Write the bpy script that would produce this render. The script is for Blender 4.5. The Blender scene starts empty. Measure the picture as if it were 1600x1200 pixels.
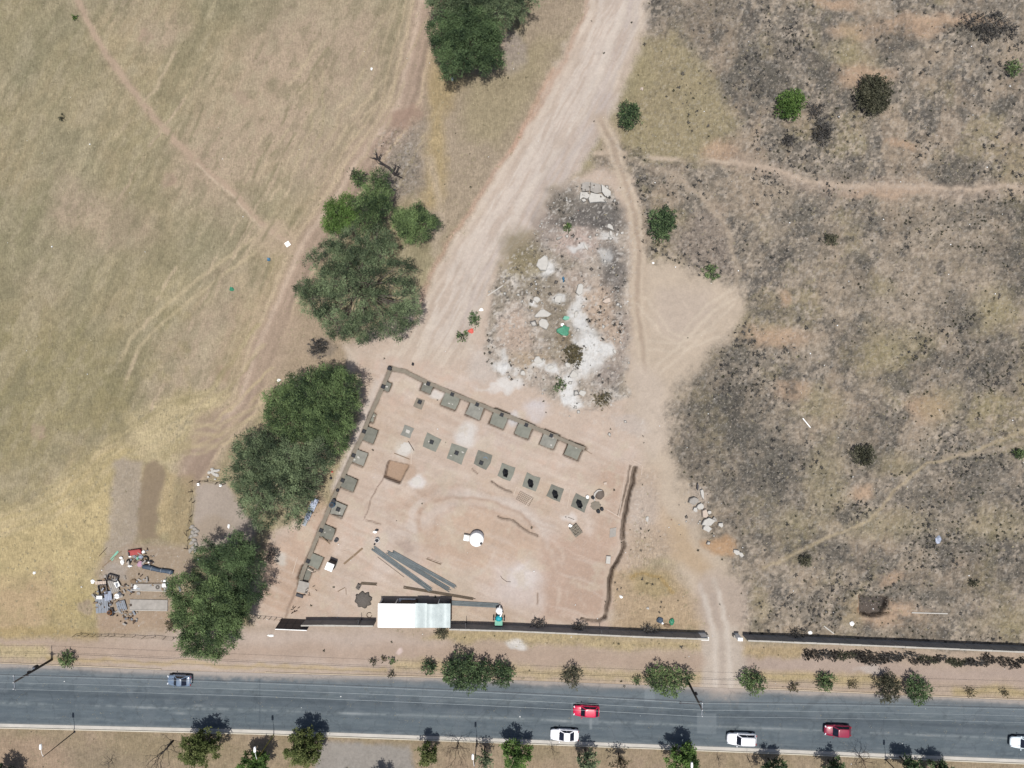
import bpy, math, random
import numpy as np
from math import radians as R, sin, cos, pi

rng = np.random.default_rng(7)
rnd = random.Random(11)
scene = bpy.context.scene
col = scene.collection

# ------------------------------------------------------------------ camera, light, exposure
H = 108.3                                   # flying height of the drone, metres; 1 photo pixel = 0.1 m on the ground
cam_d = bpy.data.cameras.new('drone_camera')
cam = bpy.data.objects.new('drone_camera', cam_d)
col.objects.link(cam)
cam.location = (0, 0, H)
cam.rotation_euler = (0, 0, 0)
cam_d.sensor_width = 36.0
cam_d.lens = 36.0 * H / 160.0
cam_d.clip_start = 0.5
cam_d.clip_end = 12000
scene.camera = cam

SUN_EL = 82.0
world = bpy.data.worlds.new('World')
scene.world = world
world.use_nodes = True
wn = world.node_tree
wn.nodes.clear()
wo = wn.nodes.new('ShaderNodeOutputWorld')
wb = wn.nodes.new('ShaderNodeBackground')
sk = wn.nodes.new('ShaderNodeTexSky')
sk.sky_type = 'NISHITA'
sk.sun_disc = False
sk.sun_elevation = R(SUN_EL)
sk.sun_rotation = R(180)
sk.air_density = 1.0
sk.dust_density = 2.5
wb.inputs['Strength'].default_value = 0.08
wn.links.new(sk.outputs[0], wb.inputs['Color'])
wn.links.new(wb.outputs[0], wo.inputs['Surface'])
sun_d = bpy.data.lights.new('sun', 'SUN')
sun_d.energy = 3.85
sun_d.angle = R(0.55)
sun_d.color = (1.0, 0.965, 0.91)
sun = bpy.data.objects.new('sun', sun_d)
col.objects.link(sun)
sun.location = (0, -20, 90)
sun.rotation_euler = (R(90 - SUN_EL), 0, 0)   # stands in the south, shadows fall up the picture
vs = scene.view_settings
vs.view_transform = 'Standard'
vs.look = 'None'
vs.exposure = 0.42
vs.gamma = 1.0
vs.use_curve_mapping = False
KEXP = 1.98                                    # picture value of a flat sunlit surface of albedo 1


# ------------------------------------------------------------------ helpers
def at(px, py, z=0.0):
    k = 1.0 - z / H
    return ((px - 800.0) * 0.1 * k, (600.0 - py) * 0.1 * k, z)


def s2l(v):
    v = v / 255.0
    return v / 12.92 if v <= 0.04045 else ((v + 0.055) / 1.055) ** 2.4


def C(r, g, b):
    """albedo of a surface that the photograph shows at r g b in full sun"""
    return tuple(min(0.85, s2l(c) / KEXP) for c in (r, g, b))


def tag(o, label=None, cat=None, group=None, kind=None):
    if label: o['label'] = label
    if cat: o['category'] = cat
    if group: o['group'] = group
    if kind: o['kind'] = kind
    return o


def empty(name, loc, rz=0.0, label=None, cat=None, group=None):
    o = bpy.data.objects.new(name, None)
    o.empty_display_size = 0.3
    col.objects.link(o)
    o.location = loc
    o.rotation_euler = (0, 0, rz)
    return tag(o, label, cat, group)


def copy_tree(o, parent=None):
    c = o.copy()
    col.objects.link(c)
    if parent is not None:
        c.parent = parent
    for ch in list(o.children):
        copy_tree(ch, c)
    return c


def link_mesh(name, me, mat=None, parent=None, loc=None, rz=0.0):
    if mat is not None and len(me.materials) == 0:
        me.materials.append(mat)
    o = bpy.data.objects.new(name, me)
    col.objects.link(o)
    if parent is not None:
        o.parent = parent
    if loc is not None:
        o.location = loc
    if rz:
        o.rotation_euler = (0, 0, rz)
    return o


def np_mesh(name, V, F, smooth=False, attrs=None):
    """mesh from numpy arrays: V (n,3), F (m,k)"""
    V = np.asarray(V, dtype=np.float32)
    F = np.asarray(F, dtype=np.int32)
    me = bpy.data.meshes.new(name)
    me.vertices.add(len(V))
    me.vertices.foreach_set('co', V.ravel())
    m, k = F.shape
    me.loops.add(m * k)
    me.loops.foreach_set('vertex_index', F.ravel())
    me.polygons.add(m)
    me.polygons.foreach_set('loop_start', np.arange(0, m * k, k, dtype=np.int32))
    me.polygons.foreach_set('loop_total', np.full(m, k, dtype=np.int32))
    if smooth:
        me.polygons.foreach_set('use_smooth', np.ones(m, dtype=bool))
    me.update(calc_edges=True)
    for nm, (typ, arr) in (attrs or {}).items():
        a = me.attributes.new(nm, typ, 'POINT')
        arr = np.asarray(arr, dtype=np.float32)
        a.data.foreach_set('color' if typ == 'FLOAT_COLOR' else 'value', arr.ravel())
    return me


class MB:
    def __init__(self):
        self.v, self.f = [], []

    def add(self, vs_, fs):
        n = len(self.v)
        self.v += [tuple(p) for p in vs_]
        self.f += [tuple(i + n for i in q) for q in fs]
        return self

    def box(self, c, s, rz=0.0, taper=1.0, ry=0.0):
        x, y, z = (a / 2.0 for a in s)
        out = []
        for dz, t in ((-z, 1.0), (z, taper)):
            for dx, dy in ((-x, -y), (x, -y), (x, y), (-x, y)):
                a, b, d = dx * t, dy * t, dz
                if ry:
                    a, d = a * cos(ry) + d * sin(ry), -a * sin(ry) + d * cos(ry)
                out.append((c[0] + a * cos(rz) - b * sin(rz), c[1] + a * sin(rz) + b * cos(rz), c[2] + d))
        return self.add(out, [(3, 2, 1, 0), (4, 5, 6, 7), (0, 1, 5, 4), (1, 2, 6, 5), (2, 3, 7, 6), (3, 0, 4, 7)])

    def rbox(self, c, s, rz=0.0, b=0.03):
        """box with bevelled upper rim"""
        x, y, z = (a / 2.0 for a in s)
        rings = []
        for dz, ins in ((-z, 0), (z - b, 0), (z, b)):
            rings.append([(c[0] + a * cos(rz) - q * sin(rz), c[1] + a * sin(rz) + q * cos(rz), c[2] + dz)
                          for a, q in ((-x + ins, -y + ins), (x - ins, -y + ins), (x - ins, y - ins), (-x + ins, y - ins))])
        return self.rings(rings)

    def rings(self, rings, cap0=True, cap1=True):
        n = len(rings[0])
        vs_, fs = [], []
        for r in rings:
            vs_ += r
        for i in range(len(rings) - 1):
            for j in range(n):
                a, b = i * n + j, i * n + (j + 1) % n
                fs.append((a, b, b + n, a + n))
        if cap0:
            fs.append(tuple(range(n - 1, -1, -1)))
        if cap1:
            m = (len(rings) - 1) * n
            fs.append(tuple(range(m, m + n)))
        return self.add(vs_, fs)

    def prism(self, poly, z0, z1):
        return self.rings([[(p[0], p[1], z0) for p in poly], [(p[0], p[1], z1) for p in poly]])

    def lathe(self, prof, n=16, c=(0, 0, 0), cap0=True, cap1=True):
        return self.rings([[(c[0] + r * cos(2 * pi * j / n), c[1] + r * sin(2 * pi * j / n), c[2] + z) for j in range(n)]
                           for r, z in prof], cap0, cap1)

    def tube(self, pts, rad, n=6, cap=True):
        pts = [np.array(p, float) for p in pts]
        if not hasattr(rad, '__len__'):
            rad = [rad] * len(pts)
        rings = []
        for i, p in enumerate(pts):
            d = pts[min(i + 1, len(pts) - 1)] - pts[max(i - 1, 0)]
            d = d / (np.linalg.norm(d) + 1e-9)
            ref = np.array((0, 0, 1.0)) if abs(d[2]) < 0.9 else np.array((1.0, 0, 0))
            a = np.cross(d, ref); a /= np.linalg.norm(a)
            b = np.cross(d, a)
            rings.append([tuple(p + rad[i] * (a * cos(2 * pi * j / n) + b * sin(2 * pi * j / n))) for j in range(n)])
        return self.rings(rings, cap, cap)

    def blob(self, c, s, seed=0, rough=0.25, n=8, m=5):
        r = random.Random(seed)
        rings = []
        for i in range(1, m):
            ph = pi * i / m
            rings.append([])
            for j in range(n):
                th = 2 * pi * j / n
                k = 1 + r.uniform(-rough, rough)
                rings[-1].append((c[0] + s[0] * k * sin(ph) * cos(th), c[1] + s[1] * k * sin(ph) * sin(th), c[2] - s[2] * k * cos(ph)))
        return self.rings(rings)

    def quad(self, a, b, c, d):
        return self.add([a, b, c, d], [(0, 1, 2, 3)])

    def mesh(self, name, smooth=False):
        me = bpy.data.meshes.new(name)
        me.from_pydata(self.v, [], self.f)
        if smooth:
            me.polygons.foreach_set('use_smooth', [True] * len(me.polygons))
        me.update()
        return me

    def build(self, name, mat, parent=None, loc=None, rz=0.0, smooth=False):
        return link_mesh(name, self.mesh(name, smooth), mat, parent, loc, rz)


# ------------------------------------------------------------------ materials
def new_mat(name):
    m = bpy.data.materials.new(name)
    m.use_nodes = True
    nt = m.node_tree
    return m, nt, nt.nodes['Principled BSDF']


def mat(name, c, rough=0.8, metal=0.0, var=0.18, scale=3.0, bump=0.0, coat=0.0, spec=0.3, c2=None):
    """principled surface with a two-scale mottling of its own colour"""
    m, nt, bs = new_mat(name)
    bs.inputs['Roughness'].default_value = rough
    bs.inputs['Metallic'].default_value = metal
    bs.inputs['Specular IOR Level'].default_value = spec
    if coat:
        bs.inputs['Coat Weight'].default_value = coat
        bs.inputs['Coat Roughness'].default_value = 0.06
    N = nt.nodes.new
    L = nt.links.new
    tc = N('ShaderNodeTexCoord')
    nz = N('ShaderNodeTexNoise')
    nz.inputs['Scale'].default_value = scale
    nz.inputs['Detail'].default_value = 5.0
    nz.inputs['Roughness'].default_value = 0.65
    L(tc.outputs['Object'], nz.inputs['Vector'])
    rp = N('ShaderNodeValToRGB')
    rp.color_ramp.elements[0].position = 0.3
    rp.color_ramp.elements[1].position = 0.7
    a = tuple(x * (1 - var) for x in c)
    b = tuple(min(0.9, x * (1 + var)) for x in (c2 or c))
    rp.color_ramp.elements[0].color = a + (1,)
    rp.color_ramp.elements[1].color = b + (1,)
    L(nz.outputs['Fac'], rp.inputs['Fac'])
    L(rp.outputs['Color'], bs.inputs['Base Color'])
    if bump:
        bp = N('ShaderNodeBump')
        bp.inputs['Strength'].default_value = bump
        bp.inputs['Distance'].default_value = 0.05
        L(nz.outputs['Fac'], bp.inputs['Height'])
        L(bp.outputs['Normal'], bs.inputs['Normal'])
    return m


def leaf_mat(name, dark, light, trans=0.25):
    m, nt, bs = new_mat(name)
    N = nt.nodes.new
    L = nt.links.new
    at_ = N('ShaderNodeAttribute')
    at_.attribute_name = 'tint'
    mx = N('ShaderNodeMix')
    mx.data_type = 'RGBA'
    mx.inputs['A'].default_value = dark + (1,)
    mx.inputs['B'].default_value = light + (1,)
    L(at_.outputs['Fac'], mx.inputs['Factor'])
    bs.inputs['Roughness'].default_value = 0.7
    bs.inputs['Specular IOR Level'].default_value = 0.2
    L(mx.outputs['Result'], bs.inputs['Base Color'])
    tr = N('ShaderNodeBsdfTranslucent')
    L(mx.outputs['Result'], tr.inputs['Color'])
    ms = N('ShaderNodeMixShader')
    ms.inputs['Fac'].default_value = trans
    L(bs.outputs[0], ms.inputs[1])
    L(tr.outputs[0], ms.inputs[2])
    L(ms.outputs[0], nt.nodes['Material Output'].inputs['Surface'])
    return m


M = {
    'concrete': mat('concrete', C(150, 150, 142), 0.9, var=0.16, scale=2.0, bump=0.2),
    'wet_concrete': mat('fresh_concrete', C(144, 145, 134), 0.85, var=0.16, scale=1.3, bump=0.2),
    'brown_concrete': mat('dusty_concrete', C(150, 141, 127), 0.9, var=0.14, scale=1.6, bump=0.2),
    'pale_concrete': mat('pale_concrete', C(218, 214, 206), 0.9, var=0.08, scale=2.0, bump=0.3),
    'mid_concrete': mat('weathered_concrete', C(182, 176, 168), 0.9, var=0.16, scale=1.5, bump=0.3),
    'wall': mat('grey_block_wall', C(176, 172, 168), 0.9, var=0.2, scale=0.9, bump=0.2),
    'wall_top': mat('wall_coping', C(205, 200, 190), 0.9, var=0.12, scale=1.2),
    'white_roof': mat('white_painted_roof', (0.8, 0.8, 0.79), 0.5, var=0.03, scale=0.7),
    'zinc': mat('galvanised_sheet', (0.37, 0.415, 0.41), 0.6, metal=0.1, var=0.08, scale=0.6, c2=(0.43, 0.475, 0.47)),
    'white_plastic': mat('white_plastic', (0.78, 0.78, 0.77), 0.45, var=0.04),
    'white_paint': mat('white_paint', (0.7, 0.7, 0.68), 0.6, var=0.1),
    'black_plastic': mat('black_plastic', (0.014, 0.014, 0.018), 0.6),
    'dark_metal': mat('dark_steel', (0.03, 0.03, 0.036), 0.6, var=0.3),
    'gate_panel': mat('gate_panel', (0.075, 0.062, 0.06), 0.7, var=0.3),
    'rebar': mat('steel_rebar', C(128, 136, 138), 0.75, metal=0.0, var=0.22, scale=1.2),
    'rust': mat('rusty_steel', C(122, 108, 92), 0.85, var=0.25, scale=1.5),
    'dark_rebar': mat('dark_rebar', (0.02, 0.022, 0.026), 0.8),
    'wood': mat('timber', C(150, 128, 104), 0.85, var=0.25, scale=1.5),
    'pale_wood': mat('pale_timber', C(222, 204, 188), 0.85, var=0.12, scale=1.5),
    'dark_wood': mat('dark_timber', C(92, 76, 66), 0.85, var=0.3, scale=1.5),
    'pole': mat('concrete_pole', C(92, 86, 82), 0.85, var=0.2, scale=1.0),
    'bark': mat('bark', C(108, 92, 78), 0.9, var=0.3, scale=2.0),
    'grey_bark': mat('grey_bark', C(128, 118, 108), 0.9, var=0.3, scale=2.0),
    'dead_bark': mat('dead_bark', (0.03, 0.026, 0.025), 0.9, var=0.4, scale=2.0),
    'wire': mat('aluminium_wire', C(190, 200, 205), 0.5, metal=0.3, var=0.05),
    'brick': mat('red_brick', C(188, 150, 132), 0.9, var=0.2, scale=2.5),
    'soil': mat('brown_soil', C(190, 158, 130), 0.95, var=0.12, scale=2.5, bump=0.4),
    'pad_a': mat('pale_footing_concrete', C(156, 155, 146), 0.9, var=0.2, scale=1.1, bump=0.2),
    'pad_b': mat('damp_footing_concrete', C(130, 130, 120), 0.8, var=0.2, scale=1.6, bump=0.2),
    'cement': mat('wet_cement', C(120, 108, 98), 0.7, var=0.14, scale=2.0),
    'gravel': mat('grey_gravel', C(116, 110, 104), 0.95, var=0.3, scale=9.0, bump=0.6),
    'sand': mat('white_sand', C(222, 216, 208), 0.95, var=0.06, scale=5.0, bump=0.3),
    'blue': mat('blue_plastic', C(32, 110, 150), 0.4, var=0.1),
    'teal': mat('turquoise_tarp', C(40, 190, 205), 0.5, var=0.12),
    'mint': mat('pale_green_board', C(140, 205, 180), 0.7, var=0.1),
    'green': mat('green_plastic', C(60, 150, 115), 0.5, var=0.3, scale=4),
    'red': mat('faded_red_fabric', C(196, 92, 90), 0.8, var=0.15),
    'bright_red': mat('red_plastic', C(240, 110, 95), 0.6, var=0.1),
    'orange': mat('orange_plastic', C(235, 150, 70), 0.6, var=0.1),
    'pink': mat('pink_cloth', C(205, 165, 185), 0.9, var=0.1),
    'navy': mat('dark_blue_tarp', C(82, 98, 116), 0.6, var=0.25, scale=2),
    'grey_sheet': mat('grey_tin', C(150, 156, 165), 0.5, metal=0.2, var=0.15, scale=1.5),
    'blue_sheet': mat('blue_grey_tin', C(176, 186, 206), 0.5, metal=0.1, var=0.12, scale=1.5),
    'tyre': mat('tyre_rubber', (0.012, 0.012, 0.013), 0.85),
    'rim': mat('alloy_rim', (0.45, 0.45, 0.47), 0.35, metal=0.8),
    'glass': mat('dark_car_glass', (0.01, 0.012, 0.022), 0.06, spec=0.5, var=0.02),
    'lamp_glass': mat('headlight_glass', (0.5, 0.52, 0.55), 0.1, spec=0.6),
    'tail': mat('tail_light', (0.25, 0.01, 0.012), 0.2),
    'number_plate': mat('number_plate', (0.6, 0.6, 0.58), 0.5),
    'yellow_paint': mat('yellow_paint', C(190, 180, 70), 0.6),
    'olive_leaf': leaf_mat('mesquite_leaf', (0.021, 0.038, 0.018), (0.17, 0.24, 0.095)),
    'grey_leaf': leaf_mat('grey_green_leaf', (0.026, 0.041, 0.023), (0.20, 0.255, 0.135)),
    'deep_leaf': leaf_mat('dark_green_leaf', (0.018, 0.034, 0.017), (0.125, 0.185, 0.08)),
    'bright_leaf': leaf_mat('fresh_green_leaf', (0.03, 0.062, 0.014), (0.13, 0.21, 0.055)),
    'yellow_leaf': leaf_mat('yellow_green_leaf', (0.06, 0.082, 0.024), (0.165, 0.185, 0.07), 0.35),
    'dry_leaf': leaf_mat('dry_brown_leaf', (0.055, 0.05, 0.028), (0.15, 0.125, 0.07)),
    'ash_leaf': leaf_mat('ashy_dead_leaf', (0.034, 0.033, 0.031), (0.105, 0.098, 0.09)),
    'dark_leaf': leaf_mat('blackish_leaf', (0.03, 0.032, 0.02), (0.115, 0.112, 0.072)),
    'withered_leaf': leaf_mat('withered_black_leaf', (0.012, 0.011, 0.010), (0.05, 0.044, 0.037)),
    'straw': leaf_mat('straw', (0.15, 0.13, 0.08), (0.30, 0.26, 0.17), 0.2),
}


def paint_mat(name, c, rough=0.3):
    return mat(name, c, rough, var=0.03, scale=1.0, coat=0.6, spec=0.5)


# ------------------------------------------------------------------ numpy noise
_tab = {}


def vnoise(x, y, seed=0):
    """smooth value noise, lattice spacing 1, range 0..1"""
    if seed not in _tab:
        _tab[seed] = np.random.default_rng(1000 + seed).random((256, 256)).astype(np.float32)
    t = _tab[seed]
    xi = np.floor(x).astype(np.int64); yi = np.floor(y).astype(np.int64)
    fx = (x - xi).astype(np.float32); fy = (y - yi).astype(np.float32)
    fx = fx * fx * (3 - 2 * fx); fy = fy * fy * (3 - 2 * fy)
    x0, x1, y0, y1 = xi & 255, (xi + 1) & 255, yi & 255, (yi + 1) & 255
    a = t[y0, x0] * (1 - fx) + t[y0, x1] * fx
    b = t[y1, x0] * (1 - fx) + t[y1, x1] * fx
    return a * (1 - fy) + b * fy


def fbm(x, y, s, octv=4, seed=0, gain=0.55):
    """fractal noise, s = size of the coarsest lump; about -1..1"""
    out = np.zeros_like(x, dtype=np.float32); amp = 1.0; tot = 0.0
    f = 1.0 / s
    for o in range(octv):
        out += amp * (vnoise(x * f + 17.3 * o, y * f + 9.1 * o, seed + o) * 2 - 1)
        tot += amp; amp *= gain; f *= 2.03
    return out / tot * 1.5


def sstep(a, b, x):
    t = np.clip((x - a) / (b - a), 0, 1)
    return t * t * (3 - 2 * t)

# ------------------------------------------------------------------ the ground
def axis(half, step, far):
    a = list(np.arange(-half, half + 1e-6, step))
    g, d = half, step
    out = []
    while g < far:
        d *= 1.7
        g += d
        out.append(g)
    return np.array([-q for q in out[::-1]] + a + out)


GX, GY = axis(84.0, 0.2, 4000.0), axis(64.0, 0.2, 4000.0)
gx, gy = np.meshgrid(GX, GY)
SHAPE = gx.shape
gx = gx.ravel().astype(np.float32); gy = gy.ravel().astype(np.float32)
PX = gx * 10 + 800; PY = 600 - gy * 10                       # ground position in tenths of a metre from the survey corner
W1 = fbm(PX, PY, 60, 4, 1) ; W2 = fbm(PX, PY, 60, 4, 11)
W3 = fbm(PX, PY, 14, 3, 21); W4 = fbm(PX, PY, 14, 3, 31)
N_big = fbm(PX, PY, 220, 5, 41); N_mid = fbm(PX, PY, 45, 5, 51); N_fin = fbm(PX, PY, 10, 4, 61); N_px = fbm(PX, PY, 4, 2, 71)


class Paint:
    def __init__(self, n):
        self.c = np.zeros((n, 3), np.float32)
        self.grass = np.zeros(n, np.float32)
        self.scrub = np.zeros(n, np.float32)
        self.stone = np.zeros(n, np.float32)
        self.z = np.zeros(n, np.float32)

    def lay(self, m, idx, c, grass=None, scrub=None, stone=None, a=1.0):
        m = (m * a).astype(np.float32)
        c = np.array(C(*c), np.float32)
        self.c[idx] += m[:, None] * (c - self.c[idx])
        for nm, v in (('grass', grass), ('scrub', scrub), ('stone', stone)):
            if v is not None:
                arr = getattr(self, nm)
                arr[idx] += m * (v - arr[idx])


G = Paint(len(PX))


def _warp(idx, w, ws):
    return PX[idx] + W1[idx] * w + W3[idx] * ws, PY[idx] + W2[idx] * w + W4[idx] * ws


def _sub(x0, x1, y0, y1, pad):
    return np.nonzero((PX > x0 - pad) & (PX < x1 + pad) & (PY > y0 - pad) & (PY < y1 + pad))[0]


def poly(pts, soft=6, w=8, ws=3):
    P = np.array(pts, float)
    idx = _sub(P[:, 0].min(), P[:, 0].max(), P[:, 1].min(), P[:, 1].max(), soft * 2 + w * 1.6 + ws * 1.6)
    x, y = _warp(idx, w, ws)
    ins = np.zeros(len(idx), bool); d2 = np.full(len(idx), 1e12)
    for i in range(len(P)):
        (x1, y1), (x2, y2) = P[i], P[(i + 1) % len(P)]
        if y1 != y2:
            cr = ((y1 > y) != (y2 > y)) & (x < (x2 - x1) * (y - y1) / (y2 - y1) + x1)
            ins ^= cr
        dx, dy = x2 - x1, y2 - y1
        t = np.clip(((x - x1) * dx + (y - y1) * dy) / (dx * dx + dy * dy + 1e-9), 0, 1)
        d2 = np.minimum(d2, (x - x1 - t * dx) ** 2 + (y - y1 - t * dy) ** 2)
    d = np.sqrt(d2) * np.where(ins, 1, -1)
    return sstep(-soft, soft, d), idx


def line(pts, width, soft=4, w=3, ws=2, off=0.0):
    """soft band along a polyline; off shifts it sideways"""
    P = np.array(pts, float)
    idx = _sub(P[:, 0].min(), P[:, 0].max(), P[:, 1].min(), P[:, 1].max(), width + soft * 2 + w * 1.6 + abs(off) + 4)
    x, y = _warp(idx, w, ws)
    d = np.full(len(idx), 1e9)
    for i in range(len(P) - 1):
        (x1, y1), (x2, y2) = P[i], P[i + 1]
        dx, dy = x2 - x1, y2 - y1; L = math.hypot(dx, dy) + 1e-9
        ox, oy = -dy / L * off, dx / L * off
        t = np.clip(((x - x1 - ox) * dx + (y - y1 - oy) * dy) / (L * L), 0, 1)
        d = np.minimum(d, np.hypot(x - x1 - ox - t * dx, y - y1 - oy - t * dy))
    return sstep(width / 2 + soft, max(0.0, width / 2 - soft), d), idx


def blob(cx, cy, rx, ry, rot=0.0, soft=0.35, w=8, ws=4):
    r = max(rx, ry)
    idx = _sub(cx - r, cx + r, cy - r, cy + r, r * soft + w * 1.6 + ws * 1.6 + 4)
    x, y = _warp(idx, w, ws)
    a = R(rot); u = (x - cx) * cos(a) + (y - cy) * sin(a); v = -(x - cx) * sin(a) + (y - cy) * cos(a)
    return sstep(1 + soft, 1 - soft, np.sqrt((u / rx) ** 2 + (v / ry) ** 2)), idx


def brk(mi, s, seed, lo=-.4, hi=.3):
    return mi[0] * sstep(lo, hi, fbm(PX[mi[1]], PY[mi[1]], s, 3, seed)), mi[1]


def lay(mi, c, **k):
    G.lay(mi[0], mi[1], c, **k)


ALL = np.arange(len(PX))

# --- base: mown dry field on the left, burnt scrub on the right
G.lay(np.ones(len(PX)), ALL, (173, 158, 128), grass=1.0, scrub=0.0, stone=0.0)
G.lay(sstep(-0.1, 0.6, N_big + 0.5 * N_mid), ALL, (158, 148, 118), a=0.75)
G.lay(sstep(0.0, 0.7, -N_big + 0.4 * N_mid), ALL, (170, 154, 132), a=0.7)
G.lay(sstep(1000, 300, PY + 200 * W1) * sstep(-0.1, 0.5, fbm(PX, PY, 120, 4, 5)), ALL, (148, 142, 120), a=0.5)
# mowing streaks, leaning to the upper right
ang = R(-62)
u = PX * cos(ang) + PY * sin(ang); v = -PX * sin(ang) + PY * cos(ang)
ST = fbm(u / 14 + 3 * W1, v + 4 * W2, 9, 3, 81)
G.lay(sstep(0.0, 0.8, ST), ALL, (178, 166, 136), a=0.55)
G.lay(sstep(0.05, 0.8, -ST), ALL, (138, 131, 103), a=0.45)
ST2 = fbm(PX / 16, PY + 6 * W1, 7, 3, 91)
G.lay(sstep(0.1, 0.9, ST2) * sstep(520, 700, PY), ALL, (182, 170, 130), a=0.4)
lay(poly([(-40, 470), (120, 480), (210, 560), (190, 660), (120, 720), (-40, 760)], 50, 30), (146, 138, 102), a=0.6)
lay(poly([(-40, 300), (60, 300), (90, 400), (40, 470), (-40, 500)], 40, 30), (146, 141, 108), a=0.5)
for m_ in ((30, 60, 60, 50), (60, 190, 50, 90), (140, 100, 40, 60), (330, 380, 40, 40), (250, 520, 50, 30), (90, 360, 40, 60), (300, 60, 40, 50)):
    lay(blob(*m_, soft=0.8, w=25), (147, 141, 114), a=0.4)
for m_ in ((480, 70, 60, 70), (420, 110, 60, 50), (350, 200, 50, 60), (330, 270, 60, 50), (560, 60, 50, 90), (560, 170, 40, 60), (180, 350, 60, 40), (110, 330, 30, 40), (430, 200, 50, 50), (500, 260, 60, 60), (330, 560, 60, 60), (400, 470, 50, 60), (380, 530, 40, 50), (250, 40, 30, 30)):
    lay(blob(*m_, soft=0.9, w=25), (184, 164, 144), a=0.65, grass=0.6)
for cx, cy in ((229, 57), (377, 152), (265, 281), (57, 675), (300, 690), (350, 580)):
    lay(blob(cx, cy, 12, 11, w=4), (176, 152, 134), a=0.75, grass=0.2)
for sz, sd_, a_ in ((34, 501, .35), (12, 511, .4)):
    q_ = fbm(u / 2.2 + 2 * W1, v + 3 * W2, sz, 3, sd_)
    G.lay(sstep(0.15, 0.7, q_), ALL, (178, 166, 140), a=a_)
    G.lay(sstep(0.15, 0.7, -q_), ALL, (136, 129, 104), a=a_)
# straw yellow belts
lay(poly([(-60, 800), (60, 780), (180, 690), (240, 720), (165, 860), (150, 960), (60, 985), (-60, 990)], 22, 20), (196, 178, 135), a=0.9)
lay(poly([(190, 640), (300, 610), (400, 600), (330, 680), (260, 720), (205, 700)], 16, 14), (200, 184, 146), a=0.85)
lay(poly([(-40, 890), (60, 900), (90, 980), (-40, 1000)], 20, 20), (186, 160, 132), a=0.6, grass=0.5)
lay(poly([(60, 930), (160, 930), (160, 985), (70, 990)], 14, 14), (178, 162, 116), a=0.5)
lay(poly([(420, 380), (500, 390), (450, 500), (400, 600), (340, 560)], 25, 25), (186, 168, 128), a=0.35)
for cx, cy, rx, ry in ((232, 640, 40, 8), (285, 668, 22, 16), (262, 690, 30, 20)):
    m_, i_ = blob(cx, cy, rx, ry, w=20)
    G.lay(m_ * sstep(0.1, 0.5, N_px + 0.4 * N_fin[...])[i_] if False else m_ * sstep(0.1, 0.6, (N_px + 0.4 * N_fin)[i_]), i_, (132, 126, 108), a=0.6)

# --- scrub land
scrub_poly = [(1030, -80), (1000, 40), (1020, 130), (980, 190), (930, 250), (970, 330), (990, 400), (995, 600), (1020, 700),
              (1075, 800), (1110, 880), (1150, 940), (1160, 990), (1700, 1030), (4000, 1030), (4000, -4000), (1100, -4000)]
ms, is_ = poly(scrub_poly, 14, 18)
G.lay(ms, is_, (162, 149, 132), grass=0.35, scrub=0.6, stone=0.25)
G.lay(ms * sstep(-0.3, 0.4, (N_mid + 0.4 * N_big + .15 * N_fin)[is_]), is_, (125, 118, 108), a=0.85, scrub=1.0)
G.lay(ms * sstep(0.1, 0.55, (fbm(PX, PY, 30, 5, 751) + .25 * N_big)[is_]), is_, (96, 93, 88), a=0.7, scrub=1.0)
G.lay(ms * sstep(0.15, 0.75, (-N_mid + 0.5 * N_big)[is_]), is_, (172, 154, 134), a=0.6, scrub=0.4)
G.lay(ms * sstep(0.2, 0.7, fbm(PX, PY, 70, 4, 101)[is_]), is_, (157, 145, 110), a=0.5)
G.lay(ms * sstep(0.0, 0.5, fbm(PX, PY, 7, 3, 111)[is_]), is_, (106, 100, 90), a=0.5)
G.lay(ms * sstep(0.1, 0.6, fbm(PX, PY, 6, 3, 121)[is_]), is_, (188, 174, 157), a=0.65)
sst = fbm(u / 5 + 3 * W1, v + 6 * W2, 6, 3, 131)
G.lay(ms * sstep(0.2, 0.9, sst[is_]), is_, (176, 158, 136), a=0.35)
# olive straw in the upper corner next to the road
lay(poly([(1000, 60), (1060, 40), (1110, 120), (1150, 200), (1120, 250), (1010, 245), (965, 235), (960, 180)], 18, 18), (160, 148, 116), a=0.8, scrub=0.3, grass=1.0)
for q in ((1330, 50, 30, 13), (1210, 530, 58, 16), (1130, 238, 26, 16), (1345, 115, 40, 18), (1420, 40, 60, 18), (1500, 30, 60, 10), (1410, 225, 20, 8), (1340, 765, 16, 12), (1225, 465, 10, 14),
          (1450, 640, 30, 22), (1310, 1, 30, 10), (1390, 300, 60, 8), (1240, 610, 30, 14), (1395, 905, 25, 10), (1385, 960, 60, 20)):
    lay(blob(*q, soft=0.6, w=12), (192, 164, 138), a=0.75, scrub=0.15)
for q in ((1380, 445, 22, 16), (1365, 545, 22, 45), (1555, 480, 35, 28), (1410, 535, 40, 26), (1540, 505, 40, 20), (1330, 85, 45, 16), (1390, 820, 70, 22), (1560, 815, 50, 26), (1470, 635, 30, 26),
          (1400, 720, 36, 16), (1330, 65, 20, 25), (1250, 820, 40, 26), (1550, 640, 26, 16), (1590, 970, 60, 20), (1335, 965, 20, 20), (1180, 950, 14, 30), (1290, 640, 30, 30), (1290, 750, 26, 50)):
    lay(blob(*q, soft=0.7, w=14), (158, 147, 110), a=0.38, scrub=0.4, grass=0.8)
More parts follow.
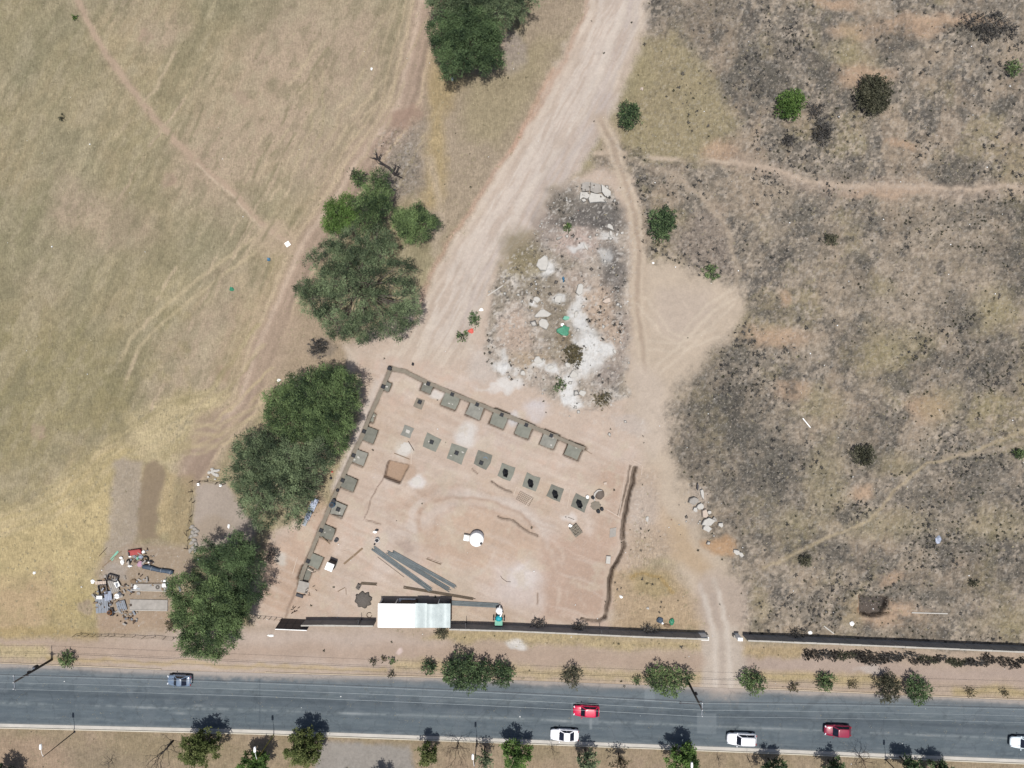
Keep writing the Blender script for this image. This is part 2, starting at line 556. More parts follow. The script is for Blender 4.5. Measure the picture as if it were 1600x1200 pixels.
DARK = [(1130, 560, 45, 36), (1100, 620, 45, 40), (1150, 640, 40, 40), (1215, 488, 55, 17), (1325, 545, 26, 42), (1345, 495, 20, 14), (1490, 500, 30, 40), (1345, 425, 26, 28), (1590, 410, 26, 60), (1365, 350, 46, 18),
        (1430, 355, 26, 11), (1530, 330, 60, 22), (1250, 335, 30, 24), (1300, 380, 30, 10), (1355, 690, 40, 36), (1340, 880, 50, 30), (1240, 590, 24, 30), (1490, 770, 60, 32), (1530, 720, 40, 24), (1540, 400, 40, 18),
        (1090, 20, 50, 40), (1160, 105, 46, 46), (1190, 140, 30, 30), (1285, 205, 18, 22), (1236, 218, 10, 12), (1545, 42, 56, 18), (1400, 60, 30, 24), (1360, 30, 20, 14), (1490, 260, 34, 22), (1540, 570, 60, 50),
        (1420, 590, 50, 14), (1230, 740, 40, 30), (1130, 710, 60, 60), (1180, 800, 46, 60), (1255, 870, 40, 24), (1395, 940, 14, 14), (1260, 950, 20, 20), (1310, 955, 12, 30), (1440, 990, 30, 16), (1500, 850, 50, 24),
        (1310, 795, 20, 12), (1560, 900, 60, 30), (1450, 920, 50, 20), (1290, 120, 30, 30), (1580, 150, 20, 12), (1320, 160, 12, 16), (1440, 560, 26, 16), (1080, 690, 20, 60), (1200, 700, 50, 50)]
for i, q in enumerate(DARK):
    m_, i_ = blob(*q, soft=0.55, w=22, ws=12)
    G.lay(m_ * (0.45 + 0.55 * sstep(-0.3, 0.4, (N_fin + .7 * N_mid)[i_])), i_, (92, 89, 82) if i % 3 else (102, 98, 90), a=0.8, scrub=1.0)
lay(poly([(1060, 360), (1130, 320), (1160, 420), (1120, 430), (1040, 400)], 16, 14), (154, 140, 128), a=0.5, scrub=0.7)
# sandy path across, foot path, faint arcs
PATH = (203, 184, 165)
lay(line([(940, 238), (1010, 243), (1085, 250), (1160, 254), (1250, 276), (1330, 290), (1420, 293), (1700, 292)], 9, 6, 5), (204, 186, 166), a=0.0, scrub=0.0, grass=0.0)
lay(brk(line([(930, 240), (1010, 243), (1085, 250), (1160, 254), (1250, 276), (1330, 290), (1420, 293), (1700, 292)], 6, 4, 5), 40, 720, -.7, .1), (203, 185, 165), a=.85, scrub=0.0, grass=0.0)
lay(line([(1160, 254), (1250, 280), (1330, 294), (1460, 297), (1700, 296)], 18, 14, 9), (190, 170, 152), a=0.5, scrub=0.2)
lay(line([(1195, 890), (1240, 868), (1290, 842), (1360, 812), (1395, 765), (1450, 722), (1520, 706), (1610, 672)], 4, 3, 4), (182, 166, 138), a=0.75, scrub=0.1)
lay(line([(1470, 712), (1530, 708), (1610, 690)], 5, 3, 3), (172, 158, 140), a=0.7, scrub=0.1)
lay(line([(1030, 265), (1090, 300), (1140, 360), (1155, 420), (1140, 470)], 7, 5, 5), (184, 168, 148), a=0.6, scrub=0.1)
lay(line([(985, 250), (1060, 275), (1120, 330), (1150, 380)], 5, 4, 5), (182, 166, 148), a=0.5, scrub=0.1)

# --- ground between the field and the dirt road
lay(poly([(840, -80), (925, -10), (850, 150), (770, 300), (690, 390), (650, 340), (640, 200), (670, 110), (690, 60), (820, 60)], 14, 12), (170, 154, 134), grass=0.9, scrub=0.15, a=0.9)
lay(poly([(655, 40), (690, 110), (740, 120), (690, 180), (700, 260), (690, 330), (655, 330), (668, 200), (660, 120)], 12, 10), (178, 158, 116), a=0.7)
lay(poly([(730, 130), (850, 60), (880, 60), (840, 140), (780, 230), (730, 210)], 20, 14), (160, 149, 118), a=0.6)
lay(poly([(600, 200), (650, 195), (655, 300), (600, 310), (575, 250)], 16, 12), (142, 132, 124), a=0.7, scrub=0.9, stone=0.5)
lay(blob(805, 80, 22, 30, w=10), (160, 150, 146), a=0.5)
# wide trail down the left of the trees
TR = [(690, -60), (668, 20), (645, 110), (630, 170), (600, 215), (560, 270), (520, 330), (475, 400), (440, 480), (410, 560), (385, 630), (330, 690), (295, 740)]
lay(line(TR, 46, 18, 8), (182, 160, 143), a=0.9, grass=0.3)
lay(line(TR, 5, 4, 3, off=11), (204, 184, 164), a=0.8)
lay(line(TR, 5, 4, 3, off=-12), (152, 134, 118), a=0.8)
lay(line(TR, 4, 3, 3, off=0), (164, 146, 128), a=0.6)
lay(line(TR, 3, 2.5, 3, off=-20), (204, 184, 156), a=0.6)
lay(line(TR, 4, 3, 3, off=24), (200, 182, 154), a=0.7)
lay(line(TR, 3, 2, 3, off=36), (192, 174, 146), a=0.6)
lay(line(TR, 3, 2, 4, off=52), (188, 172, 144), a=0.5)
lay(blob(628, 185, 26, 14, -10, w=12), (166, 140, 124), a=0.7, grass=0.1)
lay(line([(672, 250), (690, 340), (680, 400)], 10, 8, 4), (192, 176, 156), a=0.6)
lay(poly([(310, 650), (350, 640), (330, 730), (285, 760), (280, 720)], 12, 8), (160, 140, 124), a=0.7, grass=0.1)
lay(poly([(430, 480), (520, 500), (560, 545), (540, 580), (420, 620), (390, 600)], 16, 12), (178, 158, 138), a=0.7, grass=0.4)
lay(blob(500, 545, 20, 16, w=6), (132, 122, 112), a=0.7, scrub=0.6)
# foot paths of the left field
fp = [(108, -30), (135, 30), (165, 80), (205, 135), (255, 200), (310, 255), (360, 300), (400, 345), (450, 383)]
lay(line(fp, 9, 3, 3), (192, 168, 147), a=0.85, grass=0.1)
lay(line(fp, 14, 8, 4), (182, 162, 140), a=0.45)
lay(line(fp[5:], 2.5, 1.5, 2, off=3), (212, 194, 170), a=0.7)
for o, wd in ((-9, 4), (9, 5)):
    lay(line([(440, 350), (395, 385), (340, 425), (290, 465), (245, 500), (210, 535), (195, 565)], wd + 1, 2.5, 2, 1.2, off=o), (198, 182, 150), a=0.62, grass=0.3)
lay(blob(430, 375, 34, 22, w=10), (190, 170, 148), a=0.6, grass=0.2)
for o in (-16, 0, 13):
    lay(line([(420, 640), (340, 680), (230, 680), (170, 715), (110, 775), (50, 805), (-60, 835)], 5, 4, 4, off=o), (196, 180, 146), a=0.5)
for yy, sl in ((300, 540), (240, 500), (330, 600), (180, 590), (100, 560)):
    lay(line([(sl, yy), (sl + 90, yy - 170)], 3, 2.5, 5), (186, 170, 140), a=0.45)
for o in (-9, 9):
    lay(line([(497, 110), (495, 200), (470, 260)], 2.5, 2, 3, off=o), (186, 172, 140), a=0.5)

# many faint wheel tracks
rt = random.Random(41)
for k_ in range(26):
    x_ = rt.uniform(230, 600); y_ = rt.uniform(120, 560)
    L_ = rt.uniform(120, 320); a_ = R(rt.uniform(54, 68)); q_ = rt.uniform(-14, 14)
    pts = [(x_ - cos(a_) * L_ * .5, y_ + sin(a_) * L_ * .5), (x_ + q_, y_ + q_ * .4), (x_ + cos(a_) * L_ * .5, y_ - sin(a_) * L_ * .5)]
    if max(p_[0] + p_[1] * .55 for p_ in pts) > 715: continue
    for o in ((-8, 8) if k_ % 2 else (0,)):
        lay(brk(line(pts, rt.choice((3, 4, 5)), 2.5, 4, off=o), 30, 600 + k_), rt.choice(((192, 175, 148), (186, 168, 144), (150, 140, 114))), a=.85)
for k_ in range(12):
    o_ = rt.uniform(-60, 90)
    pts = [(420 + o_ * .3, 560 + o_), (330, 650 + o_ * .8), (220, 690 + o_ * .7), (140, 745 + o_ * .6), (40, 810 + o_ * .4), (-60, 830 + o_ * .3)]
    lay(brk(line(pts, rt.choice((3, 4, 6)), 3, 5), 36, 650 + k_), rt.choice(((204, 188, 152), (198, 180, 144), (162, 150, 116))), a=.45)
mst = sstep(0, .5, fbm(PX, PY, 26, 4, 701)) * sstep(620, 760, PY + .9 * PX * (PX < 300)) * (PX < 300) * (PY < 1000)
G.lay(mst.astype(np.float32), ALL, (160, 148, 112), a=.4)
# --- main dirt road
road_l = [(925, -60), (905, 40), (868, 105), (832, 180), (800, 240), (768, 290), (735, 345), (700, 395), (672, 440), (655, 490), (628, 535), (590, 560), (560, 560), (530, 545)]
road_r = [(540, 590), (610, 590), (700, 575), (735, 545), (745, 500), (765, 450), (790, 405), (812, 370), (840, 335), (868, 300), (905, 265), (945, 195), (985, 110), (1010, 40), (1025, -60)]
lay(poly([(540, 545), (640, 480), (700, 430), (800, 380), (860, 300), (930, 262), (990, 280), (1000, 400), (1030, 560), (1040, 700), (1015, 760), (900, 720), (600, 640)], 10, 6), (202, 184, 168), grass=0.0, scrub=0.1, stone=0.3)
lay(poly(road_l + road_r, 11, 9, 5), (210, 195, 179), grass=0.0, scrub=0.05, stone=0.12)
cl = [(975, -60), (955, 40), (925, 110), (890, 180), (850, 240), (812, 300), (775, 355), (740, 405), (710, 460), (690, 520)]
lay(line(cl, 44, 22, 6), (212, 199, 188), a=0.8)
for o, c_, a_ in ((-28, (192, 174, 158), .5), (-22, (220, 208, 196), .6), (4, (194, 180, 168), .5), (8, (222, 211, 200), .5), (20, (192, 180, 170), .5), (-46, (190, 162, 142), 0.75), (-38, (214, 198, 182), 0.5), (-14, (213, 200, 188), 0.6), (14, (214, 202, 190), 0.5), (26, (196, 184, 178), 0.6), (36, (190, 180, 174), 0.6)):
    lay(line(cl, 6, 5, 5, off=-o), c_, a=a_)
lay(line([(865, 110), (838, 160), (818, 200), (800, 235)], 6, 5, 4), (196, 162, 140), a=0.6)
lay(line([(950, 150), (935, 195), (905, 245), (880, 280)], 20, 10, 5), (194, 182, 176), a=0.7)
rs = fbm(u / 9 + W1, v + 3 * W2, 5, 3, 141)
mr, ir = poly(road_l + road_r, 6, 6)
G.lay(mr * sstep(0.0, 0.7, rs[ir]), ir, (218, 204, 190), a=0.45)
G.lay(mr * sstep(0.0, 0.7, -rs[ir]), ir, (192, 174, 158), a=0.55)

# --- building site
site = [(545, 560), (612, 560), (700, 580), (780, 600), (850, 640), (1000, 690), (1015, 730), (1000, 800), (985, 860), (975, 985), (395, 985), (385, 930), (430, 830), (520, 790), (560, 640), (560, 600)]
lay(poly(site, 10, 8), (204, 185, 169), grass=0.0, scrub=0.05, stone=0.15)
msite, isite = poly(site, 10, 8)
G.lay(msite * sstep(0.0, 0.7, fbm(PX, PY, 70, 4, 151)[isite]), isite, (199, 178, 157), a=0.7)
G.lay(msite * sstep(0.1, 0.8, fbm(PX, PY, 40, 4, 161)[isite]), isite, (212, 196, 184), a=0.7)
G.lay(msite * sstep(0.3, 0.8, fbm(PX, PY, 16, 3, 171)[isite]), isite, (212, 184, 166), a=0.4)
lay(poly([(480, 760), (540, 820), (470, 960), (400, 960), (410, 850), (470, 830)], 14, 10), (198, 170, 148), a=0.6)
lay(poly([(850, 845), (900, 830), (960, 850), (945, 970), (840, 970)], 12, 8), (190, 164, 146), a=0.8)
lay(poly([(940, 720), (985, 732), (960, 850), (925, 850), (930, 760)], 8, 5), (192, 166, 146), a=0.7)
lay(blob(745, 830, 100, 58, 12, soft=0.15, w=7), (196, 170, 148), a=0.7)
lay(blob(760, 845, 80, 50, 20, soft=0.5, w=10), (205, 182, 162), a=0.5)
lay(poly([(600, 790), (680, 760), (660, 810), (610, 825)], 8, 6), (190, 164, 144), a=0.6)
lay(line([(590, 850), (660, 815), (720, 770), (800, 790), (860, 830)], 20, 12, 8), (209, 195, 184), a=0.7)
lay(line([(590, 770), (600, 800), (640, 830), (650, 880)], 16, 10, 8), (205, 190, 178), a=0.5)
def ell(cx, cy, rx_, ry_, rot, t0, t1, n=16):
    return [(cx + rx_ * cos(t) * cos(R(rot)) - ry_ * sin(t) * sin(R(rot)), cy + rx_ * cos(t) * sin(R(rot)) + ry_ * sin(t) * cos(R(rot))) for t in np.linspace(R(t0), R(t1), n)]
for args, wd_, c_, a_ in (((748, 832, 108, 62, 14, 150, 400), 9, (214, 200, 188), .6), ((748, 832, 96, 54, 14, 140, 330), 3, (182, 156, 136), .5), ((748, 832, 90, 50, 14, 190, 380), 3, (208, 188, 170), .5), ((748, 832, 70, 40, 14, 160, 340), 3, (188, 162, 142), .4),
                         ((748, 832, 122, 74, 14, 160, 260), 4, (190, 168, 150), .4), ((700, 840, 80, 70, 0, 20, 100), 5, (212, 198, 184), .4)):
    lay(brk(line(ell(*args), wd_ + 1, 3, 4), 40, int(args[2]), -.8, .1), c_, a=min(1, a_ * 1.35))
ssc = fbm((PX * .92 + PY * .39) / 14, (-PX * .39 + PY * .92) + 5 * W1, 5, 3, 731)
G.lay(msite * sstep(.1, .8, ssc[isite]), isite, (216, 200, 186), a=.4)
G.lay(msite * sstep(.1, .8, -ssc[isite]), isite, (188, 166, 148), a=.35)
for pts in ([(600, 640), (640, 655), (720, 690), (800, 720), (960, 790)], [(590, 700), (640, 730), (700, 740)], [(560, 800), (600, 770), (690, 740), (800, 760), (880, 810)], [(860, 850), (900, 900), (930, 960)], [(870, 860), (880, 930), (870, 970)], [(620, 600), (700, 640), (800, 690), (940, 730)]):
    for o in (-7, 7): lay(brk(line(pts, 4, 3, 4, off=o), 30, 740, -.4, .4), (216, 200, 184), a=.45)
lay(poly([(770, 885), (830, 880), (845, 910), (840, 950), (770, 940)], 16, 10), (212, 198, 190), a=0.8)
lay(poly([(690, 900), (730, 890), (745, 930), (705, 935)], 10, 8), (198, 182, 164), a=0.7)
lay(poly([(617, 850), (640, 845), (648, 860), (630, 872)], 4, 3), (182, 164, 152), a=0.7)
for q, c_ in (((727, 680, 17, 20), (224, 218, 212)), ((651, 752, 11, 10), (228, 222, 218)), ((683, 618, 11, 7), (228, 220, 212)), ((800, 655, 12, 11), (214, 210, 208)), ((838, 640, 20, 16), (212, 204, 202)),
              ((632, 702, 12, 10), (224, 218, 210)), ((440, 873, 9, 9), (214, 206, 196)), ((890, 810, 10, 6), (222, 212, 204)), ((640, 735, 10, 14), (196, 172, 152)), ((815, 905, 22, 18), (220, 210, 204))):
    lay(blob(*q, soft=0.4, w=4), c_, a=0.9)
lay(poly([(735, 545), (790, 555), (780, 600), (735, 600)], 10, 6), (205, 194, 184), a=0.7)
lay(line([(590, 600), (570, 650), (548, 705), (525, 760)], 12, 6, 3), (216, 203, 192), a=0.8)
lay(line([(480, 870), (468, 905), (445, 965)], 3, 2, 2), (150, 128, 112), a=0.7)

G.lay(msite * sstep(0.2, 0.7, fbm(PX, PY, 24, 4, 521)[isite]), isite, (208, 194, 174), a=0.5)
# --- rubble ground between the two tracks
rub = [(905, 285), (950, 290), (978, 350), (985, 440), (980, 560), (985, 620), (940, 640), (890, 640), (835, 605), (780, 590), (755, 540), (765, 460), (795, 410), (840, 350), (870, 310)]
mrb, irb = poly(rub, 8, 8)
G.lay(mrb, irb, (184, 172, 159), grass=0.2, scrub=0.5, stone=0.9)
G.lay(mrb * sstep(0.0, 0.5, fbm(PX, PY, 40, 4, 181)[irb]), irb, (148, 139, 124), a=0.7, scrub=0.9)
G.lay(mrb * sstep(0.1, 0.6, fbm(PX, PY, 12, 3, 191)[irb]), irb, (212, 205, 196), a=0.75)
for q, c_, a_ in (((885, 322, 30, 26), (118, 112, 103), .85), ((940, 335, 36, 22), (106, 103, 99), .9), ((920, 345, 40, 10), (110, 106, 104), .6), ((900, 375, 40, 22), (190, 172, 162), .9), ((845, 350, 26, 26), (150, 138, 130), .7),
                  ((955, 430, 16, 50), (142, 134, 128), .8), ((970, 520, 14, 40), (160, 146, 136), .7), ((935, 478, 17, 32), (194, 172, 152), .75), ((950, 510, 14, 24), (192, 170, 150), .65), ((890, 525, 26, 16), (146, 130, 106), .8),
                  ((860, 470, 36, 16), (150, 138, 120), .6), ((815, 410, 26, 20), (150, 138, 104), .7), ((800, 520, 26, 30), (200, 178, 160), .7), ((830, 560, 26, 14), (180, 158, 128), .6), ((955, 590, 18, 26), (150, 138, 130), .7),
                  ((900, 440, 22, 20), (178, 160, 146), .6), ((950, 410, 18, 34), (112, 108, 103), .75), ((905, 345, 50, 9), (104, 100, 96), .7), ((875, 490, 22, 22), (134, 124, 106), .6), ((880, 545, 30, 16), (142, 128, 104), .7), ((845, 445, 30, 14), (140, 130, 112), .7), ((810, 380, 22, 26), (136, 126, 98), .7)):
    lay(blob(*q, soft=0.6, w=12, ws=6), c_, a=a_)
for q, a_ in (((914, 470, 8, 16), .7), ((908, 505, 14, 24), .85), ((925, 540, 22, 20), .9), ((942, 538, 12, 14), .8), ((918, 572, 22, 16), .85), ((893, 595, 16, 14), .9), ((895, 620, 12, 20), .9), ((905, 632, 10, 8), .8),
              ((848, 415, 11, 16), .85), ((905, 385, 14, 6), .75), ((840, 568, 12, 10), .85), ((862, 575, 9, 9), .85), ((793, 578, 14, 10), .85), ((800, 600, 16, 8), .6), ((838, 468, 7, 6), .85), ((868, 468, 12, 7), .8),
              ((945, 400, 10, 14), .5), ((790, 560, 8, 12), .6), ((780, 610, 30, 6), .5), ((952, 365, 14, 6), .6)):
    lay(blob(*q, soft=0.45, w=9, ws=7), (228, 227, 224), a=min(1, a_ * 1.1), scrub=0.0)

# --- track on the right of the rubble
T2 = [(938, 190), (958, 225), (975, 280), (992, 340), (997, 400), (994, 460), (1000, 520), (1010, 580), (1020, 640), (1025, 700), (1045, 760), (1065, 820), (1085, 870), (1110, 920), (1125, 965), (1130, 1080)]
lay(poly([(985, 400), (1035, 405), (1095, 430), (1160, 445), (1165, 480), (1130, 535), (1075, 590), (1040, 640), (1048, 720), (1085, 810), (1135, 900), (1165, 960), (1165, 1085), (1090, 1085), (1095, 980), (1050, 900), (1015, 800),
          (1000, 700), (985, 620), (980, 520)], 16, 14, 6), (199, 183, 164), grass=0.05, scrub=0.05, stone=0.05)
lay(line(T2[:7], 24, 9, 4), (190, 172, 152), a=0.8, grass=0.1, scrub=0.05)
for o, c_ in ((-7, (208, 192, 172)), (7, (206, 190, 170)), (0, (178, 160, 142))):
    lay(line(T2[:8], 5, 3.5, 3, off=o), c_, a=0.7)
lay(poly([(1030, 450), (1110, 450), (1115, 490), (1060, 540), (1020, 510)], 16, 10), (196, 181, 167), a=0.6)
for pts in ([(1140, 470), (1100, 510), (1060, 550), (1030, 580)], [(1150, 455), (1110, 480), (1065, 530)], [(1000, 470), (1040, 520), (1080, 545)], [(1010, 540), (1060, 545), (1120, 520)]):
    for o in (-7, 7): lay(line(pts, 3, 3, 4, off=o), (212, 197, 178), a=0.6)
lay(poly([(990, 560), (1040, 590), (1040, 690), (1020, 720), (995, 690)], 14, 8), (205, 190, 175), a=0.7)
lay(poly([(1035, 790), (1075, 830), (1110, 890), (1090, 900), (1050, 880), (1025, 830)], 12, 8), (190, 167, 138), a=0.8)
lay(poly([(1090, 900), (1120, 900), (1160, 920), (1180, 960), (1165, 990), (1100, 990), (1085, 950)], 12, 8), (186, 170, 156), a=0.8)
lay(line([(1105, 910), (1120, 960), (1128, 1000), (1130, 1080)], 6, 4, 3, off=12), (202, 190, 178), a=0.7)
lay(line([(1105, 910), (1120, 960), (1128, 1000), (1130, 1080)], 6, 4, 3, off=-10), (200, 188, 174), a=0.7)
lay(poly([(985, 730), (1030, 740), (1045, 860), (985, 900), (960, 890)], 14, 10), (192, 172, 152), a=0.8, scrub=0.25, stone=0.4)
lay(blob(1005, 790, 22, 40, 10, w=12), (196, 182, 170), a=0.6)
lay(poly([(960, 895), (1035, 890), (1090, 940), (1095, 985), (950, 985)], 12, 8), (186, 164, 136), a=0.9, scrub=0.25, grass=0.6)
lay(blob(1015, 915, 34, 22, 10, w=8), (162, 147, 108), a=0.6, grass=1.0)
lay(line([(985, 905), (1000, 897), (1030, 903), (1048, 925)], 5, 3, 3), (170, 140, 84), a=0.5)
lay(poly([(680, 640), (940, 640), (1000, 690), (900, 680), (760, 610)], 12, 8), (207, 188, 172), a=0.5)
lay(blob(985, 665, 26, 14, 20, w=8), (200, 188, 178), a=0.6, stone=0.8)
# soil heap and pale spoil beside the broken slabs
lay(poly([(1095, 845), (1130, 830), (1150, 850), (1142, 868), (1110, 866)], 6, 6), (192, 158, 124), a=0.9, scrub=0.1)
lay(blob(1085, 790, 18, 34, w=10), (186, 172, 158), a=0.7, stone=0.9)

# --- back yard on the left
lay(poly([(178, 722), (220, 718), (222, 800), (205, 860), (160, 870), (172, 800)], 6, 5), (170, 157, 142), a=0.85, grass=0.3, stone=.2)
lay(poly([(223, 722), (240, 716), (256, 726), (257, 752), (248, 790), (244, 832), (252, 845), (214, 842), (218, 790)], 5, 4), (148, 131, 111), a=0.88, grass=0.0)
lay(poly([(258, 730), (272, 740), (266, 830), (248, 840), (250, 780)], 6, 5), (190, 170, 132), a=0.7)
lay(poly([(280, 740), (300, 740), (295, 850), (262, 850), (270, 800)], 8, 6), (168, 150, 118), a=0.7)
lay(poly([(302, 755), (350, 755), (380, 800), (400, 820), (395, 850), (340, 860), (300, 850)], 5, 5), (180, 167, 156), a=0.9, grass=0.0)
lay(blob(330, 825, 30, 20, w=8), (166, 150, 132), a=0.6)
lay(poly([(158, 870), (200, 850), (300, 850), (300, 900), (270, 985), (150, 985), (155, 900)], 8, 6), (170, 152, 134), a=0.85, grass=0.1, stone=0.3)
lay(poly([(165, 875), (200, 880), (200, 905), (160, 905)], 5, 4), (178, 168, 158), a=0.7)
lay(blob(130, 950, 14, 10, w=5), (164, 148, 134), a=0.7)
lay(poly([(150, 960), (270, 958), (275, 990), (150, 992)], 8, 6), (178, 156, 134), a=0.8, grass=0.2)

# --- strip between the wall and the street
lay(poly([(-4000, 1003), (0, 1000), (270, 985), (420, 975), (700, 985), (1000, 998), (1700, 1022), (4000, 1050), (4000, 1130), (1700, 1102), (1200, 1080), (800, 1064), (400, 1054), (0, 1041), (-4000, 1030)], 6, 5, 3),
    (184, 166, 148), grass=0.3, scrub=0.05, stone=0.05)
lay(poly([(270, 990), (420, 982), (590, 985), (700, 1010), (560, 1050), (270, 1050), (180, 1040), (150, 1010)], 14, 8), (200, 184, 172), a=0.8, grass=0.0)
vb = [(-60, 1012), (300, 1018), (700, 1022), (1000, 1032), (1300, 1045), (1700, 1062)]
lay(line(vb, 26, 12, 6), (184, 163, 146), a=0.8, grass=0.0)
lay(line([(1150, 1035), (1300, 1040), (1500, 1052), (1700, 1060)], 22, 10, 5), (180, 163, 152), a=0.7)
lay(poly([(690, 985), (850, 990), (1095, 1003), (1095, 1014), (850, 1010), (660, 998)], 6, 6), (183, 166, 127), a=0.8, grass=1.0, scrub=0.3)
lay(poly([(1160, 1005), (1260, 1008), (1250, 1024), (1160, 1024)], 6, 5), (176, 156, 118), a=0.75, grass=1.0, scrub=.2)
lay(poly([(-60, 1008), (80, 1012), (85, 1032), (-60, 1034)], 7, 5), (194, 178, 138), a=0.8, grass=1.0)
lay(poly([(-60, 975), (150, 985), (150, 998), (-60, 1000)], 7, 7), (176, 156, 112), a=0.7, grass=1.0)
lay(line([(80, 1030), (300, 1036), (420, 1042), (600, 1046)], 5, 4, 4), (190, 168, 124), a=0.6)
lay(line([(620, 1040), (800, 1048), (1000, 1056), (1090, 1060)], 14, 8, 6), (190, 172, 134), a=0.75, grass=1.0)
lay(line([(1160, 1055), (1300, 1062), (1400, 1068)], 16, 8, 6), (184, 166, 122), a=0.75, grass=1.0)
lay(line([(1490, 1078), (1600, 1084), (1700, 1088)], 14, 7, 6), (180, 162, 118), a=0.75, grass=1.0)
lay(blob(808, 1009, 19, 7, 3, w=5), (220, 216, 210), a=0.9)
lay(blob(1360, 1048, 22, 7, 3, w=5), (196, 186, 178), a=0.7)
lay(blob(624, 1021, 7, 4, w=3), (232, 212, 206), a=0.7)
lay(line([(-60, 1043), (400, 1056), (800, 1066), (1200, 1080), (1700, 1104)], 8, 5, 4), (204, 182, 160), a=0.6, grass=0.0)
lay(poly([(1096, 985), (1152, 985), (1165, 1020), (1172, 1090), (1092, 1090), (1100, 1030)], 8, 6), (198, 186, 173), a=.85, grass=0.0)
for o in (-11, 11):
    lay(line([(1112, 930), (1124, 975), (1128, 1010), (1131, 1090)], 7, 4, 2, off=o), (212, 201, 189), a=.7)
lay(line([(1112, 930), (1124, 975), (1128, 1010), (1131, 1090)], 6, 4, 2), (182, 168, 156), a=.6)
# --- median below the street
lay(poly([(-4000, 1040), (0, 1136), (400, 1146), (800, 1161), (1200, 1177), (1700, 1198), (4000, 1290), (4000, 5000), (-4000, 5000)], 3, 0, 0), (163, 146, 122), grass=0.8, scrub=0.15)
mm_, im_ = poly([(-60, 1137), (400, 1146), (800, 1161), (1200, 1177), (1700, 1198), (1700, 1320), (-60, 1320)], 3, 0, 0)
G.lay(mm_ * sstep(0.0, 0.6, N_mid[im_]), im_, (148, 134, 108), a=0.7)
G.lay(mm_ * sstep(0.2, 0.8, -N_mid[im_]), im_, (174, 154, 134), a=0.6)
lay(poly([(-40, 1160), (60, 1150), (110, 1165), (130, 1200), (60, 1230), (-40, 1230)], 10, 8), (176, 152, 132), a=0.6)
lay(poly([(100, 1165), (180, 1165), (240, 1200), (120, 1230)], 14, 8), (150, 136, 116), a=0.6)
lay(poly([(505, 1156), (640, 1164), (650, 1260), (485, 1260), (495, 1180)], 6, 6), (160, 155, 149), a=0.9, grass=0.1)
lay(poly([(690, 1185), (760, 1190), (1000, 1195), (1000, 1260), (690, 1260)], 10, 8), (170, 148, 126), a=0.5)

# --- general fine variation of the soil
G.c *= (1 + (0.04 + 0.08 * np.maximum(G.scrub, .5 * G.grass)) * N_fin + (0.03 + 0.18 * G.scrub + 0.07 * G.grass) * N_px + 0.05 * N_mid)[:, None]
pk = sstep(0.5, 0.85, fbm(PX, PY, 3.2, 2, 201)) * np.clip(G.stone * 1.2, 0, 1)
G.lay(pk, ALL, (214, 208, 200), a=0.7)
dk = sstep(0.55, 0.9, fbm(PX, PY, 5.0, 2, 211)) * G.scrub
G.lay(dk, ALL, (66, 64, 62), a=0.75)
G.c[:] = np.clip(G.c, 0.01, 0.6)

# --- relief
G.z[:] = 0.05 * N_mid + 0.03 * N_fin + 0.015 * N_px
near_road = (PY > 1008) & (np.abs(PX - 800) < 4000)
G.z *= np.where(near_road, 0.25, 1.0)
G.z[isite] *= 1 - 0.85 * msite


def relief(mi, h):
    G.z[mi[1]] += mi[0] * h


relief(blob(745, 832, 96, 54, 12, soft=0.5, w=6), 0.45)
relief(blob(905, 540, 70, 80, 0, soft=0.9, w=16), 0.6)
G.z[irb] += mrb * (0.28 * np.maximum(N_fin[irb], 0) + .12 * N_px[irb] + .3 * np.maximum(N_mid[irb], 0))
relief(blob(1125, 850, 26, 18, soft=0.8, w=5), 0.8)
relief(line(cl, 60, 20, 4), -0.12)
TRENCH1 = [(992, 731), (989, 748), (982, 778), (976, 810), (971, 842)]
TRENCH2 = [(974, 849), (970, 868), (957, 890), (951, 930), (946, 966), (936, 970), (910, 967)]
trenches = [(TRENCH1, 7.0, 0.9), (TRENCH2[:5], 5.6, 0.9), (TRENCH2[4:], 4.0, 0.5), ([(984, 729), (980, 752), (974, 778), (966, 805)], 2.6, 0.35),
            ([(778, 806), (800, 813), (815, 822), (828, 832), (840, 837)], 2.4, 0.4), ([(768, 752), (780, 760), (800, 770)], 2.2, 0.35), ([(738, 732), (748, 740)], 1.6, 0.2),
            ([(574, 812), (584, 815), (595, 820)], 2.0, 0.25), ([(839, 928), (839, 944)], 2.0, 0.25), ([(570, 812), (582, 775), (600, 745)], 1.2, 0.12), ([(668, 873), (690, 881)], 1.6, 0.2)]
for pts, wd, dep in trenches:
    m_ = line(pts, wd, 0.9, 0.8, 1.6)
    relief(m_, -dep)
    lay(m_, (54, 41, 34) if dep > 0.3 else (118, 96, 82), a=0.97, stone=0.0)
    lay(line(pts, wd + 5, 3, 2, 2, off=wd * 0.5 + 2), (214, 196, 180), a=0.35)
PIT = [(608, 719), (639, 727), (625, 755), (600, 745)]
m_ = poly(PIT, 1.2, 0, 0.8)
relief(m_, -0.9)
lay(m_, (178, 152, 130), a=0.9)
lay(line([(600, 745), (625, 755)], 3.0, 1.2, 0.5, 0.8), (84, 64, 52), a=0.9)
lay(line([(608, 719), (600, 745)], 1.6, 1.0, 0.5, 0.8), (120, 98, 82), a=0.8)
PIT2 = [(1343, 932), (1378, 932), (1387, 940), (1384, 956), (1378, 962), (1346, 962)]
m_ = poly(PIT2, 2, 1, 2)
relief(m_, -0.8)
lay(m_, (88, 82, 78), a=0.9, stone=0.8)
lay(line([(1384, 934), (1386, 945), (1381, 955)], 5, 2, 1), (38, 30, 28), a=0.9)
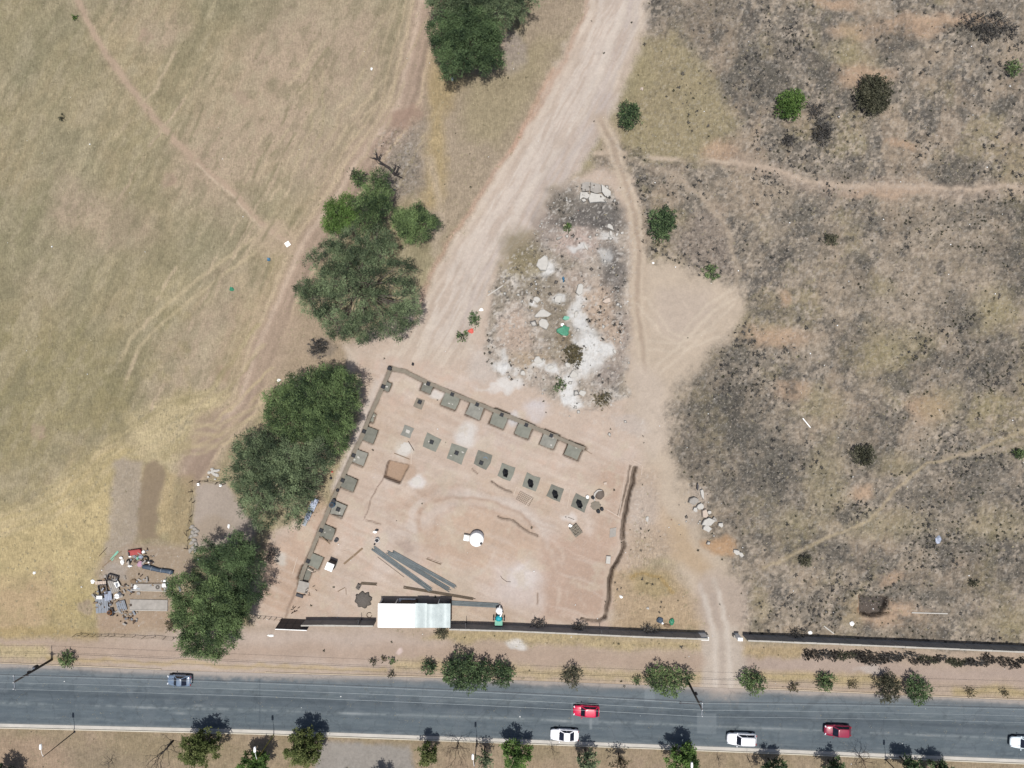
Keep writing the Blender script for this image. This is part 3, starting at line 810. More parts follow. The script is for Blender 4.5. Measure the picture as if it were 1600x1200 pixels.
lay(line([(1345, 960), (1362, 963), (1390, 958)], 3.0, 1.5, 1), (34, 28, 26), a=0.95)
lay(line([(1344, 934), (1342, 956)], 3.0, 2, 1), (150, 116, 88), a=0.8)
relief(line([(1345, 960), (1362, 963), (1390, 958)], 3.0, 1.5, 1), -0.6)
G.c[:] = np.clip(G.c, 0.008, 0.6)
PITS = [(605, 604, 9, 14, .2), (580, 652, 10, 15, .2), (576, 679, 22, 22, .22), (560.5, 715, 22, 22, .22), (544.5, 755, 22, 20, .22), (528, 796, 20, 21, .22), (510.5, 832, 22, 20, .22), (491, 877, 22, 20, .22), (476, 897, 18, 22, .2),
        (667, 605, 17, 16, .3), (704, 626, 24, 24, .35), (742.5, 641, 24, 24, .35), (780, 654, 24, 26, .35), (819, 671, 23, 24, .35), (858.5, 687, 24, 24, .35), (896.5, 704, 24, 24, .4)]
for px_, py_, a_, b_, dp in PITS:
    c_, s_ = cos(R(22.5)), sin(R(22.5))
    q_ = [(px_ + dx * c_ - dy * s_, py_ + dx * s_ + dy * c_) for dx, dy in ((-a_ / 2 - 1, -b_ / 2 - 1), (a_ / 2 + 1, -b_ / 2 - 1), (a_ / 2 + 1, b_ / 2 + 1), (-a_ / 2 - 1, b_ / 2 + 1))]
    m_ = poly(q_, 1.0, 0, 0.6)
    relief(m_, -dp - .45)
    lay(m_, (96, 78, 66), a=.9)
    lay(poly([(x_ + 4, y_ + 3) for x_, y_ in q_], 3, 2, 3), (214, 196, 178), a=.3)
for pts_ in ([(610, 576), (598, 604), (577, 652), (566, 680), (549, 716), (530, 756), (515, 792), (498, 832), (480, 877), (467, 912)], [(610, 575), (632, 580), (668, 598), (706, 614), (746, 631), (784, 646), (822, 662), (860, 679), (900, 696), (914, 701)]):
    m_ = line(pts_, 6.5, 1.0, 0, .8)
    relief(m_, -.5)
    lay(m_, (124, 108, 94), a=.8)
# flat bed under the street
inroad = (PY > 1036 + (PX - 800) * 0.035 - 4) & (PY < 1170 + (PX - 800) * 0.036 + 10)
G.z[inroad] = np.minimum(G.z[inroad], 0.0) * 0.2 - 0.01
far = (np.abs(gx) > 90) | (np.abs(gy) > 70)
G.z[far] = 0.0


def ground_mat():
    m, nt, bs = new_mat('dry_earth')
    N = nt.nodes.new
    L = nt.links.new
    bs.inputs['Roughness'].default_value = 0.95
    bs.inputs['Specular IOR Level'].default_value = 0.1
    soil = N('ShaderNodeAttribute'); soil.attribute_name = 'soil'
    grain = N('ShaderNodeAttribute'); grain.attribute_name = 'grain'
    sep = N('ShaderNodeSeparateColor')
    L(grain.outputs['Color'], sep.inputs[0])
    tc = N('ShaderNodeTexCoord')

    def noise(scale, detail, rough, mapping=None):
        n = N('ShaderNodeTexNoise')
        n.inputs['Scale'].default_value = scale
        n.inputs['Detail'].default_value = detail
        n.inputs['Roughness'].default_value = rough
        if mapping:
            mp = N('ShaderNodeMapping')
            mp.inputs['Rotation'].default_value = mapping[0]
            mp.inputs['Scale'].default_value = mapping[1]
            L(tc.outputs['Object'], mp.inputs['Vector'])
            L(mp.outputs[0], n.inputs['Vector'])
        else:
            L(tc.outputs['Object'], n.inputs['Vector'])
        return n

    def rng_(src, a, b, c, d):
        r = N('ShaderNodeMapRange')
        r.inputs[1].default_value, r.inputs[2].default_value = a, b
        r.inputs[3].default_value, r.inputs[4].default_value = c, d
        L(src, r.inputs[0])
        return r.outputs[0]

    def mul(a, b):
        n = N('ShaderNodeMath'); n.operation = 'MULTIPLY'
        L(a, n.inputs[0])
        if hasattr(b, 'links'): L(b, n.inputs[1])
        else: n.inputs[1].default_value = b
        return n.outputs[0]

    def mix(fac, a, b, mode='MIX'):
        n = N('ShaderNodeMix'); n.data_type = 'RGBA'; n.blend_type = mode
        if hasattr(fac, 'links'): L(fac, n.inputs['Factor'])
        else: n.inputs['Factor'].default_value = fac
        for s, x in (('A', a), ('B', b)):
            if hasattr(x, 'links'): L(x, n.inputs[s])
            else: n.inputs[s].default_value = x
        return n.outputs['Result']

    fine = noise(3.2, 4, 0.7)
    c = soil.outputs['Color']
    g1 = rng_(fine.outputs['Fac'], 0.28, 0.72, 0.80, 1.20)
    cmb = N('ShaderNodeCombineColor'); [L(g1, cmb.inputs[i]) for i in range(3)]
    veg = N('ShaderNodeMath'); veg.operation = 'MAXIMUM'
    L(sep.outputs[0], veg.inputs[0]); L(sep.outputs[1], veg.inputs[1])
    vg = rng_(veg.outputs[0], 0.0, 0.6, 0.35, 1.0)
    c = mix(vg, c, mix(1.0, c, cmb.outputs[0], 'MULTIPLY'))
    # grass fibres
    fib = noise(2.2, 3, 0.7, ((0, 0, R(28)), (2.6, 0.45, 1)))
    g2 = rng_(fib.outputs['Fac'], 0.3, 0.7, 0.80, 1.20)
    cm2 = N('ShaderNodeCombineColor'); [L(g2, cm2.inputs[i]) for i in range(3)]
    c = mix(sep.outputs[0], c, mix(1.0, c, cm2.outputs[0], 'MULTIPLY'))
    # burnt scrub specks
    sp = noise(1.9, 3, 0.62)
    spm = mul(rng_(sp.outputs['Fac'], 0.55, 0.66, 0, 0.6), sep.outputs[1])
    c = mix(spm, c, (0.035, 0.033, 0.033, 1))
    sp2 = noise(2.6, 3, 0.7)
    spm2 = mul(rng_(sp2.outputs['Fac'], 0.56, 0.70, 0, 0.65), sep.outputs[1])
    c = mix(spm2, c, (0.30, 0.26, 0.215, 1))
    # pale pebbles
    vo = N('ShaderNodeTexVoronoi'); vo.inputs['Scale'].default_value = 2.2
    L(tc.outputs['Object'], vo.inputs['Vector'])
    pbm = mul(rng_(vo.outputs['Distance'], 0.10, 0.16, 0.7, 0.0), sep.outputs[2])
    c = mix(pbm, c, (0.40, 0.37, 0.34, 1))
    L(c, bs.inputs['Base Color'])
    bp = N('ShaderNodeBump')
    bp.inputs['Strength'].default_value = 0.55
    bp.inputs['Distance'].default_value = 0.12
    L(fine.outputs['Fac'], bp.inputs['Height'])
    L(bp.outputs['Normal'], bs.inputs['Normal'])
    return m


nyy, nxx = SHAPE
ii = np.arange(nxx * nyy, dtype=np.int32).reshape(nyy, nxx)
F = np.stack([ii[:-1, :-1], ii[:-1, 1:], ii[1:, 1:], ii[1:, :-1]], -1).reshape(-1, 4)
V = np.stack([gx, gy, G.z], -1)
ones = np.ones(len(PX), np.float32)
gm = np_mesh('ground', V, F, True, {'soil': ('FLOAT_COLOR', np.column_stack([G.c, ones])),
                                   'grain': ('FLOAT_COLOR', np.column_stack([G.grass, G.scrub, G.stone, ones]))})
go = link_mesh('ground', gm, ground_mat())
tag(go, kind='structure')


def gsample(px, py, arr):
    """value of a ground layer at photo position(s)"""
    x = (np.asarray(px, float) - 800) * 0.1; y = (600 - np.asarray(py, float)) * 0.1
    ix = np.clip(np.searchsorted(GX, x), 0, nxx - 1); iy = np.clip(np.searchsorted(GY, y), 0, nyy - 1)
    return arr[iy * nxx + ix]


def gz(px, py):
    return float(gsample(px, py, G.z))


# ------------------------------------------------------------------ street, gutter, kerb
def road_n(px):
    return np.interp(px, [-4000, 0, 265, 400, 800, 1200, 1600, 5000], [940, 1038.5, 1049, 1053, 1064, 1079, 1096, 1240])


def road_s(px):
    return np.interp(px, [-4000, 0, 400, 800, 1200, 1600, 5000], [1030, 1130.5, 1140, 1154.5, 1170, 1186.5, 1330])


def strip_mesh(name, px, lo, hi, rows, z, attrs=None, bumpz=None):
    V, A = [], []
    tt = np.linspace(0, 1, rows)
    X = np.repeat(px[None, :], rows, 0); Y = lo[None, :] + (hi - lo)[None, :] * tt[:, None]
    V = np.stack([(X - 800) * 0.1, (600 - Y) * 0.1, np.full_like(X, z)], -1).reshape(-1, 3)
    n = len(px)
    i = np.arange(rows * n).reshape(rows, n)
    F = np.stack([i[1:, :-1], i[1:, 1:], i[:-1, 1:], i[:-1, :-1]], -1).reshape(-1, 4)
    return V, F, X.ravel(), Y.ravel(), np.repeat(tt, n)


rx = np.concatenate([np.linspace(-4000, -60, 30), np.arange(-56, 1660, 2.0), np.linspace(1664, 5000, 30)])
V, F, X, Y, T = strip_mesh('road', rx, road_n(rx) - 1.5, road_s(rx), 50, 0.03)
A = np.tile(np.array(C(101, 112, 119), np.float32), (len(X), 1))


def rlay(m, c, a=1.0):
    A[:] += (m * a)[:, None] * (np.array(C(*c), np.float32) - A)


n1 = fbm(X / 40, T * 40, 1.6, 4, 301); n2 = fbm(X / 12, T * 60, 1.3, 3, 311); n3 = fbm(X, Y, 26, 4, 321); n4 = fbm(X, Y, 6, 3, 331)
rlay(sstep(-0.2, 0.7, n1), (93, 103, 110), 0.6)
rlay(sstep(-0.1, 0.8, -n1), (115, 125, 129), 0.6)
rlay(sstep(0.2, 0.9, n2), (134, 142, 146), 0.4)
n5 = fbm(X / 60, T * 120, 1.2, 3, 351)
rlay(sstep(0.2, .8, n5), (128, 136, 140), .3)
rlay(sstep(0.2, .8, -n5), (80, 90, 98), .35)
for t_ in (.335, .5, .74): rlay(np.exp(-((T - t_ - .002 * n3) / .007) ** 2) * sstep(-.5, .3, n3), (70, 80, 88), .5)
n6 = fbm(X, Y, 18, 3, 361)
rlay(sstep(.45, .8, n6), (72, 80, 86), .35)
rlay(sstep(0.2, 0.9, -n2), (84, 96, 106), 0.35)
rlay(np.exp(-((T - 0.20) / 0.10) ** 2), (124, 134, 140), 0.45)
rlay(np.exp(-((T - 0.47 - 0.02 * n3) / 0.055) ** 2), (77, 87, 95), 0.6)
rlay(np.exp(-((T - 0.56) / 0.05) ** 2), (90, 101, 110), 0.45)
rlay(np.exp(-((T - 0.655) / 0.018) ** 2) * sstep(-0.5, 0.5, n3 + n4), (150, 158, 160), 0.6)       # worn lane line
rlay(np.exp(-((T - 0.27 - 0.004 * n3) / 0.010) ** 2) * sstep(-0.3, 0.6, n3), (140, 148, 152), 0.3)
rlay(np.exp(-((T - 0.80) / 0.10) ** 2), (100, 112, 120), 0.4)
rlay(sstep(0.3, 0.9, n3), (118, 126, 132), 0.35)
rlay(sstep(0.3, 0.9, n4), (86, 96, 104), 0.2)
for x0, x1, t0, t1, c_, a_ in ((1088, 1120, 0.44, 0.78, (128, 137, 142), .55), (893, 936, 0.34, 0.70, (128, 138, 144), .6), (1006, 1023, 0.03, 0.28, (136, 146, 152), .6), (921, 925, 0.6, 0.78, (146, 154, 158), .6),
                              (690, 760, 0.05, 0.12, (120, 126, 134), .4), (404, 407, 0, 0.9, (80, 90, 98), .5), (478, 480, 0.1, 0.9, (92, 102, 110), .3), (1470, 1472, 0, 1, (92, 102, 110), .4)):
    rlay(((X > x0) & (X < x1) & (T > t0) & (T < t1)).astype(np.float32), c_, a_)
for cx, t_, s_ in ((225, 0.66, 14), (282, 0.745, 9), (310, 0.6, 8), (550, 0.66, 20), (880, 0.665, 16), (1200, 0.655, 18), (1450, 0.66, 18)):
    rlay(np.exp(-((X - cx) / s_) ** 2 - ((T - t_) / 0.02) ** 2), (170, 176, 178), 0.55)
# dust carried over the northern edge
edge = 0.03 + 0.02 * fbm(X, Y, 60, 3, 341) + 0.012 * n4
dust = sstep(edge + 0.05, edge - 0.03, T) + .35 * sstep(0.16, 0.03, T + .03 * n3)
dust = np.clip(dust, 0, 1)
rlay(dust, (186, 174, 164), 0.75)
rlay(np.exp(-((X - 1130) / 30) ** 2) * sstep(0.30, 0.0, T + 0.06 * n4), (192, 178, 166), 0.8)
rlay(np.exp(-((X - 370) / 130) ** 2) * sstep(0.16, 0.0, T + 0.05 * n4), (186, 176, 168), 0.8)
rlay(sstep(0.97, 1.0, T), (150, 152, 150), 0.6)
A = np.clip(A * (1 + 0.04 * n4)[:, None], 0.01, 0.6)
rm = np_mesh('street', V, F, False, {'soil': ('FLOAT_COLOR', np.column_stack([A, np.ones(len(A))]))})


def asphalt_mat():
    m, nt, bs = new_mat('old_asphalt')
    N = nt.nodes.new; L = nt.links.new
    a = N('ShaderNodeAttribute'); a.attribute_name = 'soil'
    tc = N('ShaderNodeTexCoord')
    n = N('ShaderNodeTexNoise'); n.inputs['Scale'].default_value = 5; n.inputs['Detail'].default_value = 5; n.inputs['Roughness'].default_value = 0.75
    L(tc.outputs['Object'], n.inputs['Vector'])
    mr = N('ShaderNodeMapRange'); mr.inputs[1].default_value = .3; mr.inputs[2].default_value = .7; mr.inputs[3].default_value = .9; mr.inputs[4].default_value = 1.1
    L(n.outputs['Fac'], mr.inputs[0])
    vo = N('ShaderNodeTexVoronoi'); vo.feature = 'DISTANCE_TO_EDGE'; vo.inputs['Scale'].default_value = 0.22
    nw = N('ShaderNodeTexNoise'); nw.inputs['Scale'].default_value = 1.2; nw.inputs['Detail'].default_value = 3
    L(tc.outputs['Object'], nw.inputs['Vector'])
    va = N('ShaderNodeVectorMath'); va.operation = 'MULTIPLY_ADD'
    L(nw.outputs['Color'], va.inputs[0]); va.inputs[1].default_value = (1.6, 1.6, 0); L(tc.outputs['Object'], va.inputs[2])
    L(va.outputs[0], vo.inputs['Vector'])
    cr = N('ShaderNodeMapRange'); cr.inputs[1].default_value = .004; cr.inputs[2].default_value = .02; cr.inputs[3].default_value = .84; cr.inputs[4].default_value = 1.0
    L(vo.outputs['Distance'], cr.inputs[0])
    mm = N('ShaderNodeMath'); mm.operation = 'MULTIPLY'; L(mr.outputs[0], mm.inputs[0]); L(cr.outputs[0], mm.inputs[1])
    vm = N('ShaderNodeVectorMath'); vm.operation = 'SCALE'
    L(a.outputs['Color'], vm.inputs[0]); L(mm.outputs[0], vm.inputs['Scale'])
    L(vm.outputs[0], bs.inputs['Base Color'])
    bs.inputs['Roughness'].default_value = 0.85
    bs.inputs['Specular IOR Level'].default_value = 0.2
    return m


tag(link_mesh('street', rm, asphalt_mat()), kind='structure')
# gutter
V, F, X, Y, T = strip_mesh('gutter', rx, road_s(rx) + 0.04, road_s(rx) + 5.2, 4, 0.045)
tag(link_mesh('gutter', np_mesh('gutter', V, F), mat('gutter_concrete', C(214, 209, 200), 0.9, var=0.12, scale=0.5)), kind='structure')
kb = MB()
s_ = road_s(rx) + 5.4
top = [((x - 800) * .1, (600 - y) * .1) for x, y in zip(rx, s_)]
ring = lambda dy, z: [(p[0], p[1] - dy, z) for p in top]
n = len(top)
rows = [ring(0, 0.0), ring(0.02, 0.14), ring(0.17, 0.15), ring(0.19, 0.0)]
vv = sum(rows, []); ff = []
for r in range(3):
    for i in range(n - 1):
        a = r * n + i
        ff.append((a + n, a + n + 1, a + 1, a))
kb.add(vv, ff)
tag(kb.build('kerb', mat('kerb_concrete', C(226, 218, 200), 0.9, var=0.1, scale=0.6)), kind='structure')

# thin kerb on the far side, buried in sand in places
for x0_, x1_ in ((-56, 252), (415, 705), (1168, 1385), (1412, 1660)):
    xs_ = np.arange(x0_, x1_ + 1, 4.0)
    b = MB(); yy_ = road_n(xs_) - 2.2; n = len(xs_)
    pr = [[((x - 800) * .1, (600 - y) * .1 + d, z) for x, y in zip(xs_, yy_)] for d, z in ((0.16, 0.0), (0.14, 0.11), (0.02, 0.10), (0.0, 0.0))]
    b.add(sum(pr, []), [(r * n + n + i, r * n + n + i + 1, r * n + i + 1, r * n + i) for r in range(3) for i in range(n - 1)])
    tag(b.build('far_kerb', mat('sandy_kerb', C(214, 198, 176), .9, var=.15, scale=.4)), kind='structure')

# ------------------------------------------------------------------ trees and shrubs
def leaf_arrays(lobes, dens, L, Wd, seed, droop=0.1, low=-0.35, clump=9, spread=0.45, dmul=None):
    """leaf-sized rhombic faces gathered in clumps over lobes (x,y,z,rx,ry,rz)"""
    g = np.random.default_rng(seed)
    Vs, Ts = [], []
    for li, (x, y, z, a, b, c) in enumerate(lobes):
        n = max(14, int(dens * dmul[li] * pi * a * b)) if dmul is not None else max(14, int(dens * pi * a * b))
        nc = max(4, n // clump)
        d = g.normal(size=(nc * 2, 3)); d /= np.linalg.norm(d, axis=1)[:, None]
        d = d[d[:, 2] > low][:nc]
        nc = len(d)
        rad = 0.62 + 0.43 * g.random(nc) ** 0.6
        rad *= 1 + 0.16 * np.sin(5 * np.arctan2(d[:, 1], d[:, 0]) + li * 2.1 + seed) + 0.12 * np.sin(11 * np.arctan2(d[:, 1], d[:, 0]) + li + 3 * seed)
        cc = np.array([x, y, z]) + d * rad[:, None] * np.array([a, b, c])
        ct = 0.42 + 0.28 * g.normal(size=nc) + 0.14 * np.sin(li * 2.7 + seed) + 0.7 * (vnoise(cc[:, 0] * .7 + 50, cc[:, 1] * .7 + 50, 900 + seed % 40) - .5)
        k = np.repeat(np.arange(nc), max(1, n // nc))
        m = len(k)
        pos = cc[k] + g.normal(size=(m, 3)) * np.array([spread, spread, spread * 0.55]) * 0.6
        ax = d[k] * np.array([1, 1, 0.5]) + g.normal(size=(m, 3)) * 0.65
        ax[:, 2] -= droop
        ax /= np.linalg.norm(ax, axis=1)[:, None]
        up = np.array([0, 0, 1.0]) + g.normal(size=(m, 3)) * 0.55
        sd = np.cross(ax, up); sd /= np.linalg.norm(sd, axis=1)[:, None] + 1e-6
        ln = (L * (0.6 + 0.8 * g.random(m)))[:, None]; wd = (Wd * (0.6 + 0.8 * g.random(m)))[:, None]
        q = np.stack([pos, pos + ax * ln * .5 + sd * wd * .5, pos + ax * ln, pos + ax * ln * .5 - sd * wd * .5], 1)
        Vs.append(q.reshape(-1, 3))
        Ts.append(np.repeat(np.clip(ct[k] + 0.12 * g.normal(size=m), 0, 1), 4))
    V = np.concatenate(Vs); T = np.concatenate(Ts)
    F = np.arange(len(V), dtype=np.int32).reshape(-1, 4)
    return V, F, T


def crown_obj(name, lobes, dens, L, Wd, seed, mt, parent, **k):
    V, F, T = leaf_arrays(lobes, dens, L, Wd, seed, **k)
    return link_mesh(name, np_mesh(name, V, F, False, {'tint': ('FLOAT', T)}), mt, parent)


def limb_pts(p0, p1, r, wob=0.08):
    p0 = np.array(p0); p1 = np.array(p1); L = np.linalg.norm(p1 - p0)
    out = []
    for t in (0, 0.3, 0.62, 1.0):
        q = p0 + (p1 - p0) * t
        q[2] = p0[2] + (p1[2] - p0[2]) * (t ** 0.75)
        if 0 < t < 1:
            q = q + np.array([r.uniform(-1, 1), r.uniform(-1, 1), r.uniform(-.3, .3)]) * wob * L
        out.append(q)
    return out


def tree(name, label, cat, lobes_px, h, mt, dens=70, L=0.29, Wd=0.085, seed=1, bark=None, trunk_r=0.22, base=None, group=None, twigs=0, **k):
    """lobes_px: (px, py, radius in photo pixels[, share of the height]) as they show in the photograph"""
    bark = bark or M['bark']
    lob = []; dm = []
    for q in lobes_px:
        dm.append(q[4] if len(q) > 4 else 1.0)
        zc = h * (q[3] if len(q) > 3 and q[3] else 0.62 + 0.11 * sin(q[0] * 1.7 + q[1]))
        x, y, _ = at(q[0], q[1], zc)
        r = q[2] * 0.1 * (1 - zc / H) * 0.95
        lob.append((x, y, zc, r, r, min(max(0.22 * h, r * 0.7), 0.36 * h)))
    rs_ = random.Random(seed * 31)
    for q in list(lob):
        if q[3] < 1.3: continue
        for _ in range(3):
            a_ = rs_.uniform(0, 2 * pi); f_ = rs_.uniform(.75, 1.0)
            rr_ = q[3] * rs_.uniform(.22, .36)
            dm.append(1.0); lob.append((q[0] + cos(a_) * q[3] * f_, q[1] + sin(a_) * q[3] * f_, q[2] + rs_.uniform(-.12, .12) * h, rr_, rr_, rr_ * .8))
    nlimb = len(lobes_px)
    lob = np.array(lob)
    if base is None:
        wts = lob[:, 3] ** 2
        bx, by = (lob[:, 0] * wts).sum() / wts.sum(), (lob[:, 1] * wts).sum() / wts.sum()
    else:
        bx, by, _ = at(*base)
    root = empty(name, (bx, by, 0), label=label, cat=cat, group=group)
    lob[:, 0] -= bx; lob[:, 1] -= by
    r = random.Random(seed)
    zt = h * 0.22
    t = MB()
    t.tube([(0, 0, -0.1), (r.uniform(-.1, .1), r.uniform(-.1, .1), zt * .5), (r.uniform(-.2, .2), r.uniform(-.2, .2), zt)], [trunk_r * 1.25, trunk_r, trunk_r * .85], 7)
    t.build('trunk', bark, root, smooth=True)
    for i, q in enumerate(lob[:nlimb]):
        b = MB()
        end = (q[0], q[1], q[2] + q[5] * 0.25)
        pts = limb_pts((0, 0, zt * 0.9), end, r)
        b.tube(pts, [trunk_r * .6, trunk_r * .45, trunk_r * .3, trunk_r * .08], 5)
        for j in range(2 + twigs):
            s = pts[r.choice((1, 2, 2))]
            e = np.array(end) + np.array([r.gauss(0, .55) * q[3], r.gauss(0, .55) * q[3], r.uniform(-.2, .7) * q[5]])
            mid = (s + e) / 2 + np.array([r.uniform(-.2, .2), r.uniform(-.2, .2), r.uniform(0, .3)]) * q[3] * .4
            b.tube([s, mid, e], [trunk_r * .28, trunk_r * .18, trunk_r * .06], 4)
        b.build('limb', bark, root, smooth=True)
    crown_obj('crown', [tuple(q) for q in lob], dens * 2.5, L, Wd, seed * 13 + 5, mt, root, **{'low': -.1, 'clump': 36, 'spread': .46, 'dmul': dm, **k})
    return root


ML = M
# cluster at the top of the picture
tree('mesquite_tree', 'dark bushy tree at the upper edge, lower crown of the pair beside the dirt road', 'tree',
     [(735, 68, 42), (712, 45, 30), (762, 85, 26), (708, 90, 26), (704, 112, 12), (768, 52, 18), (690, 52, 20), (690, 75, 14), (745, 40, 30), (725, 100, 14)], 8.5, ML['deep_leaf'], dens=85, seed=3)
tree('mesquite_tree', 'dark tree cut by the upper picture edge behind the lower crown of the pair', 'tree',
     [(775, 12, 34), (812, 5, 24), (735, 0, 36), (700, 8, 26), (790, 30, 14), (680, 6, 14), (790, -30, 40), (730, -35, 40)], 8.5, ML['grey_leaf'], dens=70, seed=4, twigs=2)
# big feathery group in the middle
tree('mesquite_tree', 'largest feathery grey-green tree with a sparse centre of bare branches, left of the dirt road', 'tree',
     [(496, 470, 28, .5), (483, 452, 18, .5), (512, 405, 26), (545, 385, 28), (560, 415, 30), (598, 395, 22), (628, 425, 22, .55), (634, 470, 20), (640, 492, 18, .5), (612, 505, 24, .55), (570, 512, 24), (532, 508, 22, .55), (525, 440, 26), (587, 440, 22, 0, .45), (555, 470, 22, .5, .22), (600, 470, 18, .5, .3), (570, 490, 16, .5, .35), (545, 452, 18, .55, .4),
      (590, 372, 20), (545, 522, 12, .5), (512, 492, 16, .5)], 9.0, ML['grey_leaf'], dens=62, L=0.33, Wd=0.075, seed=6, bark=M['grey_bark'], twigs=4, trunk_r=0.3)
tree('mesquite_tree', 'bright green rounded tree on the upper left flank of the feathery tree', 'tree',
     [(532, 335, 25), (522, 350, 16), (545, 320, 16)], 6.5, ML['bright_leaf'], dens=85, seed=7)
tree('mesquite_tree', 'tall olive tree directly below the blackened fallen trunk', 'tree',
     [(588, 300, 23), (591, 322, 20), (574, 325, 20), (594, 280, 15), (570, 348, 18), (588, 345, 14)], 8.0, ML['olive_leaf'], dens=75, seed=8, twigs=1)
tree('mesquite_tree', 'separate round olive tree nearest the dirt road, right of the feathery tree', 'tree',
     [(642, 345, 20), (630, 352, 17), (660, 350, 19), (674, 350, 12), (640, 368, 12), (652, 331, 13), (626, 340, 12), (658, 368, 12)], 5.5, ML['olive_leaf'], dens=80, seed=9)
tree('small_tree', 'small lone green tree above the bright green rounded tree', 'tree', [(560, 279, 9), (553, 275, 6)], 3.5, ML['olive_leaf'], dens=80, L=.35, Wd=.12, seed=10, trunk_r=.1)
# group left of the building site
tree('mesquite_tree', 'dense deep green tree left of the foundation strip, upper one of two touching crowns', 'tree',
     [(500, 615, 38), (532, 605, 28), (545, 630, 18), (470, 615, 30), (440, 628, 24), (510, 660, 32), (475, 655, 34), (432, 648, 18), (530, 665, 22), (525, 690, 18), (510, 590, 18), (450, 660, 26)], 8.5, ML['olive_leaf'], dens=80, L=.3, seed=12, trunk_r=.3)
tree('mesquite_tree', 'sprawling grey-green tree beside the fenced yard, lower one of two touching crowns', 'tree',
     [(415, 715, 36), (392, 725, 28), (372, 745, 20), (440, 755, 34), (405, 765, 28), (412, 805, 19), (470, 780, 24), (460, 812, 14), (485, 725, 30), (500, 710, 22), (395, 790, 20), (388, 695, 20), (425, 690, 20), (450, 720, 30), (475, 750, 26)], 8.0,
     ML['grey_leaf'], dens=62, L=.32, Wd=.08, seed=13, bark=M['grey_bark'], twigs=3, trunk_r=.3)
tree('mesquite_tree', 'dark leafy tree above the big roadside tree, right of the heap of bags', 'tree',
     [(328, 868, 22), (370, 862, 26), (395, 885, 22), (350, 885, 26), (385, 860, 15), (390, 918, 24), (365, 915, 24)], 8.0, ML['deep_leaf'], dens=80, seed=14)
tree('mesquite_tree', 'big deep green tree standing over the roadside end of the wall', 'tree',
     [(293, 922, 27), (335, 940, 34), (310, 965, 32), (345, 980, 32), (318, 995, 28), (292, 950, 22), (362, 960, 24), (340, 1010, 15), (300, 1000, 18), (370, 940, 20), (318, 1012, 12), (345, 1020, 8)], 9.0, ML['olive_leaf'], dens=85, seed=15, trunk_r=.32)

# trees of the median, mostly cut by the lower picture edge: given by the middle of their shadow on the ground
MED = [(22, 1196, 19, 4.6, 'deep_leaf', 'dark tree whose spiky crown rises at the lower left corner of the photo'),
       (330, 1144, 25, 5.0, 'yellow_leaf', 'leafy yellow-green tree with a shadow over the kerb, beside the leafless tree'),
       (412, 1170, 21, 4.6, 'bright_leaf', 'dark green tree behind the second street lamp from the left on the median'),
       (486, 1142, 27, 5.0, 'yellow_leaf', 'leafy yellow-green tree next to the grey paved patch of the median'),
       (600, 1206, 16, 4.6, 'deep_leaf', 'dark tree at the lower edge of the grey paved patch'),
       (672, 1153, 14, 4.6, 'yellow_leaf', 'narrow yellow-green tree right of the grey paved patch'),
       (758, 1162, 12, 4.4, 'grey_leaf', 'thin sparse tree beside the middle street lamp of the median'),
       (806, 1154, 20, 4.6, 'bright_leaf', 'full green tree on the median left of the white saloon car'),
       (914, 1166, 19, 4.4, 'grey_leaf', 'sparse feathery tree below the white saloon car'),
       (966, 1172, 13, 4.2, 'dry_leaf', 'gnarled nearly bare small tree right of the sparse feathery tree'),
       (1061, 1162, 24, 4.8, 'bright_leaf', 'wide green tree on the median around the fourth street lamp'),
       (1200, 1180, 18, 4.6, 'deep_leaf', 'dark tree on the median just right of the white estate car'),
       (1294, 1183, 17, 4.4, 'deep_leaf', 'dark tree on the median below the maroon car'),
       (1406, 1177, 16, 4.6, 'deep_leaf', 'dark tree beside the last street lamp on the right'),
       (1452, 1183, 19, 4.6, 'deep_leaf', 'dark tree on the median, rightmost of its row')]
for i, (sx, sy, r, zc, lf, lab) in enumerate(MED):
    r *= 1.25
    rr = random.Random(50 + i)
    hh = zc * 1.36
    bx_, by_ = (sx - 800) * .1, (600 - sy - 5) * .1
    lobes = []
    for j in range(11):
        f = (j + .5) / 11
        z = hh * (.26 + .62 * f)
        env = r * .1 * (1.0 - .5 * abs(f - .4) / .6)
        a = j * 2.4 + rr.uniform(-.4, .4)
        d = env * rr.uniform(.25, .62) if j < 10 else 0
        k = 1 - z / H
        lobes.append((800 + (bx_ + cos(a) * d) * 10 / k, 600 - (by_ + sin(a) * d) * 10 / k, env * rr.uniform(.42, .6) * 10 / k, z / hh))
    sparse = lf in ('grey_leaf', 'dry_leaf')
    tree('median_tree', lab, 'tree', lobes, hh, ML[lf], dens=9 if lf == 'dry_leaf' else (15 if sparse else 34), L=.34, Wd=.16, seed=60 + i, trunk_r=.11, base=(sx, sy + 5), group='trees planted along the median', spread=.34)


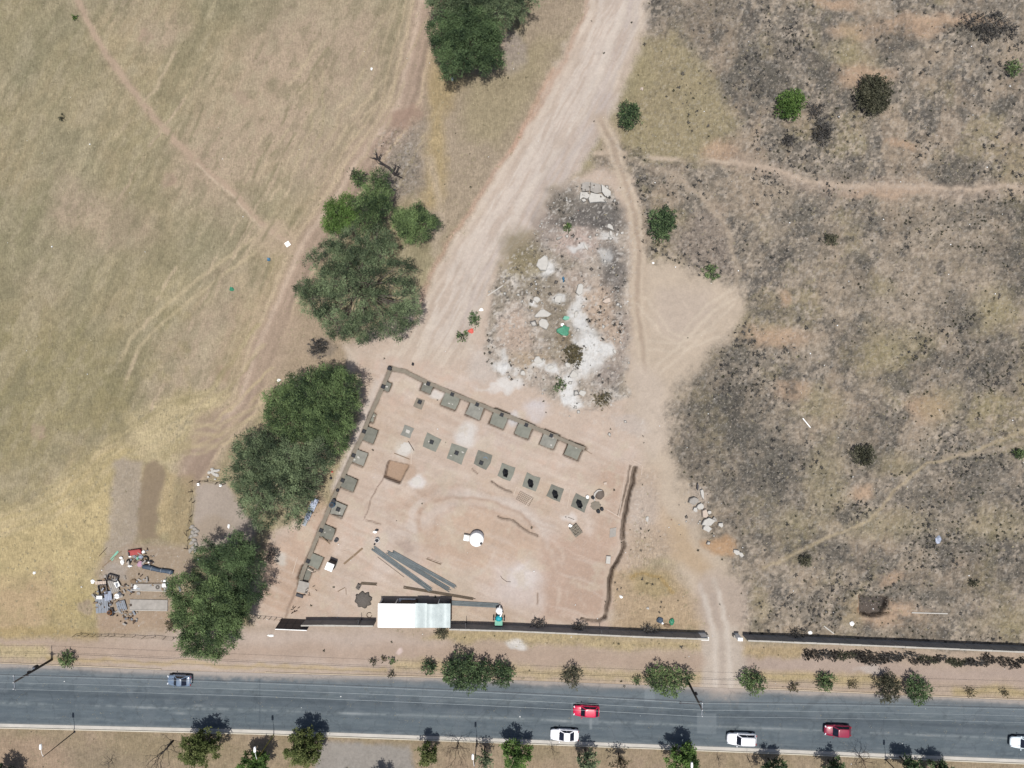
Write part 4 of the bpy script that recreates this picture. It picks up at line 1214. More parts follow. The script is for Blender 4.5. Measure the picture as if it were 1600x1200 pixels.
def bare_tree(name, label, base, h, spread, seed, bark, lean=(0, 0), depth=4, n0=5, r0=0.09, group=None, cat='tree', mt_leaf=None):
    r = random.Random(seed)
    x, y, _ = at(*base)
    root = empty(name, (x, y, 0), label=label, cat=cat, group=group)
    t = MB(); t.tube([(0, 0, -.1), (lean[0] * .2, lean[1] * .2, h * .2), (lean[0] * .35, lean[1] * .35, h * .35)], [r0 * 1.3, r0, r0 * .8], 6)
    t.build('trunk', bark, root, smooth=True)

    def grow(b, p, d, L, rad, dep):
        q = p + d * L
        m = p + d * L * .5 + np.array([r.uniform(-.12, .12) * L for _ in range(3)])
        b.tube([p, m, q], [rad, rad * .8, rad * .6], 4)
        if dep <= 0: return
        for _ in range(r.choice((2, 2, 3))):
            nd = d + np.array([r.gauss(0, .55), r.gauss(0, .55), r.gauss(.05, .3)])
            nd /= np.linalg.norm(nd)
            grow(b, q if r.random() < .7 else m, nd, L * r.uniform(.6, .85), rad * .58, dep - 1)

    for i in range(n0):
        a = 2 * pi * i / n0 + r.uniform(-.5, .5)
        d = np.array([cos(a) * spread + lean[0] * .15, sin(a) * spread + lean[1] * .15, 1.0]); d /= np.linalg.norm(d)
        b = MB(); grow(b, np.array([lean[0] * .33, lean[1] * .33, h * r.uniform(.22, .35)]), d, h * .26, r0 * .6, depth)
        b.build('limb', bark, root)
    return root


bare_tree('bare_tree', 'leafless tree with thin black trunk, alone beside the kerb', (271, 1157), 7.0, .5, 21, M['dead_bark'], lean=(-1.5, -2.0), depth=3, n0=4, r0=.12)
bare_tree('bare_tree', 'leafless spreading tree between the narrow yellow-green tree and the middle street lamp', (716, 1160), 5.5, .9, 22, M['bark'], depth=4, n0=6)
bare_tree('bare_tree', 'leafless spreading tree right of the maroon car shadow, below the street', (1342, 1180), 5.0, 1.0, 23, M['bark'], depth=4, n0=6)
bare_tree('bare_bush', 'low grey leafless bush in the median beside the leaning street lamp', (174, 1188), 2.6, 1.3, 24, M['grey_bark'], depth=4, n0=8, r0=.05, cat='bush')
bare_tree('bare_bush', 'thin dry sapling under the white saloon car on the median', (862, 1165), 3.0, .7, 25, M['bark'], depth=3, n0=4, r0=.05, cat='bush')
bare_tree('bare_bush', 'small bare shrub left of the white estate car tree on the median', (1121, 1183), 2.0, .9, 26, M['dead_bark'], depth=3, n0=5, r0=.05, cat='bush')
bare_tree('bare_bush', 'dry crooked sapling between two dark trees below the white estate car', (1168, 1184), 3.0, .6, 27, M['dead_bark'], depth=3, n0=4, r0=.05, cat='bush')


VG = 'bushes along the upper edge of the street'


def shrub(label, px, py, r, h, lf, dens=70, seed=1, group=None, name='shrub', ry=None, n=5, L=.34, Wd=.13, stems=6, cat='shrub', shape=None):
    rr = random.Random(seed * 7 + 1)
    if group == VG: r *= .9; ry = ry * .9 if ry else None
    zc = h * .5
    cx, cy, _ = at(px, py, zc)
    root = empty(name, (cx, cy, gz(px, py)), label=label, cat=cat, group=group)
    ry = ry or r
    sx, sy = r * .1, ry * .1
    lob = [(0, 0, zc, sx * .72, sy * .72, h * .42)]
    for j in range(n):
        a = 2 * pi * j / n + rr.uniform(-.4, .4)
        q = rr.uniform(.42, .6)
        lob.append((cos(a) * sx * .55, sin(a) * sy * .55, h * rr.uniform(.35, .6), sx * q, sy * q, h * .32))
    if shape:
        lob = [((a - px) * .1, (py - b) * .1, h * .5, c * .1, c * .1, h * .4) for a, b, c in shape]
    b = MB()
    for j in range(stems):
        a = rr.uniform(0, 2 * pi); q = rr.uniform(.3, .95)
        b.tube([(0, 0, 0), (cos(a) * sx * q * .4, sin(a) * sy * q * .4, h * .45), (cos(a) * sx * q, sin(a) * sy * q, h * rr.uniform(.6, .95))], [.035, .025, .008], 4)
    b.build('stems', M['dead_bark'] if lf in ('ash_leaf', 'dark_leaf') else M['bark'], root)
    crown_obj('foliage', lob, dens, L, Wd, seed * 3 + 2, M[lf], root, spread=.22, clump=6)
    return root


# along the street verge
VG = 'bushes along the upper edge of the street'
shrub('small bush beside the left utility pole foot', 104, 1030, 11, 1.6, 'olive_leaf', seed=101, group=VG, ry=13)
shrub('tiny bush, leftmost of the little plants on the bare verge left of the white roof', 583, 1033, 5, .8, 'dark_leaf', seed=102, group=VG, n=3)
shrub('tiny upright dry plant between two small bushes of the bare verge', 599, 1030, 3, .8, 'dry_leaf', seed=103, group=VG, n=3)
shrub('tiny green bush right of the upright dry plant on the verge', 612, 1033, 5, .9, 'olive_leaf', seed=104, group=VG, n=3)
shrub('tiny bush at the very edge of the asphalt below the other little plants', 611, 1053, 5, .8, 'dark_leaf', seed=105, group=VG, n=3)
shrub('lone fresh green bush left of the biggest roadside bush', 670, 1042, 12, 1.8, 'deep_leaf', seed=106, group=VG)
shrub('biggest dark green roadside bush overhanging the street', 727, 1050, 32, 3.4, 'deep_leaf', seed=107, group=VG, dens=95, shape=[(722, 1052, 22), (720, 1034, 15), (738, 1045, 16), (710, 1058, 14), (755, 1050, 13), (750, 1062, 12), (733, 1064, 14), (703, 1048, 12), (758, 1038, 7)])
shrub('dark green round bush right of the biggest roadside bush', 785, 1053, 20, 2.8, 'deep_leaf', seed=108, group=VG, dens=85)
shrub('airy dark bush above the red car', 893, 1057, 17, 2.4, 'dark_leaf', seed=109, group=VG, dens=50)
shrub('small round bush left of the wide olive bush at the right utility pole', 995, 1063, 6, 1.2, 'olive_leaf', seed=110, group=VG)
shrub('wide olive bush at the foot of the right utility pole', 1042, 1062, 34, 2.8, 'olive_leaf', seed=111, group=VG, dens=65, shape=[(1040, 1064, 20), (1025, 1060, 14), (1058, 1060, 16), (1072, 1056, 10), (1045, 1074, 14), (1030, 1045, 8), (1016, 1062, 8)])
shrub('feathery round bush right of the track mouth', 1177, 1067, 20, 2.4, 'olive_leaf', seed=112, group=VG, dens=60)
shrub('thin straw-coloured plant right of the feathery round bush', 1240, 1074, 8, 1.0, 'dry_leaf', seed=113, group=VG, dens=40)
shrub('medium bush on the straw verge above the maroon car', 1290, 1066, 14, 2.0, 'olive_leaf', seed=114, group=VG)
shrub('thin dry plant left of the two large touching bushes', 1334, 1070, 7, 1.0, 'dry_leaf', seed=115, group=VG, dens=40)
shrub('left one of two large touching bushes by the street', 1387, 1074, 23, 2.6, 'dark_leaf', seed=116, group=VG, dens=60)
shrub('right and greener one of two large touching bushes by the street', 1434, 1077, 21, 2.8, 'deep_leaf', seed=117, group=VG, dens=75, ry=25)
shrub('small dry plant on the verge, second from the right picture edge', 1517, 1082, 6, .9, 'dry_leaf', seed=118, group=VG, dens=40)
shrub('small dry plant on the verge nearest the right picture edge', 1570, 1083, 5, .9, 'dry_leaf', seed=119, group=VG, dens=40)
shrub('small round bush in the yellow grass below the corrugated roof', 690, 990, 7, 1.0, 'dark_leaf', seed=120)

# scrub land bushes
shrub('dark green oval bush between the dirt road edge and the olive grass', 983, 180, 16, 2.2, 'deep_leaf', seed=130, ry=21, dens=80)
shrub('vivid green bush in the burnt scrub right of the olive grass', 1236, 163, 20, 2.2, 'bright_leaf', seed=131, ry=23, dens=90)
shrub('large round brown-green bush in the upper right scrub', 1365, 148, 28, 2.6, 'dark_leaf', seed=132, dens=75, n=8)
shrub('small green bush near the upper right corner', 1583, 107, 11, 1.4, 'olive_leaf', seed=133)
shrub('compact dark green bush right of the narrow track', 1035, 350, 20, 2.4, 'deep_leaf', seed=134, ry=25, dens=95)
shrub('loose olive bush above the wide sandy turning place', 1110, 424, 12, 1.2, 'olive_leaf', seed=135, dens=40)
shrub('small blackish bush alone in the middle of the upper scrub', 1300, 372, 9, 1.2, 'dark_leaf', seed=136)
shrub('round blackish bush above the foot path through the scrub', 1350, 713, 17, 1.8, 'dark_leaf', seed=137, dens=65)
shrub('round brown dry bush beside the big white spoil patch', 897, 556, 14, 1.6, 'dry_leaf', seed=138, dens=60, ry=16)
shrub('ashy grey bush below the vivid green bush', 1285, 206, 15, 1.4, 'ash_leaf', seed=139, dens=45, ry=20)
shrub('small ashy bush left of the larger ashy grey bush', 1234, 218, 10, 1.2, 'ash_leaf', seed=140, dens=50)
shrub('thorny grey bush right next to the vivid green bush', 1274, 172, 12, 1.4, 'ash_leaf', seed=141, dens=30)
shrub('long dark ashy thicket near the upper right corner', 1545, 40, 30, 1.6, 'ash_leaf', seed=142, dens=40, shape=[(1555, 38, 18), (1530, 36, 14), (1575, 50, 12), (1510, 34, 10), (1540, 50, 14)])
shrub('tiny bright green bush among the dark rubble weeds', 887, 356, 6, .8, 'bright_leaf', seed=143, n=3)
shrub('small green shrub above the red litter beside the dirt road', 741, 499, 7, 1.2, 'deep_leaf', seed=144, ry=10)
shrub('low pale green plant left of the red litter', 722, 524, 9, .7, 'olive_leaf', seed=145, dens=35)
shrub('dark twiggy bush between the feathery tree and the touching crowns', 497, 543, 14, 1.5, 'ash_leaf', seed=146, dens=40)
shrub('dark small bush in the lowest part of the scrub near the right edge', 1522, 911, 6, 1.0, 'dark_leaf', seed=147)
shrub('green bush at the right picture edge beside the foot path', 1592, 710, 9, 1.2, 'olive_leaf', seed=148)
shrub('dark bush in the burnt hollow left of the foot path', 1258, 876, 9, 1.2, 'dark_leaf', seed=149)
shrub('little green weed in the left field beside the thin foot path', 116, 27, 3, .5, 'bright_leaf', seed=150, n=3)
shrub('little grey weed in the left field left of the thin foot path', 97, 184, 4, .5, 'dark_leaf', seed=151, n=3)
shrub('dry bush at the broken end of the rubble ground', 942, 624, 14, 1.0, 'dry_leaf', seed=152, dens=25)
shrub('weedy olive plant below the yellow-white spoil', 875, 600, 10, .8, 'olive_leaf', seed=153, dens=35)
shrub('dry brown weeds growing against the big roadside tree', 268, 975, 10, .9, 'dry_leaf', seed=154, dens=40)
shrub('pale leafless shrub between the bags and the strip foundation', 425, 868, 10, 1.0, 'ash_leaf', seed=155, dens=30)
for px, py, lab in ((842, 974, 'blackish dry plant growing behind the wall right of the turquoise tarpaulin'), (905, 977, 'blackish dry plant behind the wall below the long trench end'),
                    (1015, 982, 'blackish dry plant behind the wall beside the junk heap'), (1245, 988, 'blackish dry plant behind the wall below the burnt hollow')):
    shrub(lab, px, py, 12, 1.3, 'ash_leaf', dens=40, seed=px, ry=5)

# row of withered plants between the right wall and the path: one of each is like the next
HEDGE = 'row of withered plants below the right wall'
rr = random.Random(5)
protos = []
for i in range(5):
    protos.append(shrub('blackish withered plant in the dense row between wall and path on the right', 1262 + i * 13, 1023 + i * .5, 9, .55, ('withered_leaf', 'withered_leaf', 'ash_leaf', 'withered_leaf', 'dark_leaf')[i], dens=40, seed=170 + i, group=HEDGE, name='withered_plant', ry=6, cat='plant', L=.42, Wd=.16))
x = 1262 + 5 * 13
while x < 1606:
    c = copy_tree(rr.choice(protos))
    p = at(x + rr.uniform(-3, 3), 1024 + (x - 1262) * .03 + rr.uniform(-6, 5), 0)
    c.location = (p[0], p[1], 0)
    c.rotation_euler = (0, 0, rr.choice((0, pi)) + rr.uniform(-.4, .4))
    s = rr.uniform(.6, 1.15); c.scale = (s * 1.3, s * .75, s * .7)
    x += rr.uniform(6, 11)

# blackened fallen tree
x, y, _ = at(602, 262)
root = empty('fallen_tree', (x, y, .1), label='blackened dead tree lying with bare forked branches above the olive tree', cat='dead tree')
b = MB(); b.tube([(1.6, -1.2, .2), (.7, -.2, .4), (-.3, .4, .5), (-1.2, 1.2, .5)], [.26, .22, .18, .12], 7); b.build('trunk', M['dead_bark'], root, smooth=True)
rr = random.Random(9)
for s, e in (((-1.2, 1.2, .5), (-2.0, 1.3, .7)), ((-1.2, 1.2, .5), (-1.4, 2.4, .8)), ((-1.0, 1.0, .5), (-.5, 2.0, .7)), ((1.6, -1.2, .2), (2.4, -.9, .6)), ((1.6, -1.2, .2), (2.5, .3, .9)), ((1.2, -.8, .3), (1.7, .5, .7)), ((1.6, -1.2, .2), (2.9, -1.8, .3)), ((-.3, .4, .5), (-.9, .2, .9))):
    b = MB(); s = np.array(s); e = np.array(e)
    b.tube([s, (s + e) / 2 + np.array([rr.uniform(-.15, .15), rr.uniform(-.15, .15), .1]), e], [.13, .09, .03], 5)
    for _ in range(3):
        q = s + (e - s) * rr.uniform(.4, .95); w = q + np.array([rr.uniform(-.6, .6), rr.uniform(-.6, .6), rr.uniform(0, .4)])
        b.tube([q, w], [.05, .015], 4)
    b.build('branch', M['dead_bark'], root)

# ------------------------------------------------------------------ uncountable ground cover
def tufts(name, n, weight, mt, seed, rmin, rmax, h, blades, tint0=.5):
    g = np.random.default_rng(seed)
    ptx = g.random(n * 6) * 1640 - 20; pty = g.random(n * 6) * 1240 - 20
    keep = g.random(n * 6) < weight(ptx, pty)
    ptx, pty = ptx[keep][:n], pty[keep][:n]
    n = len(ptx)
    bx, by = (ptx - 800) * .1, (600 - pty) * .1
    bz = gsample(ptx, pty, G.z)
    k = np.repeat(np.arange(n), blades); m = len(k)
    r = (rmin + (rmax - rmin) * g.random(n) ** 2)[k]
    a = g.random(m) * 2 * pi
    tip = np.stack([bx[k] + np.cos(a) * r, by[k] + np.sin(a) * r, bz[k] + h * (0.3 + .7 * g.random(m)) * r / rmax], -1)
    w = r * .28
    c0 = np.stack([bx[k] - np.sin(a) * w, by[k] + np.cos(a) * w, bz[k] - .02], -1)
    c1 = np.stack([bx[k] + np.sin(a) * w, by[k] - np.cos(a) * w, bz[k] - .02], -1)
    V = np.stack([c0, c1, tip], 1).reshape(-1, 3)
    T = np.repeat(np.clip(tint0 + .25 * g.normal(size=n), 0, 1)[k], 3)
    o = link_mesh(name, np_mesh(name, V, np.arange(len(V)).reshape(-1, 3), False, {'tint': ('FLOAT', T)}), mt)
    return tag(o, kind='stuff')


SPK = fbm(PX, PY, 60, 4, 401); SPK2 = fbm(PX, PY, 140, 3, 411)
wd = lambda x, y: np.clip(gsample(x, y, G.scrub * (0.25 + 1.2 * sstep(-.1, .8, SPK + .3 * SPK2))) - .1, 0, 1) ** 1.5
tag(tufts('burnt_tufts', 6000, wd, M['ash_leaf'], 1, .12, .42, .35, 8, .25), 'small burnt grey and black tufts scattered over the scrub', 'tufts')
DOT = np.zeros(len(PX), np.float32)
for q in ((1430, 500, 70, 50), (1490, 600, 90, 40), (1300, 262, 60, 14), (1490, 255, 50, 26), (1540, 330, 60, 30), (1400, 440, 50, 40), (1400, 735, 30, 20), (1330, 790, 40, 14), (1500, 640, 90, 30), (1560, 540, 50, 60), (1290, 950, 30, 30), (1400, 985, 90, 24), (1540, 780, 60, 60),
          (1440, 840, 60, 40), (1370, 940, 60, 40), (1560, 400, 40, 40), (1460, 700, 50, 20), (1480, 350, 60, 30)):
    DOT += np.exp(-((PX - q[0]) / q[2]) ** 2 - ((PY - q[1]) / q[3]) ** 2)
wd2 = lambda x, y: np.clip(gsample(x, y, G.scrub * (.06 + .9 * DOT * sstep(-.35, .3, SPK) + .35 * sstep(.4, .8, SPK))), 0, 1)
tag(tufts('charred_tufts', 6000, wd2, M['dark_leaf'], 2, .13, .27, .3, 10, .10), 'round blackish tufts dotted in patches over the right scrub', 'tufts')
wd3 = lambda x, y: np.clip(gsample(x, y, G.grass) * .8 - .1, 0, 1)
tag(tufts('dry_grass', 16000, wd3, M['straw'], 3, .1, .3, .1, 5, .5), 'short dry straw-coloured grass of the field and verges', 'grass')

# ------------------------------------------------------------------ perimeter wall
def wall_run(label, pts, h, name='perimeter_wall', th=.2):
    """pts: base line in photo pixels, left to right"""
    P = [at(*p)[:2] for p in pts]
    root = empty(name, (P[0][0], P[0][1], 0), label=label, cat='wall')
    o = P[0]
    b, cpp = MB(), MB()
    for i in range(len(P) - 1):
        (x0, y0), (x1, y1) = P[i], P[i + 1]
        L = math.hypot(x1 - x0, y1 - y0); a = math.atan2(y1 - y0, x1 - x0)
        c = ((x0 + x1) / 2 - o[0], (y0 + y1) / 2 - o[1])
        b.box((c[0], c[1], h / 2 - .1), (L, th - .02, h + .2), a)
        rj = random.Random(int(L * 100)); nb = max(2, int(L / 1.6))
        for q in range(nb):
            t0 = (q + .5) / nb - .5
            cpp.box((c[0] + cos(a) * t0 * L, c[1] + sin(a) * t0 * L, h + .03 + rj.uniform(-.02, .05)), (L / nb - .02, th + rj.uniform(0, .07), .09), a + rj.uniform(-.012, .012))
    b.build('wall_face', M['wall'], root)
    cpp.build('coping', M['wall_top'], root)
    # piers every 3 m
    tot = 0.0
    for i in range(len(P) - 1):
        (x0, y0), (x1, y1) = P[i], P[i + 1]
        L = math.hypot(x1 - x0, y1 - y0); a = math.atan2(y1 - y0, x1 - x0)
        n = max(1, int(L / 3.2))
        for j in range(n):
            t = (j + .5) / n
            MB().box((x0 + (x1 - x0) * t - o[0], y0 + (y1 - y0) * t - o[1], h / 2 - .05), (.24, th + .06, h + .1), a).build('pier', M['wall'], root)
    return root


wall_run('grey wall running from behind the gate to the white roof, short left piece', [(478, 968.5), (530, 968.6), (588, 969.5)], 2.5)
wall_run('long grey wall between the corrugated roof and the white gate post of the track', [(704, 974.5), (800, 977), (900, 981.5), (1000, 986), (1100, 989.5)], 2.5)
wall_run('long grey wall right of the track mouth, above the withered plants', [(1160, 991.5), (1300, 997), (1450, 1003.5), (1700, 1014)], 2.5)
# gate posts of the track
for px, py, ln, lab in ((1096, 990.5, 1.7, 'white rendered gate post block at the end of the long middle wall'), (1150, 991.5, 1.0, 'white rendered gate post block at the start of the right wall')):
    x, y, _ = at(px, py)
    root = empty('gate_post', (x, y, 0), R(-2), lab, 'gate post')
    MB().box((0, 0, .98), (ln * .62, .42, 2.0)).build('pillar', M['white_paint'], root)
    MB().rbox((0, 0, 2.04), (ln * .62 + .14, .54, .12), b=.03).build('cap', M['white_paint'], root)
    MB().box((ln * .32 + .17 if px < 1120 else -ln * .32 - .17, 0, .45), (.3, .36, .95)).build('base_block', M['mid_concrete'], root)

# entrance gate leaf, dark framed, beside the big tree
x0, y0, _ = at(441, 966.5); x1, y1, _ = at(478, 968)
L = math.hypot(x1 - x0, y1 - y0) + 1.0
root = empty('entrance_gate', (x0, y0, 0), math.atan2(y1 - y0, x1 - x0), 'tall dark steel gate leaf with barred panels beside the big tree', 'gate')
root.rotation_euler = (R(10), 0, math.atan2(y1 - y0, x1 - x0))
GH = 3.0
for i in range(5):
    MB().box((L * i / 4, 0, GH / 2), (.12, .1, GH)).build('upright', M['dark_metal'], root)
for zc in (.08, GH * .5, GH):
    MB().box((L / 2, 0, zc), (L + .1, .09, .12)).build('rail', M['dark_metal'], root)
for i in range(4):
    for z0 in (0, 1):
        MB().box((L * (i + .5) / 4, .02, GH * (.25 + .5 * z0)), (L / 4 - .12, .02, GH * .5 - .12)).build('panel', M['gate_panel'], root)
MB().box((L / 2, -.05, GH + .09), (L + .1, .12, .05)).build('sunlit_white_rail', M['white_paint'], root)  # top of the dark gate coloured white to imitate sun on it
# low wire fence continuing left under the tree, and the yard fence
def wire_fence(label, pts, h, n, mt=M['dark_wood'], wires=(.4, .8), tilt=.05, pr=.05):
    P = [at(*p)[:2] for p in pts]
    root = empty('wire_fence', (P[0][0], P[0][1], 0), label=label, cat='fence')
    r = random.Random(len(label)); tot = []
    for i in range(len(P) - 1):
        for j in range(n):
            t = j / n; tot.append((P[i][0] + (P[i + 1][0] - P[i][0]) * t - P[0][0], P[i][1] + (P[i + 1][1] - P[i][1]) * t - P[0][1]))
    tot.append((P[-1][0] - P[0][0], P[-1][1] - P[0][1]))
    tops = []
    for q in tot:
        d = (r.uniform(-tilt, tilt) * h, r.uniform(-tilt, tilt) * h)
        MB().tube([(q[0], q[1], -.05), (q[0] + d[0], q[1] + d[1], h)], [pr, pr * .8], 6).build('post', mt, root)
        tops.append((q, d))
    for z in wires:
        MB().tube([(q[0] + d[0] * z, q[1] + d[1] * z, h * z) for q, d in tops], .015, 4).build('wire', M['rust'], root)
    return root


wire_fence('thin rail fence joining the big tree and the dark steel gate', [(392, 961), (415, 964), (441, 966)], 1.2, 3, M['dark_metal'])
wire_fence('low wire fence with leaning posts along the bottom of the cluttered back yard', [(118, 991), (180, 993), (275, 995)], 1.1, 6, wires=(.35, .65, .95), tilt=.2, pr=.04)
wire_fence('rough pole fence on the upper and left side of the swept yard', [(352, 756), (325, 752), (301, 751), (302, 785), (298, 825), (294, 858)], 1.1, 2, wires=(.5, .9), tilt=.35, pr=.07)
wire_fence('stubby stick fence running beside the heap of bags', [(300, 778), (296, 812), (292, 838)], .9, 1, wires=(.7,), tilt=1.0, pr=.05)

# ------------------------------------------------------------------ open-fronted site shelter by the wall
RZ = 2.6
rx0, ry0, _ = at(590.5, 943.5, RZ); rx1, ry1, _ = at(703.3, 980.8, RZ)
xm = at(648.5, 0, RZ)[0]
root = empty('site_shelter', ((rx0 + rx1) / 2, (ry0 + ry1) / 2, 0), R(-.6), 'open-fronted site shed under a bright white roof and a corrugated sheet roof', 'shed')
cx, cy = (rx0 + rx1) / 2, (ry0 + ry1) / 2
lx0, lx1, lm, ly0, ly1 = rx0 - cx, rx1 - cx, xm - cx, ry0 - cy, ry1 - cy
MB().box(((lx0 + lm) / 2, (ly0 + ly1) / 2, RZ), (lm - lx0, ly0 - ly1, .1)).build('white_roof', M['white_roof'], root)
# three corrugated sheets
nS = 3
wS = (lx1 - lm) / nS
for i in range(nS):
    b = MB(); xs = np.linspace(lm + .01 + i * wS, lm + (i + 1) * wS + .05, 25)
    top = [(xx, .025 * sin((xx - lm) * 2 * pi / .16)) for xx in xs]
    z0 = RZ + .02 + .004 * (i % 2)
    for k in range(len(top) - 1):
        (xa, za), (xb, zb) = top[k], top[k + 1]
        b.quad((xa, ly1 + .02 * i, z0 + za), (xb, ly1 + .02 * i, z0 + zb), (xb, ly0 + .12 - .1 * (i == 1), z0 + .08 + zb), (xa, ly0 + .12 - .1 * (i == 1), z0 + .08 + za))
    b.build('roof_sheet', M['zinc'], root)
for yy in (ly0 - .12, (ly0 + ly1) / 2, ly1 + .12):
    MB().box(((lx0 + lx1) / 2, yy, RZ - .12), (lx1 - lx0 - .1, .1, .12)).build('roof_beam', M['wood'], root)
for px_, mt_ in ((lx0 + .2, 'white_paint'), (lx0 + 2.6, 'white_paint'), (lm - .1, 'dark_wood'), (lx1 - 1.9, 'white_paint'), (lx1 - .15, 'dark_wood')):
    MB().box((px_, ly0 - .1, (RZ - .2) / 2), (.12, .12, RZ - .2)).build('post', M[mt_], root)
MB().box(((lx0 + lx1) / 2, ly1 + .1, 1.2), (lx1 - lx0 - .2, .1, 2.4)).build('back_wall', M['dark_wood'], root)
MB().box((lx0 + .06, (ly0 + ly1) / 2, 1.2), (.08, ly0 - ly1 - .3, 2.4)).build('side_wall', M['dark_wood'], root)
MB().box((lx1 - .06, (ly0 + ly1) / 2, 1.2), (.08, ly0 - ly1 - .3, 2.4)).build('side_wall', M['dark_wood'], root)
MB().box((lm, (ly0 + ly1) / 2, 1.2), (.08, ly0 - ly1 - .3, 2.4)).build('partition', M['dark_wood'], root)
MB().box((lm - 1.2, ly0 - .03, 1.25), (2.4, .06, 2.1)).build('front_board', M['dark_wood'], root)
tag(MB().box((at(637, 936)[0], at(637, 936)[1] , .55), (2.6, .5, .08), R(-1)).build('pale_plank', M['white_paint'], None), 'white board lying in front of the open site shed', 'board')
for px, py, lab in ((565, 967, 'short black post behind the left wall piece'), (729, 972, 'short black post behind the wall right of the corrugated roof'), (937, 983, 'thin black post behind the long middle wall')):
    x, y, _ = at(px, py)
    r_ = empty('steel_post', (x, y, 0), label=lab, cat='post')
    MB().lathe([(.05, 0), (.05, 2.4)], 8).build('shaft', M['dark_metal'], r_)
    MB().box((0, .25, 2.35), (.09, .8, .07)).build('bracket', M['dark_metal'], r_)
    MB().lathe([(.11, 0), (.11, .05)], 8).build('base_flange', M['dark_metal'], r_)

# ------------------------------------------------------------------ foundations
ROT = R(-22.5)


def footing(label, px, py, size, stub=None, tone='wet_concrete', col_h=.5, rz=None, group=None, kind='stub', notch=False):
    x, y, _ = at(px, py)
    rz = ROT if rz is None else rz
    r = random.Random(int(px * 7 + py))
    dep = {(q[0], q[1]): q[4] for q in PITS}.get((px, py), 0.0)
    root = empty('footing_pad', (x, y, gz(px, py) + .45 - .1 if dep else gz(px, py)), rz, label, 'footing', group)
    a, b_ = size[0] * .05, size[1] * .05
    P = []
    for sx, sy in ((-1, -1), (0, -1.02), (1, -1), (1.02, 0), (1, 1), (0, 1.0), (-1, 1), (-1.02, 0)):
        P.append((sx * a * r.uniform(.88, 1.06), sy * b_ * r.uniform(.88, 1.06)))
    if tone == 'wet_concrete': tone = r.choice(('wet_concrete', 'pad_a', 'pad_b', 'wet_concrete'))
    MB().prism(P, -.6, .1).build('pad', M[tone], root)
    for _ in range(r.choice((0, 1, 2))):
        MB().blob((r.uniform(-.6, .6) * a, r.uniform(-.6, .6) * b_, .1), (r.uniform(.08, .25), r.uniform(.08, .2), .04), r.randint(0, 99), .4, 7, 4).build('mortar_splash', M['pale_concrete'], root)
    m = MB()
    dx = dy = 0.0
    if stub:
        wx, wy, _ = at(*stub)
        ex, ey = wx - x, wy - y
        dx, dy = ex * cos(-rz) - ey * sin(-rz), ex * sin(-rz) + ey * cos(-rz)
    if kind == 'stub':
        MB().rbox((dx, dy, .05 + col_h * .25), (.62, .62, col_h * .5), b=.03).build('column_base', M['dark_rebar'], root)
        for sx in (-1, 1):
            for sy in (-1, 1):
                m.tube([(dx + sx * .2, dy + sy * .2, .1), (dx + sx * .2, dy + sy * .2, .4 + col_h)], .018, 4)
        m.build('rebar', M['rust'], root)
    elif kind == 'cage':
        # tall column reinforcement, bars and close stirrups, leaning a little
        ln = at(px, py)
        for sx in (-1, 1):
            for sy in (-1, 1):
                m.tube([(dx + sx * .22, dy + sy * .22, .05), (dx + sx * .22 + .3, dy + sy * .22 - .35, 2.5)], .05, 5)
        m.build('rebar', M['dark_rebar'], root)
        s = MB()
        for i in range(12):
            t = i / 11.0; z = .15 + 1.7 * t; ox, oy = dx + .3 * t, dy - .35 * t
            q = .27
            s.tube([(ox - q, oy - q, z), (ox + q, oy - q, z), (ox + q, oy + q, z), (ox - q, oy + q, z), (ox - q, oy - q, z)], .045, 4)
        s.build('stirrups', M['dark_rebar'], root)
        MB().rbox((dx, dy, .12), (.6, .6, .2), b=.03).build('column_base', M['dark_rebar'], root)
    elif kind == 'open':
        MB().rbox((dx, dy, .11), (.66, .5, .16), b=.03).build('column_base', M['pale_concrete'], root)
        MB().box((dx, dy + .3, .06), (.6, .3, .06)).build('recess', M['dark_rebar'], root)
    return root


LEFT = [(605, 604, (9, 14), (598.5, 604), 'uppermost small footing of the left foundation strip'), (580, 652, (10, 15), (577, 651), 'second small footing of the left foundation strip'),
        (576, 679, (22, 22), (568.5, 674), 'topmost full square footing of the left foundation strip'), (560.5, 715, (22, 22), (552, 711.5), 'second full square footing of the left foundation strip'),
        (544.5, 755, (22, 20), (535, 750.5), 'footing with a boarded lower edge just above the blue drum'), (528, 796, (20, 21), None, 'square footing beside the blue drum on the left foundation strip'),
        (510.5, 832, (22, 20), (501.5, 829), 'footing with a plank under its lower edge, level with the small drum'), (491, 877, (22, 20), (481, 877), 'footing left of the portable toilet on the left foundation strip'),
        (476, 897, (18, 22), (470.5, 903), 'lowest greenish footing of the left foundation strip')]
for px, py, s, st, lab in LEFT:
    footing(lab, px, py, s, st, col_h=.5, group='square footings along the left foundation strip')
tag(MB().prism([at(*p)[:2] for p in ((468, 907), (484, 911), (480, 928), (463, 924))], -.2, .05).build('concrete_slab', M['mid_concrete']), 'pale grey slab below the lowest greenish footing', 'slab')
TOPR = [(667, 605, (17, 16), (669, 599.5), 'first small rough footing of the upper foundation strip'), (704, 626, (24, 24), (706.5, 616), 'second footing of the upper foundation strip counted from the corner'),
        (742.5, 641, (24, 24), (745.5, 632), 'third footing of the upper foundation strip, smooth and grey'), (780, 654, (24, 26), (784, 648), 'fourth footing of the upper foundation strip, streaked pale'),
        (819, 671, (23, 24), (822.5, 664), 'fifth footing of the upper foundation strip with white splashes'), (858.5, 687, (24, 24), (861.5, 680.5), 'sixth footing of the upper foundation strip'),
        (896.5, 704, (24, 24), (900, 696), 'last footing of the upper foundation strip with a white dot')]
for px, py, s, st, lab in TOPR:
    footing(lab, px, py, s, st, tone='wet_concrete', group='square footings along the upper foundation strip')
